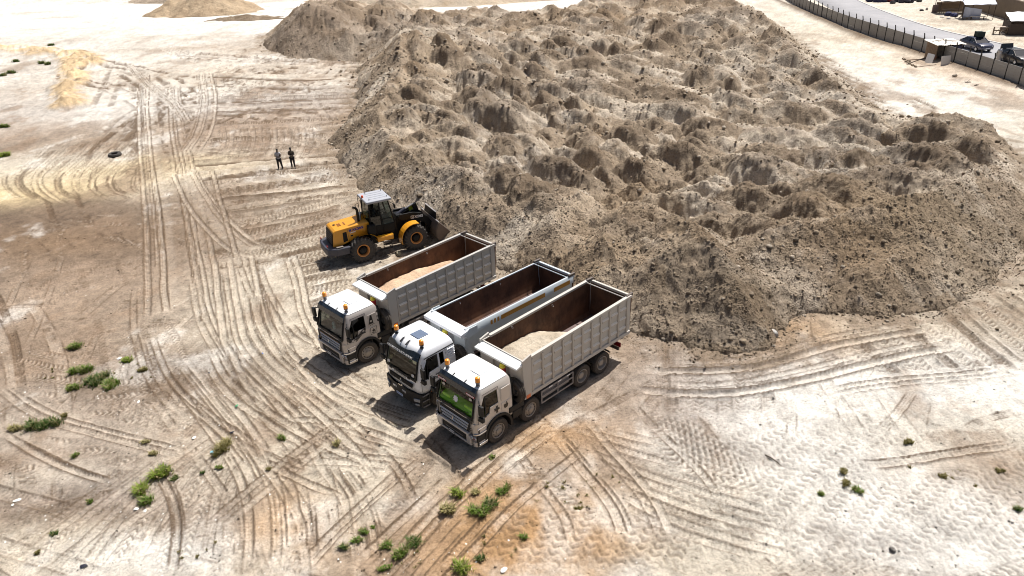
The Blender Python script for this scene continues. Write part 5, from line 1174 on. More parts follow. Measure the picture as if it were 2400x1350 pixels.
    for y in (-.28, .10): hn.tube([(.50, y, 3.0), (.62, y, 2.985), (.80, y + .02, 2.90)], [.012, .03, .035], 8)
    hn.build('air_horn', M_BLACK, root, smooth=True)
    v = MB(); n = 12; up = []; lo = []
    for i in range(n + 1):
        y = -1.06 + 2.12 * i / n; dip = .09 * math.exp(-((y) / .55) ** 4); bow = .09 * (y / 1.06) ** 2
        up.append((.86 - bow + dip * .6, y * .98, 2.90 - dip - .10 * (abs(y) / 1.06) ** 3)); lo.append((1.04 - bow, y, 2.56 - .02 * (abs(y) / 1.06) ** 2))
    v.v = up + lo + [(p[0] - .05, p[1], p[2] - .02) for p in up] + [(p[0] - .05, p[1], p[2]) for p in lo]; m = n + 1
    for i in range(n):
        for a, b_ in ((0, m), (3 * m, 2 * m), (2 * m, 0), (m, 3 * m)): v.f.append((a + i, a + i + 1, b_ + i + 1, b_ + i)); v.m.append(0)
    vis = v.build('sun_visor', M_NAVY, root, smooth=True)
    text_obj('lettering', 'P DASON MOTORS EL-RECTO-ANTHONY', .12, M_WHITETXT, vis, frame((1.012, -.06, 2.625), (0, 1, 0), (-.5, 0, 1)), .004, .003, 1.72)
    st = MB(); st.add([(.985, .78, 2.40), (.965, 1.0, 2.40), (.94, 1.0, 2.52), (.955, .72, 2.52)], [(0, 1, 2, 3)]); st.build('permit_sticker', M_STICK, root)
    for y in (.86, -.86): beacon(root, .52, y, 2.93, M_NAVY)
    text_obj('lettering', '03', .16, M_WHITETXT, root, frame((1.098, .82, 1.84), (0, 1, 0), (-.25, 0, 1)), .004, .008)
    text_obj('lettering', '03', .16, M_WHITETXT, root, frame((1.098, -.86, 1.84), (0, 1, 0), (-.25, 0, 1)), .004, .008)
    text_obj('lettering', 'HOWO', .17, M_GREYTXT, root, frame((1.145, -.05, 1.54), (0, 1, 0), (-.03, 0, 1)), .01, .008, .82)
    text_obj('lettering', 'V6-380HP', .07, M_DECAL, root, frame((.14, 1.222, 1.50), (-1, 0, 0), (0, 0, 1)), .004, .003, .36)
    gr = MB(); gr.add([(1.142, -.84, 1.46), (1.142, .84, 1.46), (1.16, .78, 1.22), (1.16, -.78, 1.22)], [(0, 1, 2, 3)]); go = gr.build('grille', M_BLACK, root)
    for z in (1.28, 1.34, 1.40): q = MB(); q.box(1.150, 1.175, -.78, .78, z - .012, z + .012); q.build('grille_slat', M_BLACK, go)
    bz = MB(); M = frame((1.185, 0, 1.34), (0, 1, 0), (0, 0, 1))
    for k in range(3):
        a = math.pi / 2 + k * 2 * math.pi / 3; bz.add([M @ Vector((.10 * math.cos(a), .10 * math.sin(a), 0)), M @ Vector((.03 * math.cos(a + .9), .03 * math.sin(a + .9), 0)), M @ Vector((0, 0, .02)), M @ Vector((.03 * math.cos(a - .9), .03 * math.sin(a - .9), 0))], [(0, 1, 2), (0, 2, 3)])
    bz.build('badge', M_CHROME, go)
    L = [ring(1.22, .55, 1.24, z, .26, .04, 7, 3, .10) for z in (.42, .55, .98, 1.04)]; L[0] = [(p[0] - .05, p[1], p[2]) for p in L[0]]; n = len(L[0]); bp = MB()
    for l in L: bp.v += l
    for i in range(3):
        for j in range(n):
            j2 = (j + 1) % n
            if L[0][j][0] > .6 and L[0][j2][0] > .6: bp.f.append((i * n + j, i * n + j2, (i + 1) * n + j2, (i + 1) * n + j)); bp.m.append(0)
    bo = bp.build('bumper', M_BLACK, root, smooth=True); q = MB(); q.box(.6, 1.12, -1.15, 1.15, 1.0, 1.045); q.build('bumper_top', M_BLACK, bo)
    for y in (-.42, .22): q = MB(); q.box(1.2, 1.235, y - .13, y + .13, .80, .90); q.build('fog_lamp', M_LAMP, root, .01)
    for s in (1, -1): q = MB(); q.bar((1.195, s * .86, .72), (1.10, s * 1.14, .74), .06, .13); q.build('headlamp', M_LAMP, root, .012); q = MB(); q.bar((1.19, s * .92, .52), (1.12, s * 1.10, .53), .05, .07); q.build('fog_lamp', M_LAMP, root, .01)
    pl = MB(); pl.box(1.215, 1.225, -.36, .08, .50, .62); po = pl.build('number_plate', M_PLATE, root); text_obj('lettering', 'ABC 470 XK', .08, M_BLUETXT, po, frame((1.228, -.14, .56), (0, 1, 0), (0, 0, 1)), .001, .001, .38)
    w_ = MB()
    for y, dy in ((-.75, .62), (.05, .62)): w_.bar((1.15, y, 1.66), (1.11, y + dy, 1.76), .02, .02)
    w_.build('wiper', M_BLACK, root)
    for y in (-.7, .55): q = MB(); q.box(1.11, 1.16, y - .07, y + .07, 1.59, 1.66); q.build('wiper_cap', M_BLACK, root)
    cab_interior(root, M_DASH, M_SEAT); q = MB(); q.box(-.82, -.78, -1.0, 1.0, 1.2, 2.6); q.build('rear_lining', M_SEAT, root)
    q = MB(); q.box(-1.08, -.94, -.95, .6, 1.0, 2.2); q.build('radiator_shroud', M_CHASSIS, root, .03)
M_GLASSD2 = glass('cab_glass_smoke', (.30, .33, .26), .04)
M_ROOFGLASS = plain('blue_grey_roof_glass', (.12, .16, .24), .35)
M_STICK = plain('paper_permit', (.50, .52, .36), .7)
M_PLATE = plain('plate_blue_white', (.55, .66, .82), .5)
M_BLUETXT = plain('blue_lettering', (.03, .05, .40), .5)
mid_truck = empty('dump_truck', (T2[0], T2[1], 0), A2); tag(mid_truck, 'white rounded-cab dump truck with empty rusty bed, parked between the two champagne trucks', 'dump truck', 'dump trucks parked side by side')
chassis(mid_truck, AX)
for i, x in enumerate(AX):
    for s in (1, -1):
        if i < 2: add_wheel(mid_truck, x, s * 1.07, .54, 'f')
        else: add_wheel(mid_truck, x, s * 1.07, .54, 'r'); add_wheel(mid_truck, x, s * .74, .54, 'r')
round_cab(mid_truck)
dump_body(mid_truck, 'smooth', M_BEDWHITE, x0=-1.50, x1=-8.25, zb=1.48, zt=3.02)
# loads
def rm(pos, a): return Matrix.Translation((pos[0], pos[1], 0)) @ Matrix.Rotation(a, 4, 'Z')
soil_load('sand_load', rm(T3, A3), [(-1.6, .80, -2.6, 2.0), (-2.6, 1.05, -2.6, 1.7), (-4.0, 1.05, -2.3, 1.5), (-4.8, .95, -1.7, 1.4), (-5.6, .6, -1.1, 1.2), (-6.0, .0, -.1, .3)], 1.115, 1.37, ((.44, .375, .29), (.60, .53, .43)), 'pale grey sand left in the bed of the nearest truck', 3, -1.57, -6.4)
soil_load('sand_load', rm(T1, A1), [(-1.6, .80, -2.6, 2.0), (-3.0, 1.12, -2.6, 1.7), (-5.0, 1.2, -2.3, 1.6), (-6.4, 1.15, -1.8, 1.5), (-7.1, .7, -1.0, 1.2), (-7.6, .0, 0, .3)], 1.115, 1.37, ((.56, .38, .25), (.68, .50, .35)), 'orange sand left in the bed of the truck beside the loader', 6, -1.57, -7.7)
# ================================================================== WHEEL LOADER
M_LYEL = paint('loader_yellow', (.66, .29, .012), .38, 0, .07, var=.06, coat=.3)
M_LYELTOP = M_LYEL
M_LBLACK = paint('loader_black', (.006, .0065, .008), .48, 0, .015, var=.2, spec=.22)
M_LNAVY = paint('counterweight_slate', (.030, .036, .060), .5, 0, .18, var=.1)
M_LROOF = paint('loader_roof_grey', (.36, .38, .43), .5, 0, .18, var=.06)
M_STEEL = paint('worn_bucket_steel', (.17, .135, .115), .5, .4, .6, (.25, .17, .12), 2.5, .3)
M_EDGE = plain('bright_worn_edge', (.62, .60, .58), .3, .7)
M_BLUEDEC = plain('blue_sticker', (.03, .03, .24), .4)
M_SLOT = paint('rusty_slot', (.30,.10,.02), .6)
M_ORLENS = plain('orange_lens', (.75,.10,.02), .3)
M_GLASSDOOR = glass('door_glass_clear', (.42, .46, .48), .02)
M_GLASSG = glass('green_glass', (.30, .42, .38), .06)
M_ORRIM = paint('orange_rim', (.62, .22, .02), .45, 0, .25)
M_HIVIS = plain('lime_paint', (.48, .52, .03), .5)
LA = math.atan2(1.5585, 3.0282); LX, LY = -9.37, 40.10
loader = empty('wheel_loader', (LX, LY, 0), LA); tag(loader, 'yellow and black wheel loader digging its bucket into the heap behind the left truck', 'wheel loader')
def lpart(name, mb, mat, par=loader, **kw): return mb.build(name, mat, par, **kw)
# wheels with deep lugs: axle x=0 and x=3.4
def loader_wheel():
    mb = MB(); n = 48; h = .30
    P = [(.36, -h * .8), (.42, -h * .98), (.58, -h * 1.02), (.70, -h * .92), (.735, -h * .7), (.735, h * .7), (.70, h * .92), (.58, h * 1.02), (.42, h * .98), (.36, h * .8)]
    mb.lathe(P, 'y', n)
    for k in range(20):
        for s in (1, -1):
            a = 2 * math.pi * (k + (.25 if s > 0 else -.25)) / 20; M = Matrix.Rotation(a, 4, 'Y'); skew = .13
            q = [(-.05, s * .02, .73), (.05, s * .02, .73), (.05 + skew, s * .30, .69), (-.05 + skew, s * .30, .69), (-.045, s * .02, .81), (.045, s * .02, .81), (.04 + skew, s * .30, .775), (-.04 + skew, s * .30, .775), ]
            mb.add([M @ Vector(p) for p in q], [(0, 1, 2, 3), (7, 6, 5, 4), (0, 4, 5, 1), (1, 5, 6, 2), (2, 6, 7, 3), (3, 7, 4, 0)])
            q = [(-.05 + skew, s * .29, .70), (.05 + skew, s * .29, .70), (.05 + skew, s * .315, .60), (-.05 + skew, s * .315, .60), (-.04 + skew, s * .285, .775), (.04 + skew, s * .285, .775), (.04 + skew, s * .325, .70), (-.04 + skew, s * .325, .70)]
            mb.add([M @ Vector(p) for p in q], [(0, 1, 2, 3), (7, 6, 5, 4), (0, 4, 5, 1), (1, 5, 6, 2), (2, 6, 7, 3), (3, 7, 4, 0)])
    ty = mb.mesh('wheel', M_RUBBER_L)
    r = MB(); r.lathe([(.40, .24), (.395, .30), (.36, .30), (.325, .25), (.30, .20), (.30, .10)], 'y', 32); ri = r.mesh('rim', M_ORRIM, smooth=True)
    d = MB(); d.lathe([(.30, .10), (.24, .08), (.20, .12), (.20, .24), (.14, .27), (.001, .27)], 'y', 24); di = d.mesh('hub', M_LBLACK, smooth=True)
    return ty, ri, di
M_RUBBER_L = paint('loader_tyre_rubber', (.026, .026, .027), .8, 0, .28, (.22, .19, .165), 5.0, .2, .2)
ty, ri, di = loader_wheel()
for x in (0, 3.4):
    for s in (-1, 1):
        w_ = link('wheel', ty, loader, (x, s * 1.02, .80), (0, random.uniform(0, 2), 0 if s > 0 else math.pi)); link('rim', ri, w_); link('hub', di, w_)
ax = MB(); ax.tube([(0, -.8, .8), (0, .8, .8)], .16, 12); ax.ball((0, 0, .8), (.35, .3, .32)); lpart('axle', ax, M_LYEL, smooth=True)
ax = MB(); ax.tube([(3.4, -.8, .8), (3.4, .8, .8)], .16, 12); ax.ball((3.4, 0, .8), (.35, .3, .32)); lpart('axle', ax, M_LYEL, smooth=True)
# rear frame and hood
b = MB(); b.box(-1.35, 1.55, -.52, .52, .72, 1.25); lpart('rear_frame', b, M_LBLACK, bevel=.03)
hd = MB(); prof = [(-1.62, 1.18), (-1.50, 2.12), (-1.36, 2.20), (.62, 2.34), (.70, 2.30), (.74, 1.62), (.60, 1.55), (.40, 1.52), (-.10, 1.50), (-.55, 1.36), (-1.0, 1.22)]
hd.prism(prof, 'y', -.78, .78); hood = lpart('engine_hood', hd, M_LYEL, bevel=.05, seg=3)
for s in (-1, 1):
    q = MB(); M = frame((-.62, s * .782, 1.68), (1 if s < 0 else -1, 0, 0), (0, 0, 1))
    q.add([(-.98, s * .785, 1.38), (-.70, s * .785, 1.44), (-.72, s * .785, 2.02), (-.96, s * .785, 2.00)], [(0, 1, 2, 3)]); q.build('side_vent', M_LBLACK, hood)
    q = MB(); q.box(-.50, -.36, s * .785 - .006, s * .785 + .006, 1.66, 1.74); q.build('latch', M_LBLACK, hood)
    q = MB(); q.bar((-.62, s * .782, 1.40), (-.66, s * .782, 2.18), .012, .008, up=(0, 1, 0)); q.build('panel_seam', M_DECAL, hood)
    text_obj('lettering', 'XCMG', .20, M_BLUEDEC, hood, frame((-.02, s * .784, 2.06), (1 if s < 0 else -1, 0, .07), (0, 0, 1)), .004, .012, .72)
    text_obj('lettering', 'LW500KN', .08, M_WHITETXT, hood, frame((-.34, s * .784, 1.90), (1 if s < 0 else -1, 0, .07), (0, 0, 1)), .004, .004, .34)
    q = MB(); q.add([(-.58, s * .7835, 1.97), (-.42, s * .7835, 1.97), (-.42, s * .7835, 2.12), (-.58, s * .7835, 2.12)], [(0, 1, 2, 3)]); q.build('emblem', M_BLUEDEC, hood)
q = MB(); q.prism([(-1.655, 1.25), (-1.56, 2.0), (-1.50, 2.0), (-1.58, 1.25)], 'y', -.66, .66); gr = lpart('radiator_grille', q, M_LBLACK)
for z in (1.40, 1.55, 1.70, 1.85): q = MB(); q.bar((-1.665 + (z - 1.25) * .127, -.6, z), (-1.665 + (z - 1.25) * .127, .6, z), .02, .03); q.build('grille_bar', M_LNAVY, gr)
for x in (-1.0, -.88, -.62):
    for dy in (-.22, 0.0): q = MB(); q.box(x - .035, x + .035, dy - .01, dy + .18, 2.22 + (x + 1.36) * .0707, 2.236 + (x + 1.36) * .0707); q.build('hood_slot', M_SLOT, hood)
q = MB(); q.lathe([(.001, 2.26), (.075, 2.26), (.075, 2.245), (.001, 2.245)], 'z', 14, (-1.2, .12, 0)); q.build('filler_cap', M_DECAL, hood)
cwt = MB(); cwt.prism([(-2.02, -.90), (-2.08, -.5), (-2.08, .5), (-2.02, .90), (-1.55, 1.16), (-.70, 1.18), (-.70, .86), (-1.35, .80), (-1.35, -.80), (-.70, -.86), (-.70, -1.18), (-1.55, -1.16)], 'z', .74, 1.20)
cw = lpart('counterweight', cwt, M_LNAVY, bevel=.07, seg=3)
for s in (-1, 1): q = MB(); q.box(-2.0, -1.93, s * .72 - .1, s * .72 + .1, 1.28, 1.38); q.build('tail_lamp', M_REDLAMP, cw, .02); q = MB(); q.box(-1.5, -1.1, s * 1.0 - .1, s * 1.0 + .1, 1.262, 1.275); q.build('step_plate', M_EDGE, cw)
# exhaust, precleaner pipe
q = MB(); q.tube([(.22, -.30, 2.30), (.22, -.30, 3.02), (.14, -.30, 3.18), (-.02, -.30, 3.24)], [.085, .085, .08, .075], 12); lpart('exhaust_stack', q, M_LBLACK, smooth=True)
q = MB(); q.tube([(.34, -.12, 2.32), (.36, -.08, 2.56), (.5, .12, 2.62), (.62, .30, 2.56), (.62, .34, 2.32)], .09, 10); lpart('intake_pipe', q, M_EDGE, smooth=True)
q = MB(); q.box(.45, .78, -.05, .7, 2.30, 2.50); lpart('air_filter', q, M_LYEL, bevel=.04)
# cab: x .80 .. 2.25
CX0, CX1, CZ0, CZ1, CW = .78, 2.22, 1.72, 3.42, .78
q = MB(); q.prism([(CX0 - .1, 1.20), (2.12, 1.20), (2.34, 1.55), (2.34, 1.98), (CX0 - .1, 1.98)], 'y', -.80, .80); lpart('cab_base', q, M_LBLACK, bevel=.04)
def post(p0, p1, t=.07): q = MB(); q.bar(p0, p1, t, t, up=(0, 1, 0)); lpart('cab_pillar', q, M_LBLACK, bevel=.01)
for s in (-1, 1):
    post((CX0, s * .76, 1.95), (CX0 + .06, s * .74, CZ1)); post((1.48, s * .78, 1.95), (1.45, s * .75, CZ1)); post((2.30, s * .76, 1.95), (2.02, s * .74, CZ1))
    q = MB(); q.add([(CX0 + .04, s * .765, 1.98), (1.46, s * .775, 1.98), (1.43, s * .755, CZ1), (CX0 + .08, s * .745, CZ1)], [(0, 1, 2, 3)]); lpart('side_window', q, M_GLASSD)
    q = MB(); q.add([(1.50, s * .775, 1.98), (2.27, s * .765, 1.98), (2.0, s * .745, CZ1), (1.47, s * .755, CZ1)], [(0, 1, 2, 3)]); lpart('door_glass', q, M_GLASSDOOR)
    q = MB(); q.bar((1.49, s * .79, 2.3), (2.2, s * .79, 2.3), .02, .05); lpart('door_bar', q, M_LBLACK)
q = MB(); q.quad((2.30, -.72, 1.98), (2.30, .72, 1.98), (2.03, .70, CZ1), (2.03, -.70, CZ1)); lpart('windshield', q, M_GLASSG)
q = MB(); q.quad((CX0, .72, 2.1), (CX0, -.72, 2.1), (CX0 + .06, -.70, CZ1), (CX0 + .06, .70, CZ1)); lpart('rear_window', q, M_GLASSG)
rf = MB(); rf.box(CX0 - .12, 2.24, -.90, .90, 3.42, 3.58); roof = lpart('cab_roof', rf, M_LROOF, bevel=.06, seg=3)
for y in (-.5, -.17, .17, .5): q = MB(); q.box(1.0, 2.0, y - .02, y + .02, 3.578, 3.595); q.build('roof_rib', M_LROOF, roof, .008)
for x, y in ((.95, -.6), (2.05, -.55), (2.1, .6), (1.1, .65)): q = MB(); q.tube([(x, y, 3.57), (x, y, 3.68)], .02, 6); q.build('lifting_eye', M_LBLACK, roof)
q = MB(); q.lathe([(.001, 3.58), (.07, 3.58), (.07, 3.68), (.05, 3.72), (.001, 3.73)], 'z', 12, (CX0 - .04, .05, 0)); q.build('beacon', M_ORLENS, roof, smooth=True)
st = MB(); st.box(1.05, 1.5, -.26, .26, 2.0, 2.18); st.box(.98, 1.10, -.25, .25, 2.15, 2.85); lpart('seat', st, M_SEAT, bevel=.05, seg=3)
q = MB(); M = Matrix.Translation((1.88, 0, 2.42)) @ Matrix.Rotation(R(-35), 4, 'Y'); q.tube([M @ Vector((.18 * math.cos(t), .18 * math.sin(t), 0)) for t in [2 * math.pi * i / 16 for i in range(17)]], .015, 6); q.tube([M @ Vector((0, 0, 0)), M @ Vector((.05, 0, -.5))], .03, 6); lpart('steering_wheel', q, M_SEAT, smooth=True)
# handrails and ladder
def rail(pts, name='handrail'): q = MB(); q.tube(pts, .018, 6); lpart(name, q, M_LBLACK, smooth=True)
rail([(.62, .70, 2.35), (.62, .72, 3.5), (.72, .72, 3.55)]); rail([(.60, -.05, 2.35), (.58, -.05, 3.46), (.70, -.05, 3.5)]); rail([(.42, .72, 2.35), (.42, .72, 3.0), (.62, .72, 3.05)]); rail([(2.36, -.84, 1.3), (2.30, -.86, 2.2)]); rail([(1.55, -.86, 1.45), (1.55, -.88, 2.3)])
for s in (-1, 1):
    q = MB(); q.tube([(2.1, s * .8, 3.3), (2.3, s * 1.05, 3.2)], .016, 6); ma = lpart('mirror_arm', q, M_LBLACK); q = MB(); q.box(2.27, 2.33, s * 1.05 - .1, s * 1.05 + .1, 2.95, 3.22); q.build('mirror', M_LBLACK, ma, .02)
    q = MB(); q.box(1.0, 2.0, s * .84 if s > 0 else -1.18, 1.18 if s > 0 else s * .84, 1.06, 1.32); tk = lpart('fuel_tank', q, M_LYEL, bevel=.03)
    q = MB(); q.box(.98, 2.02, s * .86 if s > 0 else -1.16, 1.16 if s > 0 else s * .86, 1.322, 1.345); q.build('walkway', M_LYEL, tk)
    for z in (.48, .78): q = MB(); q.box(1.35, 1.85, s * 1.12 - .05, s * 1.12 + .05, z, z + .035); q.build('ladder_step', M_LBLACK, tk)
    q = MB()
    for x in (1.34, 1.86): q.bar((x, s * 1.12, .48), (x, s * 1.12, 1.1), .03, .03)
    q.build('ladder_rail', M_LBLACK, tk)
    q = MB(); q.add([(.40, s * .79, 1.56), (.74, s * .79, 1.62), (1.02, s * 1.17, 1.36), (.60, s * 1.2, 1.66), (.30, s * 1.2, 1.74), (-.10, s * 1.2, 1.72), (-.10, s * .79, 1.6)], [(0, 1, 3, 4), (1, 2, 3), (0, 4, 5, 6)]); lpart('rear_fender', q, M_LYEL)
    q = MB(); q.box(.50, 1.02, s * .80 if s > 0 else -1.10, 1.10 if s > 0 else s * .80, 1.58, 2.18); lpart('hydraulic_tank', q, M_LBLACK, bevel=.08, seg=3)
    # front fender hugging the wheel from behind
    q = MB(); pts = [(3.4 + .96 * math.cos(R(a)), .80 + .96 * math.sin(R(a))) for a in range(74, 196, 12)]
    for p0, p1 in zip(pts[:-1], pts[1:]): q.add([(p0[0], s * .70, p0[1]), (p1[0], s * .70, p1[1]), (p1[0], s * 1.30, p1[1]), (p0[0], s * 1.30, p0[1])], [(0, 1, 2, 3)])
    fo = lpart('front_fender', q, M_LYEL); sm = fo.modifiers.new('thick', 'SOLIDIFY'); sm.thickness = .035
    # lift arm: a black cranked plate
    arm = [(2.62, 2.10), (2.75, 2.24), (3.60, 2.22), (4.10, 2.08), (4.55, 1.72), (4.98, 1.02), (5.06, .62), (4.86, .56), (4.66, .86), (4.30, 1.36), (3.90, 1.62), (3.35, 1.74), (2.75, 1.86)]
    q = MB(); q.prism(arm, 'y', s * .46, s * .56); lpart('lift_arm', q, M_LBLACK, bevel=.012)
    q = MB(); q.tube([(2.72, s * .36, 1.10), (3.30, s * .36, 1.38)], .09, 12); q.tube([(3.30, s * .36, 1.38), (3.85, s * .40, 1.66)], .05, 10); lpart('lift_cylinder', q, M_LBLACK, smooth=True)
for s in (-1,):
    pl = ((3.62, s * .563, 1.93), (1, 0, -.045), (0, 0, 1)); text_obj('lettering', 'XCMG', .22, M_WHITETXT, loader, frame((3.95, s * .563, 1.88), (1, 0, -.06), (0, 0, 1)), .004, .010, .56)
    em = MB(); M = frame((3.52, s * .563, 1.91), (1, 0, -.06), (0, 0, 1))
    for a, b_ in (((-.10, -.10), (.10, -.075)), ((-.10, .075), (.10, .10)), ((-.10, -.10), (-.075, .10)), ((.075, -.10), (.10, .10))): em.add([M @ Vector((a[0], a[1], .004)), M @ Vector((b_[0], a[1], .004)), M @ Vector((b_[0], b_[1], .004)), M @ Vector((a[0], b_[1], .004))], [(0, 1, 2, 3)])
    em.add([M @ Vector((-.06, .05, .004)), M @ Vector((0, -.06, .004)), M @ Vector((.06, .05, .004)), M @ Vector((.03, .05, .004)), M @ Vector((0, -.01, .004)), M @ Vector((-.03, .05, .004))], [(0, 1, 4, 5), (1, 2, 3, 4)]); em.build('emblem', M_WHITETXT, loader)
fr = MB(); fr.prism([(1.75, .66), (2.6, .62), (3.95, .66), (3.95, 1.10), (3.15, 1.35), (2.98, 2.16), (2.58, 2.16), (2.45, 1.30), (1.75, 1.15)], 'y', -.34, .34); lpart('front_frame', fr, M_LBLACK, bevel=.03)
q = MB(); q.tube([(4.55, -.5, 1.45), (4.55, .5, 1.45)], .12, 12); lpart('cross_tube', q, M_LBLACK, smooth=True)
q = MB(); q.prism([(3.75, 2.52), (4.02, 2.60), (4.25, 1.75), (4.10, .95), (3.92, .95), (3.98, 1.75)], 'y', -.10, .10); lpart('bell_crank', q, M_LBLACK, bevel=.02)
q = MB(); q.tube([(2.72, 0, 2.06), (3.30, 0, 2.34)], .11, 14); lpart('tilt_cylinder', q, M_LNAVY, smooth=True)
q = MB(); q.tube([(3.30, 0, 2.34), (3.85, 0, 2.55)], .05, 10); lpart('tilt_rod', q, M_EDGE, smooth=True)
q = MB(); q.box(3.60, 4.15, .14, .18, 2.08, 2.42); lpart('lime_plate', q, M_HIVIS, bevel=.01)
for s in (-1, 1): q = MB(); q.tube([(2.7, s * .18, 2.1), (3.1, s * .2, 2.0), (3.5, s * .2, 2.14), (3.8, s * .15, 2.3)], .022, 6); lpart('hose', q, M_LBLACK, smooth=True)
# bucket, tipped back a little into the soil
BK = [(4.92, 1.52), (4.70, 1.05), (4.72, .62), (4.90, .30), (5.20, .16), (6.20, .06)]
bk = MB(); n = len(BK)
for s in (-1.42, 1.42):
    for x, z in BK: bk.v.append((x, s, z))
for i in range(n - 1): bk.f.append((i, i + 1, n + i + 1, n + i)); bk.m.append(0)
buc = lpart('bucket', bk, M_STEEL); sm = buc.modifiers.new('thick', 'SOLIDIFY'); sm.thickness = .05
for s in (-1, 1):
    q = MB(); q.prism(BK + [(6.18, .14), (5.62, .75)], 'y', s * 1.42, s * 1.46); q.build('bucket_side', M_STEEL, buc)
    q = MB(); q.bar((4.93, s * 1.44, 1.53), (5.62, s * 1.44, .78), .06, .03, up=(0, 1, 0)); q.build('side_edge', M_EDGE, buc)
    q = MB(); q.prism([(4.35, 1.0), (4.75, 1.30), (4.72, .62), (4.5, .55)], 'y', s * .40, s * .45); q.build('bucket_bracket', M_LBLACK, buc)
q = MB(); q.bar((4.90, -1.44, 1.53), (4.90, 1.44, 1.53), .06, .10); q.build('rear_lip', M_EDGE, buc)
q = MB(); q.add([(4.88, -.95, 1.55), (4.88, .95, 1.55), (4.98, .85, 2.02), (4.98, -.85, 2.02)], [(0, 1, 2, 3)]); sg = q.build('spill_guard', M_LBLACK, buc); sm = sg.modifiers.new('thick', 'SOLIDIFY'); sm.thickness = .04
q = MB(); q.box(4.94, 5.02, -.88, .88, 2.02, 2.06); q.build('guard_edge', M_EDGE, buc)
for i in range(8): y = -1.26 + i * .36; q = MB(); q.add([(6.10, y - .06, .03), (6.10, y + .06, .03), (6.42, y + .03, .02), (6.42, y - .03, .02), (6.10, y - .06, .13), (6.10, y + .06, .13)], [(0, 1, 2, 3), (4, 3, 2, 5), (0, 3, 4), (1, 5, 2)]); q.build('bucket_tooth', M_STEEL, buc)
# ================================================================== PEOPLE
M_SKIN = plain('dark_skin', (.055, .032, .022), .55, var=.15)
M_HAIR = plain('black_hair', (.008, .007, .007), .8)
M_TROUSERS = plain('black_trousers', (.012, .012, .014), .85)
M_SHOE = plain('dark_shoe', (.015, .013, .012), .5)
M_TANSHIRT = plain('olive_tan_shirt', (.10, .085, .062), .85)
M_BLACKVEST = plain('black_vest', (.012, .011, .011), .85)
M_WHITECLOTH = plain('white_cloth', (.66, .68, .72), .85, var=.1)
M_PALECLOTH = plain('pale_robe', (.55, .50, .46), .85, var=.12)
M_BLUESHIRT = plain('blue_white_shirt', (.38, .42, .56), .85, var=.25)
def striped():
    k = NT('striped_shirt'); oc = k.coord('Object'); sx = k.n('ShaderNodeSeparateXYZ'); k.l(oc, sx.inputs[0])
    ang = k.math('ADD', k.math('MULTIPLY', sx.outputs['Y'], 75.0), k.math('MULTIPLY', k.noise(5, 2, .5, oc), 1.5))
    f = k.math('GREATER_THAN', k.math('SINE', ang), 0.0); k.base(k.mix(f, (.012, .012, .018), (.72, .71, .76)), .85); return k.m
M_STRIPE = striped()
def skin_body(name, joints, edges, mat, parent, sub=2, loc=None):
    """joints: name -> (x,y,z, radius); one continuous skinned surface"""
    me = bpy.data.meshes.new(name); ks = list(joints); ix = {k: i for i, k in enumerate(ks)}
    me.from_pydata([joints[k][:3] for k in ks], [(ix[a], ix[b]) for a, b in edges], []); o = link(name, me)
    m = o.modifiers.new('skin', 'SKIN'); m.use_smooth_shade = True
    if not me.skin_vertices: me.skin_vertices.new()
    sv = me.skin_vertices[0].data
    for k in ks:
        r = joints[k][3]; r = r if isinstance(r, tuple) else (r, r); sv[ix[k]].radius = r
    sv[0].use_root = True
    s = o.modifiers.new('sub', 'SUBSURF'); s.levels = sub; s.render_levels = sub
    dg = bpy.context.evaluated_depsgraph_get(); nm = bpy.data.meshes.new_from_object(o.evaluated_get(dg)); bpy.data.objects.remove(o); bpy.data.meshes.remove(me)
    nm.name = name; nm.materials.clear(); nm.materials.append(mat); nm.polygons.foreach_set('use_smooth', np.ones(len(nm.polygons), bool))
    return link(name, nm, parent)
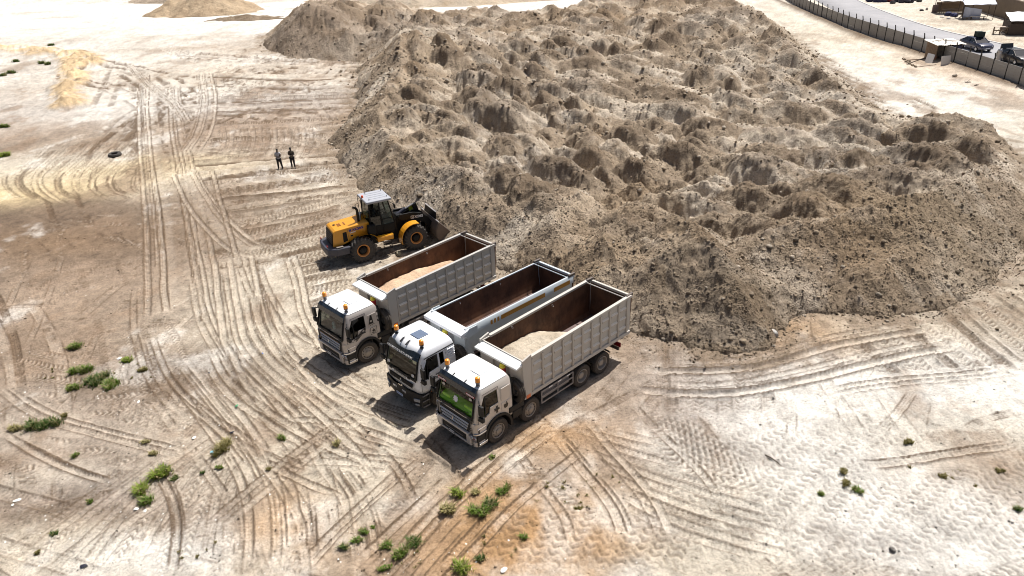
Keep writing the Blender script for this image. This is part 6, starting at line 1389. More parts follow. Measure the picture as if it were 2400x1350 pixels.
def figure(pos, rz, label, shirt_mat, trouser_mat, arms, feet=((.0, .12), (.0, -.12)), sleeve='short', z0=None, sit=False, robe=None, vest=None, head_turn=0.0, lean=0.0):
    """a standing adult facing +x; arms: list of two (elbow, wrist, fingertip direction)"""
    x, y = pos; root = empty('person', (x, y, gz(x, y) if z0 is None else z0), rz); tag(root, label, 'person')
    lx = lean
    J = {'pelvis': (0, 0, .94, (.135, .15)), 'belly': (lx * .3, 0, 1.10, (.115, .145)), 'chest': (lx * .7, 0, 1.30, (.12, .165)), 'neckb': (lx, 0, 1.46, (.075, .085)), 'neck': (lx + .01, 0, 1.53, .055), 'jaw': (lx + .035, 0, 1.60, (.07, .062)), 'head': (lx + .02, 0, 1.69, (.088, .075)), 'crown': (lx + .01, 0, 1.765, (.055, .05))}
    E = [('pelvis', 'belly'), ('belly', 'chest'), ('chest', 'neckb'), ('neckb', 'neck'), ('neck', 'jaw'), ('jaw', 'head'), ('head', 'crown')]
    for i, s in enumerate((1, -1)):
        sd = 'LR'[i]
        if not sit:
            fx, fy = feet[i]
            J.update({'hip' + sd: (0, s * .095, .88, .105), 'thigh' + sd: (fx * .25 + .01, s * .07 + fy * .30, .70, .088), 'knee' + sd: (fx * .5 + .025, (s * .06 + fy) * .5 + fy * .12, .49, .062), 'calf' + sd: (fx * .75, fy * .85, .32, .06), 'ank' + sd: (fx, fy, .085, .042), 'heel' + sd: (fx - .04, fy, .04, .038), 'ball' + sd: (fx + .13, fy + s * .02, .035, .04), 'toe' + sd: (fx + .19, fy + s * .025, .028, .03)})
        else:
            J.update({'hip' + sd: (.06, s * .10, .90, .105), 'thigh' + sd: (.25, s * .13, .93, .088), 'knee' + sd: (.46, s * .15, .92, .062), 'calf' + sd: (.52, s * .15, .70, .06), 'ank' + sd: (.55, s * .15, .48, .042), 'heel' + sd: (.52, s * .15, .44, .038), 'ball' + sd: (.68, s * .16, .435, .04), 'toe' + sd: (.74, s * .16, .43, .03)})
        el, wr, fd = arms[i]; sh = (lx * .9, s * .185, 1.415)
        fd = Vector(fd).normalized(); wv = Vector(wr); palm = wv + fd * .075; side = fd.cross(Vector((0, 0, 1))).normalized() if abs(fd.z) < .9 else Vector((1, 0, 0))
        J.update({'sh' + sd: sh + (.068,), 'ua' + sd: tuple((Vector(sh) + Vector(el)) / 2) + (.054,), 'el' + sd: tuple(el) + (.043,), 'fa' + sd: tuple((Vector(el) * .6 + wv * .4)) + (.042,), 'wr' + sd: tuple(wr) + (.028,), 'palm' + sd: tuple(palm) + ((.038, .022),)})
        E += [('pelvis', 'hip' + sd), ('hip' + sd, 'thigh' + sd), ('thigh' + sd, 'knee' + sd), ('knee' + sd, 'calf' + sd), ('calf' + sd, 'ank' + sd), ('ank' + sd, 'heel' + sd), ('ank' + sd, 'ball' + sd), ('ball' + sd, 'toe' + sd),
              ('neckb', 'sh' + sd), ('sh' + sd, 'ua' + sd), ('ua' + sd, 'el' + sd), ('el' + sd, 'fa' + sd), ('fa' + sd, 'wr' + sd), ('wr' + sd, 'palm' + sd)]
        for k, (off, ln) in enumerate(((-.028, .075), (-.01, .085), (.01, .08), (.027, .062))):
            a = palm + side * off + fd * .02; b_ = a + fd * ln * .55; c = b_ + (fd * .8 + Vector((0, 0, -.5))).normalized() * ln * .5
            J['f%d1%s' % (k, sd)] = tuple(b_) + (.0095,); J['f%d2%s' % (k, sd)] = tuple(c) + (.008,); E += [('palm' + sd, 'f%d1%s' % (k, sd)), ('f%d1%s' % (k, sd), 'f%d2%s' % (k, sd))]
        th = wv + fd * .03 + side * (-.045) + Vector((0, 0, -.01)); J['th1' + sd] = tuple(th) + (.011,); J['th2' + sd] = tuple(th + (fd * .8 - side * .4) * .045) + (.009,); E += [('wr' + sd, 'th1' + sd), ('th1' + sd, 'th2' + sd)]
    body = skin_body('body', J, E, M_SKIN, root)
    hx, hzz = J['head'][0], J['head'][2]
    # face: nose, eyes, mouth, ears on the one head
    f = MB(); f.add([(hx + .085, -.014, hzz - .035), (hx + .085, .014, hzz - .035), (hx + .112, 0, hzz - .032), (hx + .082, 0, hzz + .012)], [(0, 1, 2), (0, 2, 3), (1, 3, 2)])
    for s in (1, -1): f.ball((hx - .005, s * .079, hzz - .015), (.022, .010, .034), 8, 5)
    f.ball((hx + .078, 0, hzz - .072), (.014, .026, .008), 8, 5); f.build('face', M_SKIN, root, smooth=True)
    for s in (1, -1): e = MB(); e.ball((hx + .082, s * .030, hzz + .004), (.006, .011, .006), 8, 5); e.build('eye', M_WHITETXT, root, smooth=True)
    h = MB(); h.ball((hx - .008, 0, hzz + .045), (.094, .084, .072), 14, 9); h.build('hair', M_HAIR, root, smooth=True)
    # clothes follow the body, a little wider
    def grow(keys, edges, k, add, name, mat, cutz=None):
        JJ = {}
        for q in keys:
            x_, y_, z_, r = J[q]; r = r if isinstance(r, tuple) else (r, r); JJ[q] = (x_, y_, z_, (r[0] * k + add, r[1] * k + add))
        return skin_body(name, JJ, edges, mat, root)
    ua = ['sh', 'ua'] + (['el', 'fa'] if sleeve == 'long' else [])
    ks = ['belly', 'pelvis', 'chest', 'neckb'] + [a + sd for sd in 'LR' for a in ua]; es = [('belly', 'pelvis'), ('belly', 'chest'), ('chest', 'neckb')]
    for sd in 'LR':
        ch = ['neckb'] + [a + sd for a in ua]; es += list(zip(ch[:-1], ch[1:]))
    grow(ks, es, 1.06, .016, 'shirt', shirt_mat)
    if vest: grow(['belly', 'chest', 'neckb'], [('belly', 'chest'), ('chest', 'neckb')], 1.09, .022, 'vest', vest)
    ks = ['pelvis'] + [a + sd for sd in 'LR' for a in ('hip', 'thigh', 'knee', 'calf', 'ank')]; es = []
    for sd in 'LR': ch = ['pelvis'] + [a + sd for a in ('hip', 'thigh', 'knee', 'calf', 'ank')]; es += list(zip(ch[:-1], ch[1:]))
    if not robe: grow(ks, es, 1.06, .014, 'trousers', trouser_mat)
    else:
        r_ = MB(); n = 20; prof = [(.17, .20, 1.30), (.17, .21, 1.0), (.20, .23, .7), (.24, .27, .35), (.28, .30, .12)]
        for (a, b_, z) in prof:
            for i in range(n): t = 2 * math.pi * i / n; wv_ = 1 + .05 * math.sin(t * 6 + z * 3); r_.v.append((a * wv_ * math.cos(t) + lx * .4 * (z / 1.3), b_ * wv_ * math.sin(t), z))
        for j in range(len(prof) - 1):
            for i in range(n): r_.f.append((j * n + i, j * n + (i + 1) % n, (j + 1) * n + (i + 1) % n, (j + 1) * n + i)); r_.m.append(0)
        r_.build('robe', robe, root, smooth=True)
    for sd in 'LR': grow(['ball' + sd, 'heel' + sd, 'toe' + sd], [('heel' + sd, 'ball' + sd), ('ball' + sd, 'toe' + sd)], 1.1, .006, 'shoe', M_SHOE)
    return root
fold = [((.10, .23, 1.16), (.20, .02, 1.17), (0, -1, .05)), ((.10, -.23, 1.16), (.17, .0, 1.13), (0, 1, .05))]
chin = [((.08, .24, 1.18), (.19, .02, 1.16), (0, -1, .05)), ((.12, -.20, 1.19), (.16, -.07, 1.44), (0, .3, .9))]
p1 = G(657, 394); p2 = G(688, 392)
figure(p1, R(-86), 'standing man in black and white striped shirt with folded arms, left of two', M_STRIPE, M_TROUSERS, fold, ((-.02, -.12 - .02), (.10, .24)) if False else ((.05, .22), (-.02, -.15)), 'short')
figure(p2, R(-78), 'standing man in dark vest over olive shirt, hand raised to chin, right of two', M_TANSHIRT, M_TROUSERS, chin, ((.03, .13), (.0, -.12)), 'long', vest=M_BLACKVEST)
lc, ls = math.cos(LA), math.sin(LA)
figure((LX + 1.22 * lc, LY + 1.22 * ls), LA, 'operator in pale blue shirt sitting in the wheel loader cab', M_BLUESHIRT, M_TROUSERS, [((.28, .24, 1.14), (.52, .14, 1.24), (1, 0, .1)), ((.28, -.24, 1.14), (.52, -.14, 1.24), (1, 0, .1))], z0=1.28, sit=True, sleeve='short')
# ================================================================== FENCE
M_CONC = paint('slab_concrete', (.33, .325, .31), .9, 0, .14, (.25, .17, .11), 1.5, .18, .2)
M_POST = plain('dark_post', (.035, .033, .032), .8)
M_FOOTING = plain('pale_rubble', (.60, .55, .48), .9)
fence = empty('slab_fence', (54.5, 90, 0)); tag(fence, 'grey concrete slab fence with dark posts running along the road', 'fence')
fp = [(54.4, 66), (54.6, 86), (54.5, 104), (54.6, 118), (56.0, 136), (58.2, 151), (61.5, 168)]
fc = catmull(fp, .05); fl = np.concatenate([[0], np.cumsum(np.linalg.norm(np.diff(fc, axis=0), axis=1))])
posts_xy = [(float(np.interp(t, fl, fc[:, 0])), float(np.interp(t, fl, fc[:, 1]))) for t in np.arange(0, fl[-1], 2.45)]
pm = MB(); pm.box(-.065, .065, -.065, .065, -.3, 2.0); pm.add([(-.05, -.05, 2.0), (.05, -.05, 2.0), (.05, .05, 2.0), (-.05, .05, 2.0), (-.16, -.05, 2.52), (-.07, -.05, 2.52), (-.07, .05, 2.52), (-.16, .05, 2.52)], [(0, 1, 5, 4), (1, 2, 6, 5), (2, 3, 7, 6), (3, 0, 4, 7), (4, 5, 6, 7)]); pme = pm.mesh('post', M_POST)
sm_ = MB(); sm_.box(0, 1, -.028, .028, 0, .305); sme = sm_.mesh('slab', M_CONC, bevel=.008, seg=1)
_rf = random.Random(4)
for i, (x, y) in enumerate(posts_xy):
    z = 0; link('post', pme, fence, (x - 54.5, y - 90, z), (_rf.gauss(0, .015), _rf.gauss(0, .02), 0))
    if i + 1 < len(posts_xy):
        x2, y2 = posts_xy[i + 1]; L = math.hypot(x2 - x, y2 - y); a = math.atan2(y2 - y, x2 - x); top = 6
        for k in range(top):
            o = link('slab', sme, fence, (x - 54.5 + .04 * math.cos(a), y - 90 + .04 * math.sin(a), -.02 + k * .312 + _rf.uniform(-.006, .006)), (.075 + _rf.gauss(0, .012), 0, a)); o.scale = (L - .08, 1, 1)
# ================================================================== ROAD
M_ROAD = NT('pale_asphalt'); _oc = M_ROAD.coord('Object')
_c1 = M_ROAD.ramp(M_ROAD.noise(.25, 5, .6, _oc), [(.3, (.27, .275, .30)), (.7, (.36, .36, .385))]); _c1 = M_ROAD.mix(M_ROAD.ramp(M_ROAD.noise(3, 5, .65, _oc), [(.45, 0), (.8, .5)]), _c1, (.44, .40, .35)); M_ROAD.base(_c1, .8, 0, .3); M_ROAD.bump(M_ROAD.noise(60, 3, .6, _oc), .2, .01); M_ROAD = M_ROAD.m
RL = catmull([(58.6, 40), (58.9, 66), (59.3, 82), (59.6, 98), (58.6, 112), (60.0, 130), (63.5, 152), (70, 180), (80, 220)], 1.0); T = np.gradient(RL, axis=0); T /= np.linalg.norm(T, axis=1)[:, None]; NR = np.stack([T[:, 1], -T[:, 0]], 1)
ws = [0, .15, 7.6, 7.75]; zsr = [-.25, .07, .07, -.25]; V = np.concatenate([np.column_stack([RL + NR * w_, np.full(len(RL), z)]) for w_, z in zip(ws, zsr)]); nR = len(RL)
Fq = np.concatenate([np.stack([np.arange(nR - 1) + k * nR, np.arange(1, nR) + k * nR, np.arange(1, nR) + (k + 1) * nR, np.arange(nR - 1) + (k + 1) * nR], 1) for k in range(3)])
road = link('road', fast_mesh('road', V, Fq, M_ROAD, smooth=False)); tag(road, kind='structure')
kb = MB()
# pale worn kerb line along the far side
M_KERB = paint('pale_kerb', (.62, .62, .62), .9, 0, .4)
V = np.concatenate([np.column_stack([RL + NR * w_, np.full(len(RL), z)]) for w_, z in ((7.62, .064), (7.62, .13), (8.0, .13), (8.0, -.1))]); Fq = np.concatenate([np.stack([np.arange(nR - 1) + k * nR, np.arange(1, nR) + k * nR, np.arange(1, nR) + (k + 1) * nR, np.arange(nR - 1) + (k + 1) * nR], 1) for k in range(3)])
tag(link('kerb', fast_mesh('kerb', V, Fq, M_KERB, smooth=False)), kind='structure')
def road_at(s_y, w_):
    i = int(np.argmin(abs(RL[:, 1] - s_y))); p = RL[i] + NR[i] * w_; return (float(p[0]), float(p[1])), math.atan2(T[i][1], T[i][0])
# ================================================================== CARS
M_CARBLUE = paint('dark_blue_car_paint', (.010, .022, .075), .25, 0, .12, var=.2, coat=.8)
M_CARBLACK = paint('black_car_paint', (.010, .011, .016), .25, 0, .12, var=.2, coat=.8)
M_CARGLASS = plain('car_glass', (.02, .025, .035), .06, 0, .8)
M_CARTYRE = plain('car_tyre', (.02, .02, .02), .85)
def car(pos, a, mat, label, boot_open=False):
    root = empty('parked_car', (pos[0], pos[1], .06), a); root.scale = (1.1, 1.1, 1.1); tag(root, label, 'car', 'dark cars parked on the road')
    secs = [(-2.15, .45, .78, .66), (-2.05, .32, .98, .80), (-1.5, .28, 1.02, .85), (-.6, .26, .95, .87), (.7, .26, .96, .87), (1.6, .28, .90, .85), (2.05, .32, .78, .78), (2.18, .42, .62, .66)]
    m = MB()
    for x, z0, z1, hw in secs: m.v += [(x, -hw * .96, z0), (x, -hw, (z0 + z1) / 2), (x, -hw * .93, z1), (x, hw * .93, z1), (x, hw, (z0 + z1) / 2), (x, hw * .96, z0)]
    for i in range(len(secs) - 1):
        for j in range(6): m.f.append((i * 6 + j, i * 6 + (j + 1) % 6, (i + 1) * 6 + (j + 1) % 6, (i + 1) * 6 + j)); m.m.append(0)
    m.f.append(tuple(range(5, -1, -1))); m.m.append(0); m.f.append(tuple((len(secs) - 1) * 6 + j for j in range(6))); m.m.append(0)
    body = m.build('body', mat, root, .03, 2, True)
    g = MB(); lo = [(-1.75, .98), (-.95, 1.38), (.30, 1.40), (1.10, .93)]
    hb = [.78, .60, .60, .76]; vs = []
    for (x, z), h in zip(lo, hb): vs += [(x, -h, z), (x, h, z)]
    g.add(vs + [(-1.75, -.80, .94), (-1.75, .80, .94), (1.10, .80, .90), (1.10, -.80, .90)], [(0, 1, 3, 2), (4, 5, 7, 6), (0, 2, 4, 6, 11, 8), (1, 9, 10, 7, 5, 3)]); g.build('window', M_CARGLASS, root)
    r_ = MB(); r_.add([(-.98, -.62, 1.385), (.34, -.62, 1.405), (.34, .62, 1.405), (-.98, .62, 1.385), (-.90, -.52, 1.44), (.22, -.52, 1.455), (.22, .52, 1.455), (-.90, .52, 1.44)], [(4, 5, 6, 7), (0, 1, 5, 4), (1, 2, 6, 5), (2, 3, 7, 6), (3, 0, 4, 7)]); r_.build('roof', mat, root, smooth=False)
    p = MB()
    for s in (1, -1):
        for (x0_, z0_, h0), (x1_, z1_, h1) in (((-1.75, .98, .78), (-.95, 1.38, .6)), ((.30, 1.40, .6), (1.10, .93, .76)), ((-.25, .95, .80), (-.28, 1.39, .61))): q = MB(); q.bar((x0_, s * (h0 + .015), z0_), (x1_, s * (h1 + .015), z1_), .05, .06); q.build('pillar', mat, root)
        for x in (1.32, -1.30):
            w_ = MB(); w_.lathe([(.18, -.1), (.29, -.1), (.315, -.06), (.315, .06), (.29, .1), (.18, .1)], 'y', 20, (x, s * .78, .31)); wo_ = w_.build('wheel', M_CARTYRE, root, smooth=True)
            q = MB(); q.lathe([(.19, .09), (.12, .07), (.001, .09)], 'y', 16, (0, 0, 0)); q.build('rim', M_CHROME, wo_, loc=(x, s * .78, .31), rot=(0, 0, 0 if s > 0 else math.pi))
        q = MB(); q.bar((2.12, s * .45, .66), (2.0, s * .72, .68), .12, .13); q.build('headlight', M_LAMP, root, .02)
        q = MB(); q.box(-2.14, -2.05, s * .5 - .14, s * .5 + .14, .66, .80); q.build('tail_light', M_REDLAMP, root, .01)
        q = MB(); q.box(.72, .86, s * .92 - .08, s * .92 + .08, .96, 1.08); q.build('door_mirror', mat, root, .03)
    q = MB(); q.box(2.17, 2.19, -.26, .26, .40, .51); q.build('number_plate', M_WHITETXT, root)
    q = MB(); q.box(2.10, 2.17, -.42, .42, .55, .66); q.build('grille', M_BLACK, root, .01)
    if boot_open:
        q = MB(); q.add([(-1.55, -.72, 1.0), (-1.55, .72, 1.0), (-1.75, .66, 1.75), (-1.75, -.66, 1.75), (-1.60, -.72, 1.0), (-1.60, .72, 1.0), (-1.80, .66, 1.75), (-1.80, -.66, 1.75)], [(0, 1, 2, 3), (7, 6, 5, 4), (0, 4, 5, 1), (3, 2, 6, 7), (0, 3, 7, 4), (1, 5, 6, 2)]); q.build('boot_lid', mat, root)
    return root
# place by the middle of each car in the photograph
c1 = G(2287, 108, .5); c2 = G(2378, 138, .5)
_, ra = road_at(c1[1], 2.0); car1 = car(c1, ra + math.pi + R(2), M_CARBLUE, 'dark blue car parked behind the fence, crate on its roof', False)
_, ra2 = road_at(c2[1], 2.0); car2 = car(c2, ra2 + math.pi + R(3), M_CARBLACK, 'black car with boot lid raised, cut by the right edge', True)
cr = MB(); cr.box(-.55, .30, -.35, .35, 0, .62); cr.box(-.60, .35, -.40, -.35, .0, .66); cr.box(-.60, .35, .35, .40, .0, .66); crate = cr.build('crate', plain('dark_green_crate', (.02, .035, .03), .8)); crate.location = (c1[0], c1[1], 1.66); crate.rotation_euler = (0, 0, ra + R(90)); tag(crate, 'dark green crate on the roof of the dark blue car', 'crate')
pw = G(2338, 146); figure(pw, R(70), 'person in long white robe leaning at the black car', M_WHITECLOTH, M_WHITECLOTH, [((.16, .24, 1.15), (.40, .20, 1.05), (1, 0, -.3)), ((.16, -.24, 1.15), (.40, -.20, 1.05), (1, 0, -.3))], sleeve='long', robe=M_PALECLOTH, lean=.18, z0=.06)
# ================================================================== SHACK AND THINGS BY THE FENCE
M_TIN = paint('whitewashed_tin', (.66, .64, .60), .7, .2, .5, (.40, .30, .22), 2.0, .12)
M_WOOD = paint('weathered_wood', (.20, .14, .095), .9, 0, .35, (.33, .26, .19), 3.0, .3)
M_WOODD = paint('dark_boards', (.06, .045, .038), .9, 0, .25, (.22, .16, .11), 3.0, .3)
M_BOARD = paint('white_board', (.72, .71, .69), .7, 0, .25, var=.05)
M_BLUETARP = plain('dark_blue_tarp', (.012, .018, .07), .6)
M_TARP = paint('white_tarpaulin', (.76, .76, .78), .7, 0, .12, var=.06)
M_TARPB = paint('bluish_tarpaulin', (.52, .56, .68), .6, 0, .15, var=.12)
M_MUDWALL = paint('brown_block_wall', (.20, .155, .115), .95, 0, .35, (.27, .2, .14), 1.2, .15)
M_COPING = paint('pale_coping', (.50, .43, .37), .9, 0, .3)
sx, sy = G(2205, 138)
sh = empty('shack', (sx, sy, 0), R(4)); tag(sh, 'small tin-roofed shack built against the fence', 'shack')
for px, py in ((-1.5, -1.1), (1.6, -1.1), (0.15, -1.15), (-1.5, 1.0), (1.6, 1.0)): q = MB(); q.bar((px, py, 0), (px, py, 2.0), .09, .09); q.build('post', M_WOOD, sh)
q = MB(); q.box(-1.52, 1.62, 1.0, 1.04, 0, 1.95); q.build('rear_wall', M_WOODD, sh)
for k in range(7): q = MB(); q.box(-1.55, -1.52, -1.1 + k * .3, -.83 + k * .3, .02, 1.95); q.build('plank', M_WOOD, sh)
for k in range(5): q = MB(); q.box(.25, 1.6, -1.14, -1.11, .10 + k * .24, .32 + k * .24); q.build('plank', M_WOODD, sh)
q = MB(); q.box(.25, 1.62, -1.16, -1.13, 1.34, 1.72); q.build('tarp_strip', M_BLUETARP, sh)
q = MB(); q.box(1.62, 1.65, -1.1, 1.0, 0, 1.9); q.build('side_wall', M_WOODD, sh)
rf = MB(); n = 26
for j, (yy_, zz_) in enumerate(((-1.55, 1.92), (1.35, 2.18))):
    for i in range(n + 1): rf.v.append((-1.85 + 3.8 * i / n, yy_ + .05 * math.sin(i * 1.3), zz_ + .03 * (i % 2) + .04 * math.sin(i * .7)))
for i in range(n): rf.f.append((i, i + 1, n + 2 + i, n + 1 + i)); rf.m.append(0)
ro = rf.build('roof_sheet', M_TIN, sh); mdf = ro.modifiers.new('thick', 'SOLIDIFY'); mdf.thickness = .02
for x, y, a, l in ((-.9, .2, .3, 1.6), (.9, -.2, -.2, 1.9), (.2, .6, 1.2, .9)): q = MB(); q.bar((x - l / 2 * math.cos(a), y - l / 2 * math.sin(a), 2.17 + .03), (x + l / 2 * math.cos(a), y + l / 2 * math.sin(a), 2.2 + .03), .08, .05); q.build('roof_batten', M_WOOD, sh)
def lone(name, mb, mat, label, cat, loc, rot=(0, 0, 0), group=None, **kw):
    o = mb.build(name, mat, None, **kw); o.location = loc; o.rotation_euler = rot; return tag(o, label, cat, group)
bx_, by_ = G(2213, 153); q = MB(); q.box(-.58, .58, -.02, .02, 0, 1.12); q.box(-.58, .58, -.03, -.02, .53, .56); lone('board', q, M_BOARD, 'upright white board leaning on the front of the shack', 'board', (bx_, by_ - .2, 0), (R(-10), 0, R(4)))
bx_, by_ = G(2176, 147); q = MB(); q.box(-.42, .42, -.02, .02, 0, 1.2); lone('board', q, M_BOARD, 'slanted white board with a brown bowl at the shack doorway', 'board', (bx_ - .2, by_ - .3, 0), (R(-30), R(14), R(-22)))
q = MB(); q.lathe([(.001, .0), (.18, .02), (.30, .14), (.28, .15), (.16, .05), (.001, .04)], 'z', 18); lone('bowl', q, plain('rusty_bowl', (.16, .08, .05), .7), 'round brown bowl leaning at the shack doorway', 'bowl', (bx_ + .55, by_ + .1, .55), (R(65), 0, R(-20)), smooth=True)
def pole(name, a, b_, r, mat, label, cat): 
    q = MB(); A = G(*a); B = G(*b_); m = [(A[0] * (1 - t) + B[0] * t, A[1] * (1 - t) + B[1] * t, (a[2] if len(a) > 2 else .0) * (1 - t) + (b_[2] if len(b_) > 2 else .0) * t + .05 + .02 * math.sin(t * 9)) for t in (0, .33, .66, 1)]
    q.tube(m, r, 6); return tag(q.build(name, mat, smooth=True), label, cat)
pole('pole', (2126, 142), (2170, 134, .9) if False else (2172, 138), .045, M_WOOD, 'long thin pole lying left of the shack, the farther of two', 'pole')
pole('pole', (2134, 148), (2168, 136), .05, M_WOODD, 'dark thin pole lying crosswise left of the shack, the nearer of two', 'pole')
pole('pole', (2147, 158), (2194, 152), .045, M_COPING, 'pale pole on the sand in front of the shack', 'pole')
st = []; 
for t in np.linspace(0, 1, 26):
    a = G(2115 + 32 * t + 4 * math.sin(t * 9), 138 + 20 * t ** .8); st.append((a[0] + random.uniform(-.2, .2), a[1] + random.uniform(-.3, .3), .06))
tag(link('rubble_line', clod_mesh('rubble_line', st, np.full(26, .16), M_HEAP, 31)), 'curved line of dark rubble on the sand left of the shack', 'rubble')
rx, ry = G(2237, 180); tag(link('stone', clod_mesh('stone', [(rx, ry, .15)], [.33], M_HEAP, 41)), 'single dark stone on the pale sand below the fence', 'stone')
for i, (px, py, lab) in enumerate(((2268, 193, 'dark scrap with a raised twig on the sand below the fence'), (2288, 200, 'flat dark scrap on the sand nearest the fence corner'))):
    x, y = G(px, py); q = MB(); q.box(-.3, .3, -.12, .12, 0, .06); q.bar((-.1, 0, .03), (.25, .05, .32 if i == 0 else .12), .03, .03); lone('scrap', q, M_WOODD, lab, 'scrap', (x, y, gz(x, y)), (0, 0, i * .6), bevel=.01)
# ================================================================== FAR SIDE OF THE ROAD
wx0, wy0 = G(2218, 2); wx1, wy1 = G(2415, 62)
wl = empty('compound_wall', (wx0, wy0, 0)); tag(wl, 'brown compound wall with pale coping behind the market stalls', 'wall')
dx, dy = wx1 - wx0, wy1 - wy0; L = math.hypot(dx, dy); wa = math.atan2(dy, dx)
q = MB(); q.box(-6, L + 14, 0, .25, -.3, 3.0); q.build('wall_face', M_MUDWALL, wl, rot=(0, 0, wa))
nb = int((L + 20) / 3.2)
for i in range(nb): q = MB(); q.box(-6 + i * 3.2 + .04, -6 + (i + 1) * 3.2 - .04, -.06, .31, 3.0, 3.14); q.build('coping', M_COPING, wl, .02, rot=(0, 0, wa))
yard = tag(link('yard_earth', fast_mesh('yard_earth', np.array([(wx0 + 4, wy0 + 60, .9), (wx0 + 60, wy0 + 60, .9), (wx1 + 60, wy1 - 30, .9), (wx1 + 3, wy1 - 30, .9)]), np.array([[0, 1, 2, 3]]), M_MUDWALL, smooth=False)), kind='structure')
# utility pole
ux, uy = G(2256, 36); q = MB(); q.tube([(0, 0, -.3), (0, 0, 9.0)], [.19, .13], 12); up = empty('utility_pole', (ux, uy, 0)); tag(up, 'dark utility pole between the two stalls, cut by the top edge', 'utility pole'); q.build('shaft', M_WOODD, up, smooth=True); q = MB(); q.box(-.9, .9, -.05, .05, 8.2, 8.32); q.build('cross_arm', M_WOODD, up)
def tarp(name, c, w_, d_, zs, mat, root, seed, sag=.25):
    n = 14; q = MB(); rr = random.Random(seed)
    for j in range(n + 1):
        for i in range(n + 1):
            u, v = i / n, j / n; z = (zs[0] * (1 - u) + zs[1] * u) * (1 - v) + (zs[3] * (1 - u) + zs[2] * u) * v
            z -= sag * math.sin(math.pi * u) * math.sin(math.pi * v); z += .05 * math.sin(u * 17 + seed) * math.sin(v * 11 + seed * 2)
            q.v.append((c[0] + (u - .5) * w_, c[1] + (v - .5) * d_, z))
    for j in range(n):
        for i in range(n): q.f.append((j * (n + 1) + i, j * (n + 1) + i + 1, (j + 1) * (n + 1) + i + 1, (j + 1) * (n + 1) + i)); q.m.append(0)
    return q.build(name, mat, root, smooth=True)
def stall(px, py, w_, d_, zs, mat, label, seed, table=True, skirt=None, rz=0.0):
    x, y = G(px, py); root = empty('market_stall', (x, y, 0), rz); tag(root, label, 'market stall')
    tarp('canopy', (0, 0), w_, d_, zs, mat, root, seed)
    for (sx_, sy_), z in zip(((-1, -1), (1, -1), (1, 1), (-1, 1)), zs): q = MB(); q.tube([(sx_ * w_ * .48, sy_ * d_ * .48, 0), (sx_ * w_ * .48, sy_ * d_ * .48, z)], .05, 6); q.build('pole', M_WOODD, root)
    if table:
        q = MB(); q.box(-w_ * .36, w_ * .36, -d_ * .40, -d_ * .05, .62, .70); q.build('table_top', M_WOOD, root)
        for a in (-1, 1):
            for b_ in (-.38, -.08): q = MB(); q.bar((a * w_ * .34, b_ * d_, 0), (a * w_ * .34, b_ * d_, .63), .06, .06); q.build('table_leg', M_WOOD, root)
    if skirt: q = MB(); q.box(-w_ * .46, w_ * .46, d_ * .40, d_ * .43, 0, min(zs) * .8); q.build('back_sheet', skirt, root)
    return root, (x, y)
s1, p_ = stall(2232, 30, 5.2, 3.2, (2.1, 2.0, 2.7, 2.9), M_TARP, 'market stall under a white tarpaulin left of the utility pole', 2, True, M_WOOD, R(-14))
s2, p2_ = stall(2284, 42, 4.6, 3.4, (2.2, 2.3, 3.2, 3.3), M_TARPB, 'market stall with bluish sagging tarpaulin tied to the brown wall', 5, False, None, R(-18))
q = MB(); 
for j in range(9):
    for i in range(2): q.v.append((-2.2 + j * .33, -1.5 + .12 * math.sin(j * 1.7), .05 if i == 0 else 1.9 - .05 * j))
for j in range(8): q.f.append((j * 2, j * 2 + 2, j * 2 + 3, j * 2 + 1)); q.m.append(0)
q.build('side_sheet', M_TARPB, s2, smooth=True)
s3, p3_ = stall(2392, 78, 4.2, 4.0, (1.9, 2.0, 2.8, 2.6), M_TARP, 'market stall with white tarpaulin and dark boards, cut by the right edge', 8, False, M_WOODD, R(-20))
q = MB(); q.box(-2.0, -1.94, -1.9, 1.9, 0, 1.7); q.box(-2.0, .6, -1.94, -1.88, 0, 1.5); q.build('boarding', M_WOODD, s3)
# stalls' goods
goods = [(2160, 25, .35, .28, (.02, .02, .022), 'black bag on the sand left of the white stall'), (2172, 23, .2, .4, (.30, .28, .27), 'grey can beside the black bag left of the white stall'), (2190, 29, .45, .9, (.18, .13, .12), 'brown cupboard at the left corner of the white stall'),
         (2222, 36, .55, .6, (.02, .025, .08), 'navy sack under the white stall, the left of two'), (2236, 38, .6, .55, (.015, .02, .09), 'navy sack under the white stall, the right of two'), (2241, 24, .35, .35, (.04, .04, .04), 'black bundle on the white stall table'),
         (2208, 40, .35, .2, (.62, .60, .57), 'pale sack on the ground before the white stall'), (2223, 44, .3, .25, (.50, .48, .46), 'grey pile on the ground before the navy sacks')]
for i, (px, py, r_, h_, c_, lab) in enumerate(goods):
    x, y = G(px, py); q = MB(); rr = random.Random(i); n = 12
    prof = [(.001, 0), (r_ * .95, 0), (r_ * 1.05, h_ * .35), (r_ * .9, h_ * .75), (r_ * .5, h_), (.001, h_ * 1.02)] if 'cupboard' not in lab else None
    if prof: q.lathe(prof, 'z', n); q.v = [(a * rr.uniform(.85, 1.15), b_ * rr.uniform(.85, 1.15), c) for a, b_, c in q.v]
    else: q.box(-.42, .42, -.25, .25, 0, 1.25); q.box(-.40, -.02, -.27, -.25, .08, 1.18); q.box(.02, .40, -.27, -.25, .08, 1.18)
    lone(lab.split()[1] if lab.split()[1] in ('bag', 'can', 'cupboard', 'sack', 'bundle', 'pile') else 'sack', q, plain('goods_%d' % i, c_, .8), lab, lab.split()[1] if lab.split()[1] != 'pile' else 'pile', (x, y, gz(x, y)), (0, 0, rr.uniform(0, 3)))
wp = []
rr = random.Random(9)
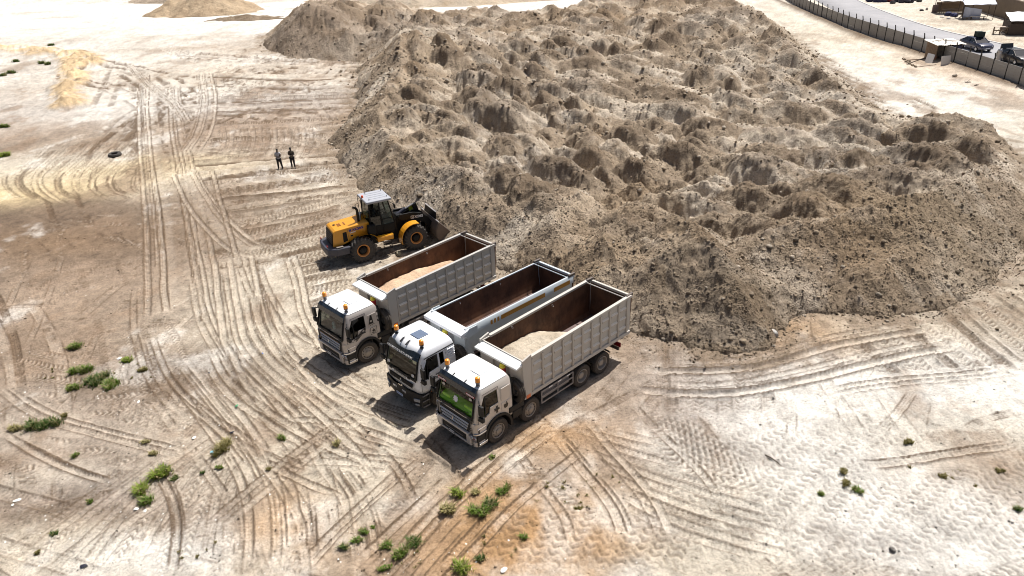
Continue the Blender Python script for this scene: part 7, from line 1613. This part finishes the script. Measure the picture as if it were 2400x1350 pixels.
wood = empty('firewood_pile', G(2268, 44) + (0,)); tag(wood, 'pile of split pale wood in front of the bluish stall', 'wood pile')
for i in range(26): a = rr.gauss(0, .5); x, y, z = rr.gauss(0, .7), rr.gauss(0, .45), rr.uniform(.05, .45); q = MB(); q.bar((x - .35 * math.cos(a), y - .35 * math.sin(a), z), (x + .35 * math.cos(a), y + .35 * math.sin(a), z + rr.uniform(-.1, .1)), .13, .11); q.build('log', [M_COPING, M_WOOD][i % 2], wood)
bn = empty('bench', G(2290, 46) + (0,), R(-16)); tag(bn, 'grey plank bench in front of the bluish stall', 'bench'); q = MB(); q.box(-1.1, 1.1, -.16, .16, .46, .52); q.build('seat', M_TIN, bn)
for a in (-.9, .9): q = MB(); q.box(a - .04, a + .04, -.14, .14, 0, .46); q.build('leg', M_WOODD, bn)
rk = empty('wooden_rack', G(2342, 80) + (0,), R(-25)); tag(rk, 'open wooden rack with cross bars beside the right-hand stall', 'rack')
for x in (-.8, 0, .8):
    for y in (-.3, .3): q = MB(); q.bar((x, y, 0), (x, y, 1.0), .08, .08); q.build('leg', M_WOOD, rk)
for z in (.5, 1.0): q = MB(); q.box(-.85, .85, -.34, .34, z - .03, z + .03); q.build('shelf', M_WOOD if z < .9 else M_COPING, rk)
for x in (-.4, .4): q = MB(); q.bar((x - .38, -.32, .05), (x + .38, -.32, .95), .06, .05); q.build('brace', M_WOOD, rk)
for i, (px, py, c_, lab) in enumerate(((2052, 4, (.02, .02, .07), 'dark blue heap of goods at the top edge, leftmost of three beyond the road'), (2090, 3, (.16, .025, .03), 'dark red heap of goods at the top edge beyond the road'), (2116, 5, (.03, .03, .05), 'black heap of goods with white tops at the top edge, rightmost of three'))):
    x, y = G(px, py); q = MB(); r0 = random.Random(50 + i)
    for k in range(7): q.ball((r0.uniform(-1.3, 1.3), r0.uniform(-.8, .8), .3), (r0.uniform(.5, .9), r0.uniform(.4, .8), r0.uniform(.3, .75)), 9, 6)
    lone('goods_heap', q, plain('heap_goods_%d' % i, c_, .85, var=.5, scale=2), lab, 'goods', (x, y, .0), (0, 0, i), smooth=True)
for i, (px, py, lab) in enumerate(((2143, 1, 'small dark bag at the top edge right of the goods, farther of two'), (2154, 4, 'small dark bag at the top edge right of the goods, nearer of two'), (2092, 8, 'small dark bag in front of the red goods heap'))):
    x, y = G(px, py); q = MB(); q.lathe([(.001, 0), (.5, .02), (.55, .2), (.35, .45), (.001, .5)], 'z', 10); lone('bag', q, M_DECAL, lab, 'bag', (x, y, 0), (0, 0, i), smooth=True)
# ================================================================== LOOSE THINGS IN THE YARD
tx, ty_ = G(270, 365); q = MB(); q.lathe([(.30, .02), (.52, .0), (.58, .10), (.58, .18), (.52, .28), (.30, .26), (.34, .14)], 'z', 26, closed=True); lone('old_tyre', q, M_RUBBER_L, 'discarded black tyre lying flat on the sand at the left', 'tyre', (tx, ty_, gz(tx, ty_)), (R(4), 0, 0), smooth=True)
def stone(px, py, r_, seed, lab, col=None):
    x, y = G(px, py); o = link('stone', clod_mesh('stone', [(0, 0, 0)], [r_], M_HEAP, seed)); o.location = (x, y, gz(x, y) + r_ * .4)
    if col: 
        c4 = np.ones((len(o.data.vertices), 4), np.float32); c4[:, :3] = col; o.data.color_attributes[0].data.foreach_set('color', c4.ravel())
    return tag(o, lab, 'stone')
stone(935, 598, .24, 61, 'pale rounded stone between the wheel loader and the left truck', (.42, .38, .27))
stone(1813, 786, .24, 62, 'whitish stone at the right foot of the front mound', (.62, .60, .57))
stone(1858, 702, .30, 63, 'large dark clod at the foot of the heap right of the front mound', (.20, .16, .12))
stone(2090, 1290, .10, 64, 'small grey stone on pale ground at the lower right', (.3, .28, .26))
x, y = G(1815, 1080); q = MB(); q.tube([(-.25, .30, .04), (-.1, .1, .07), (.05, -.12, .05), (.16, -.34, .03)], [.022, .022, .018, .010], 6); lone('stick', q, M_WOODD, 'dark crooked stick on the pale ground at the right', 'stick', (x, y, gz(x, y)))
# litter: scraps of plastic and paper
M_LIT = [plain('white_litter', (.80, .80, .78), .6), plain('blue_litter', (.05, .16, .50), .5), plain('dark_litter', (.02, .02, .035), .6), plain('green_litter', (.02, .30, .12), .5), plain('cyan_litter', (.25, .60, .75), .5)]
def scrap_mesh(r_, seed, mat):
    rr = random.Random(seed); q = MB(); n = 7; q.v.append((0, 0, r_ * .45))
    for i in range(n): t = 2 * math.pi * i / n; k = rr.uniform(.6, 1.2); q.v.append((r_ * k * math.cos(t), r_ * k * .7 * math.sin(t), rr.uniform(.0, r_ * .4)))
    for i in range(n): q.f.append((0, 1 + i, 1 + (i + 1) % n)); q.m.append(0)
    return q.mesh('litter', mat, recalc=True)
LIT = [(197, 1328, .14, 2, 'dark blue crumpled bag near the bottom left corner'), (228, 893, .14, 0, 'white scrap among the tall grass at the left'), (250, 902, .13, 1, 'blue scrap in the grass at the left'), (500, 1060, .14, 4, 'light blue scrap in the grass tuft left of the haul tracks'),
       (325, 943, .12, 0, 'white paper scrap on bare soil right of the grass patch'), (280, 841, .12, 0, 'white scrap at the tip of the thin grass strip'), (555, 954, .10, 3, 'small green plastic scrap beside the haul tracks'), (616, 829, .09, 1, 'tiny blue scrap left of the left truck'), (1180, 1340, .16, 0, 'white paper at the bottom edge'),
       (490, 873, .08, 2, 'tiny dark blue scrap on the haul track'), (320, 1196, .10, 0, 'white scrap at the foot of the largest left tuft, left of two'), (340, 1197, .10, 0, 'white scrap at the foot of the largest left tuft, right of two'), (545, 1018, .11, 2, 'black scrap on pale ground left of the small tuft'), (455, 1027, .14, 0, 'torn white plastic on pale ground left of centre'), (632, 1158, .08, 0, 'tiny white scrap on the haul track near the bottom'), (40, 1172, .13, 0, 'white torn sheet at the left edge near the bottom'), (30, 1185, .08, 0, 'smaller white sheet just below the torn sheet at the left edge')]
for i, (px, py, r_, mi, lab) in enumerate(LIT):
    x, y = G(px, py); o = link('litter', scrap_mesh(r_, i, M_LIT[mi])); o.location = (x, y, gz(x, y) + .01); o.rotation_euler = (0, 0, i * 1.3); tag(o, lab, 'litter', 'scraps of litter in the yard')
rgl = np.random.default_rng(77); pts = []
for i in range(170):
    px, py = rgl.uniform(0, 760), rgl.uniform(640, 1350); pts.append((px, py))
for i in range(60): pts.append((rgl.uniform(760, 1500), rgl.uniform(1080, 1350)))
q = MB()
for px, py in pts:
    x, y = G(px, py); z = gz(x, y) + .006; r_ = rgl.uniform(.015, .045); a = rgl.uniform(0, 6.28); q.add([(x + r_ * math.cos(a + k * 1.57) * (1 if k % 2 else .6), y + r_ * math.sin(a + k * 1.57), z + rgl.uniform(0, .02)) for k in range(4)], [(0, 1, 2, 3)])
tag(q.build('litter_specks', M_LIT[0]), 'tiny pale specks of litter strewn over the near yard', 'litter', kind='stuff')
# ================================================================== GRASS
def grass_mat(name, a, b_, dry):
    k = NT(name); at = k.n('ShaderNodeAttribute', attribute_name='Col'); k.base(at.outputs['Color'], .6, 0, .3)
    tr = k.n('ShaderNodeBsdfTranslucent'); k.l(at.outputs['Color'], tr.inputs[0]); mx = k.n('ShaderNodeMixShader'); mx.inputs[0].default_value = .35
    k.l(k.p.outputs[0], mx.inputs[1]); k.l(tr.outputs[0], mx.inputs[2]); k.l(mx.outputs[0], k.out.inputs[0]); return k.m
M_GRASS = grass_mat('grass', None, None, None)
GC = {'green': ((.075, .16, .015), (.18, .27, .045)), 'bright': ((.15, .25, .02), (.32, .40, .07)), 'dark': ((.035, .085, .015), (.10, .17, .035)), 'dry': ((.24, .23, .08), (.46, .40, .20)), 'olive': ((.12, .12, .03), (.24, .20, .07))}
def grass_mesh(name, blobs, n, h_, seed, cols, wid=.016):
    """blades spread over several blobs (dx, dy, rx, ry)"""
    rg = np.random.default_rng(seed); V = []; F = []; C = []; wsum = np.array([b_[2] * b_[3] for b_ in blobs]); pick = rg.choice(len(blobs), n, p=wsum / wsum.sum())
    c0, c1 = [np.array(c) for c in cols]
    for i in range(n):
        b_ = blobs[pick[i]]; t = rg.uniform(0, 6.28); r_ = min(1.25, abs(rg.normal(0, .5))); x, y = b_[0] + b_[2] * r_ * math.cos(t), b_[1] + b_[3] * r_ * math.sin(t)
        hh = h_ * .72 * rg.uniform(.45, 1.45) * max(.3, 1 - .45 * r_); a = t + rg.normal(0, .9); ln = hh * rg.uniform(.3, 1.2); w_ = wid * rg.uniform(.7, 1.4); px, py = -math.sin(a) * w_, math.cos(a) * w_
        base = len(V); V += [(x - px, y - py, -.02), (x + px, y + py, -.02), (x + ln * .35 * math.cos(a) + px * .8, y + ln * .35 * math.sin(a) + py * .8, hh * .62), (x + ln * .35 * math.cos(a) - px * .8, y + ln * .35 * math.sin(a) - py * .8, hh * .62), (x + ln * math.cos(a), y + ln * math.sin(a), hh * .9)]
        F += [(base, base + 1, base + 2, base + 3), (base + 3, base + 2, base + 4, base + 4)]; c = (c0 + (c1 - c0) * rg.random()) * rg.uniform(.75, 1.25) if rg.random() > .32 else np.array((.36, .31, .15)) * rg.uniform(.6, 1.2); C += [c * .8, c * .8, c, c, c * 1.15]
    me = bpy.data.meshes.new(name); me.from_pydata(V, [], [f if f[2] != f[3] else f[:3] for f in F]); at = me.color_attributes.new('Col', 'FLOAT_COLOR', 'POINT'); c4 = np.ones((len(V), 4), np.float32); c4[:, :3] = np.array(C); at.data.foreach_set('color', c4.ravel()); me.materials.append(M_GRASS); return me
TUFT = [  # px, py, radius m, height, colour, label
 (180, 812, .75, .30, 'green', 'flat green grass patch, topmost of the cluster at the left'), (195, 870, .8, .34, 'green', 'middle green grass patch of the left cluster'), (215, 895, .95, .36, 'dark', 'dark green tall grass patch with litter in the left cluster'), (180, 910, .5, .28, 'green', 'small green patch at the lower left of the left cluster'), (255, 903, .75, .32, 'green', 'bright grass patch at the right end of the left cluster'),
 (300, 842, .55, .22, 'bright', 'thin strip of light grass right of the left cluster'), (335, 870, .45, .2, 'olive', 'faint olive grass strip below the thin strip'), (80, 1002, 1.0, .32, 'dark', 'dark grass patch on the wheel ruts at the left edge'), (40, 1008, .45, .25, 'dry', 'dry yellowish grass beside the dark patch at the left edge'), (155, 976, .22, .18, 'olive', 'small olive sprig above the wheel ruts'),
 (345, 1037, .26, .16, 'dry', 'tiny pale tuft in the left foreground'), (362, 1063, .30, .16, 'dry', 'small dry tuft just below the tiny pale one'), (175, 1070, .28, .18, 'green', 'small green tuft below the ruts at the left'),
 (520, 1058, .55, .34, 'olive', 'grass tuft with blue scrap left of the haul tracks'), (535, 1043, .38, .30, 'dry', 'straw-coloured grass on top of the tuft with blue scrap'), (510, 1098, .22, .16, 'green', 'little green tuft under the tuft with blue scrap'), (663, 1028, .30, .22, 'green', 'lone green tuft between haul tracks'), (628, 1098, .18, .12, 'olive', 'small brown-green sprig on the haul track'),
 (365, 1120, .62, .42, 'bright', 'largest light green tuft, its upper part, in the lower left'), (335, 1150, .55, .40, 'bright', 'lime green middle of the largest tuft in the lower left'), (340, 1183, .45, .30, 'green', 'lower end of the largest tuft with white scraps'), (385, 1105, .35, .30, 'dark', 'dark green top of the largest tuft in the lower left'), (410, 1123, .26, .2, 'dark', 'small dark tuft right of the largest tuft'), (475, 1110, .14, .1, 'dark', 'tiny dark sprig right of the largest tuft'),
 (212, 1178, .18, .14, 'green', 'tiny sprig left of the largest tuft'), (130, 1250, .22, .16, 'dark', 'tiny dark tuft in the far lower left'), (90, 1296, .16, .12, 'olive', 'tiny olive sprig near the bottom left corner'),
 (790, 1038, .28, .24, 'dry', 'pale tuft left of the nearest truck shadow'), (1152, 1070, .20, .16, 'green', 'small green tuft below the nearest truck'), (1078, 1163, .36, .34, 'bright', 'round lime tuft below the nearest truck'), (1118, 1155, .26, .28, 'dry', 'dry tuft right of the round lime tuft'), (1052, 1204, .40, .38, 'dry', 'spiky pale tuft left of the large green tuft'),
 (1125, 1205, .42, .42, 'green', 'large green tuft below the nearest truck, left part'), (1148, 1185, .38, .40, 'dark', 'large green tuft below the nearest truck, right part'), (1180, 1155, .30, .26, 'green', 'green tuft right of the dry tuft'), (1192, 1142, .24, .2, 'olive', 'olive tuft at the upper right of the grass group'),
 (850, 1250, .26, .2, 'green', 'upper tuft of the small row near the bottom'), (835, 1268, .26, .2, 'green', 'middle tuft of the small row near the bottom'), (812, 1287, .24, .2, 'dark', 'lower tuft of the small row near the bottom'), (905, 1280, .30, .26, 'green', 'round green tuft left of the long bottom tuft'), (940, 1302, .40, .34, 'green', 'long tuft near the bottom, its lower half'), (975, 1275, .40, .36, 'dark', 'long tuft near the bottom, its upper half'),
 (900, 1335, .26, .16, 'green', 'small green tuft at the bottom edge'), (1088, 1340, .50, .36, 'bright', 'bright tuft cut by the bottom edge'), (1128, 1313, .24, .2, 'dark', 'small dark tuft above the bright bottom tuft'), (1225, 1263, .22, .18, 'green', 'small green tuft in the orange soil'), (1355, 1190, .26, .12, 'olive', 'faint olive sprigs in the orange soil'), (872, 1235, .16, .12, 'green', 'tiny green sprig above the small row'),
 (1975, 1108, .26, .22, 'olive', 'olive tuft on white ground, upper of three'), (1985, 1135, .26, .2, 'olive', 'olive tuft on white ground, middle of three'), (2003, 1148, .30, .2, 'green', 'green tuft on white ground, lower of three'), (1920, 1157, .20, .16, 'green', 'small green tuft left of the three on white ground'), (2125, 1040, .30, .18, 'olive', 'olive tuft on pale ground at the right'), (2345, 1105, .22, .12, 'olive', 'flat olive tuft near the right edge'), (2215, 1118, .3, .08, 'olive', 'thin olive streak of grass left of the flat tuft'), (2380, 1195, .16, .2, 'dark', 'small upright sprig at the right edge'),
 (15, 298, .7, .5, 'green', 'green shrub at the left edge below the yellow bank'), (15, 365, 1.0, .5, 'bright', 'light green grass at the left edge above the yellow sand'), (35, 145, .8, .6, 'dark', 'dark bush beside the yellow bank, leftmost'), (95, 150, .7, .6, 'dark', 'dark bush in front of the yellow bank, middle'), (113, 152, .8, .6, 'dark', 'dark bush in front of the yellow bank, rightmost'), (116, 108, 1.1, .5, 'dark', 'dark low bush on the brown strip behind the yellow bank'), (20, 172, 1.0, .6, 'dark', 'dark scrub at the left edge, nearer'), (8, 178, .8, .5, 'dark', 'dark scrub at the very left edge')]
for i, (px, py, r_, h_, ck, lab) in enumerate(TUFT):
    x, y = G(px, py); rr = random.Random(i); blobs = [(0, 0, r_ * .5, r_ * .38)]
    for _ in range(5):
        b0 = rr.choice(blobs); ta = rr.uniform(0, 6.28); blobs.append((b0[0] + b0[2] * .9 * math.cos(ta), b0[1] + b0[3] * .9 * math.sin(ta), r_ * rr.uniform(.2, .42), r_ * rr.uniform(.16, .34)))
    n = int(min(900, 90 + 1000 * r_ * r_)); far = y > 50
    o = link('grass_tuft', grass_mesh('grass_tuft', blobs, n if not far else 240, h_, i, GC[ck], .015 if not far else .04)); o.location = (x, y, gz(x, y)); tag(o, lab, 'grass', 'grass tufts in the yard')
V = []; rs = np.random.default_rng(12); bl = []
for c in ((1260, 1160, 60), (1300, 1150, 50), (1340, 1170, 60), (1200, 1290, 70), (950, 1320, 60), (2250, 1110, 90), (1420, 1120, 60), (330, 880, 90), (120, 880, 80), (430, 1290, 60)):
    for k in range(5): px, py = c[0] + rs.normal(0, c[2] * .6), c[1] + rs.normal(0, c[2] * .25); x, y = G(px, py); bl.append((x, y, rs.uniform(.05, .14), rs.uniform(.05, .12)))
tag(link('grass_sprigs', grass_mesh('grass_sprigs', bl, 900, .10, 99, GC['olive'], .014)), 'thin scattered sprigs of grass on bare soil', 'grass', kind='stuff')
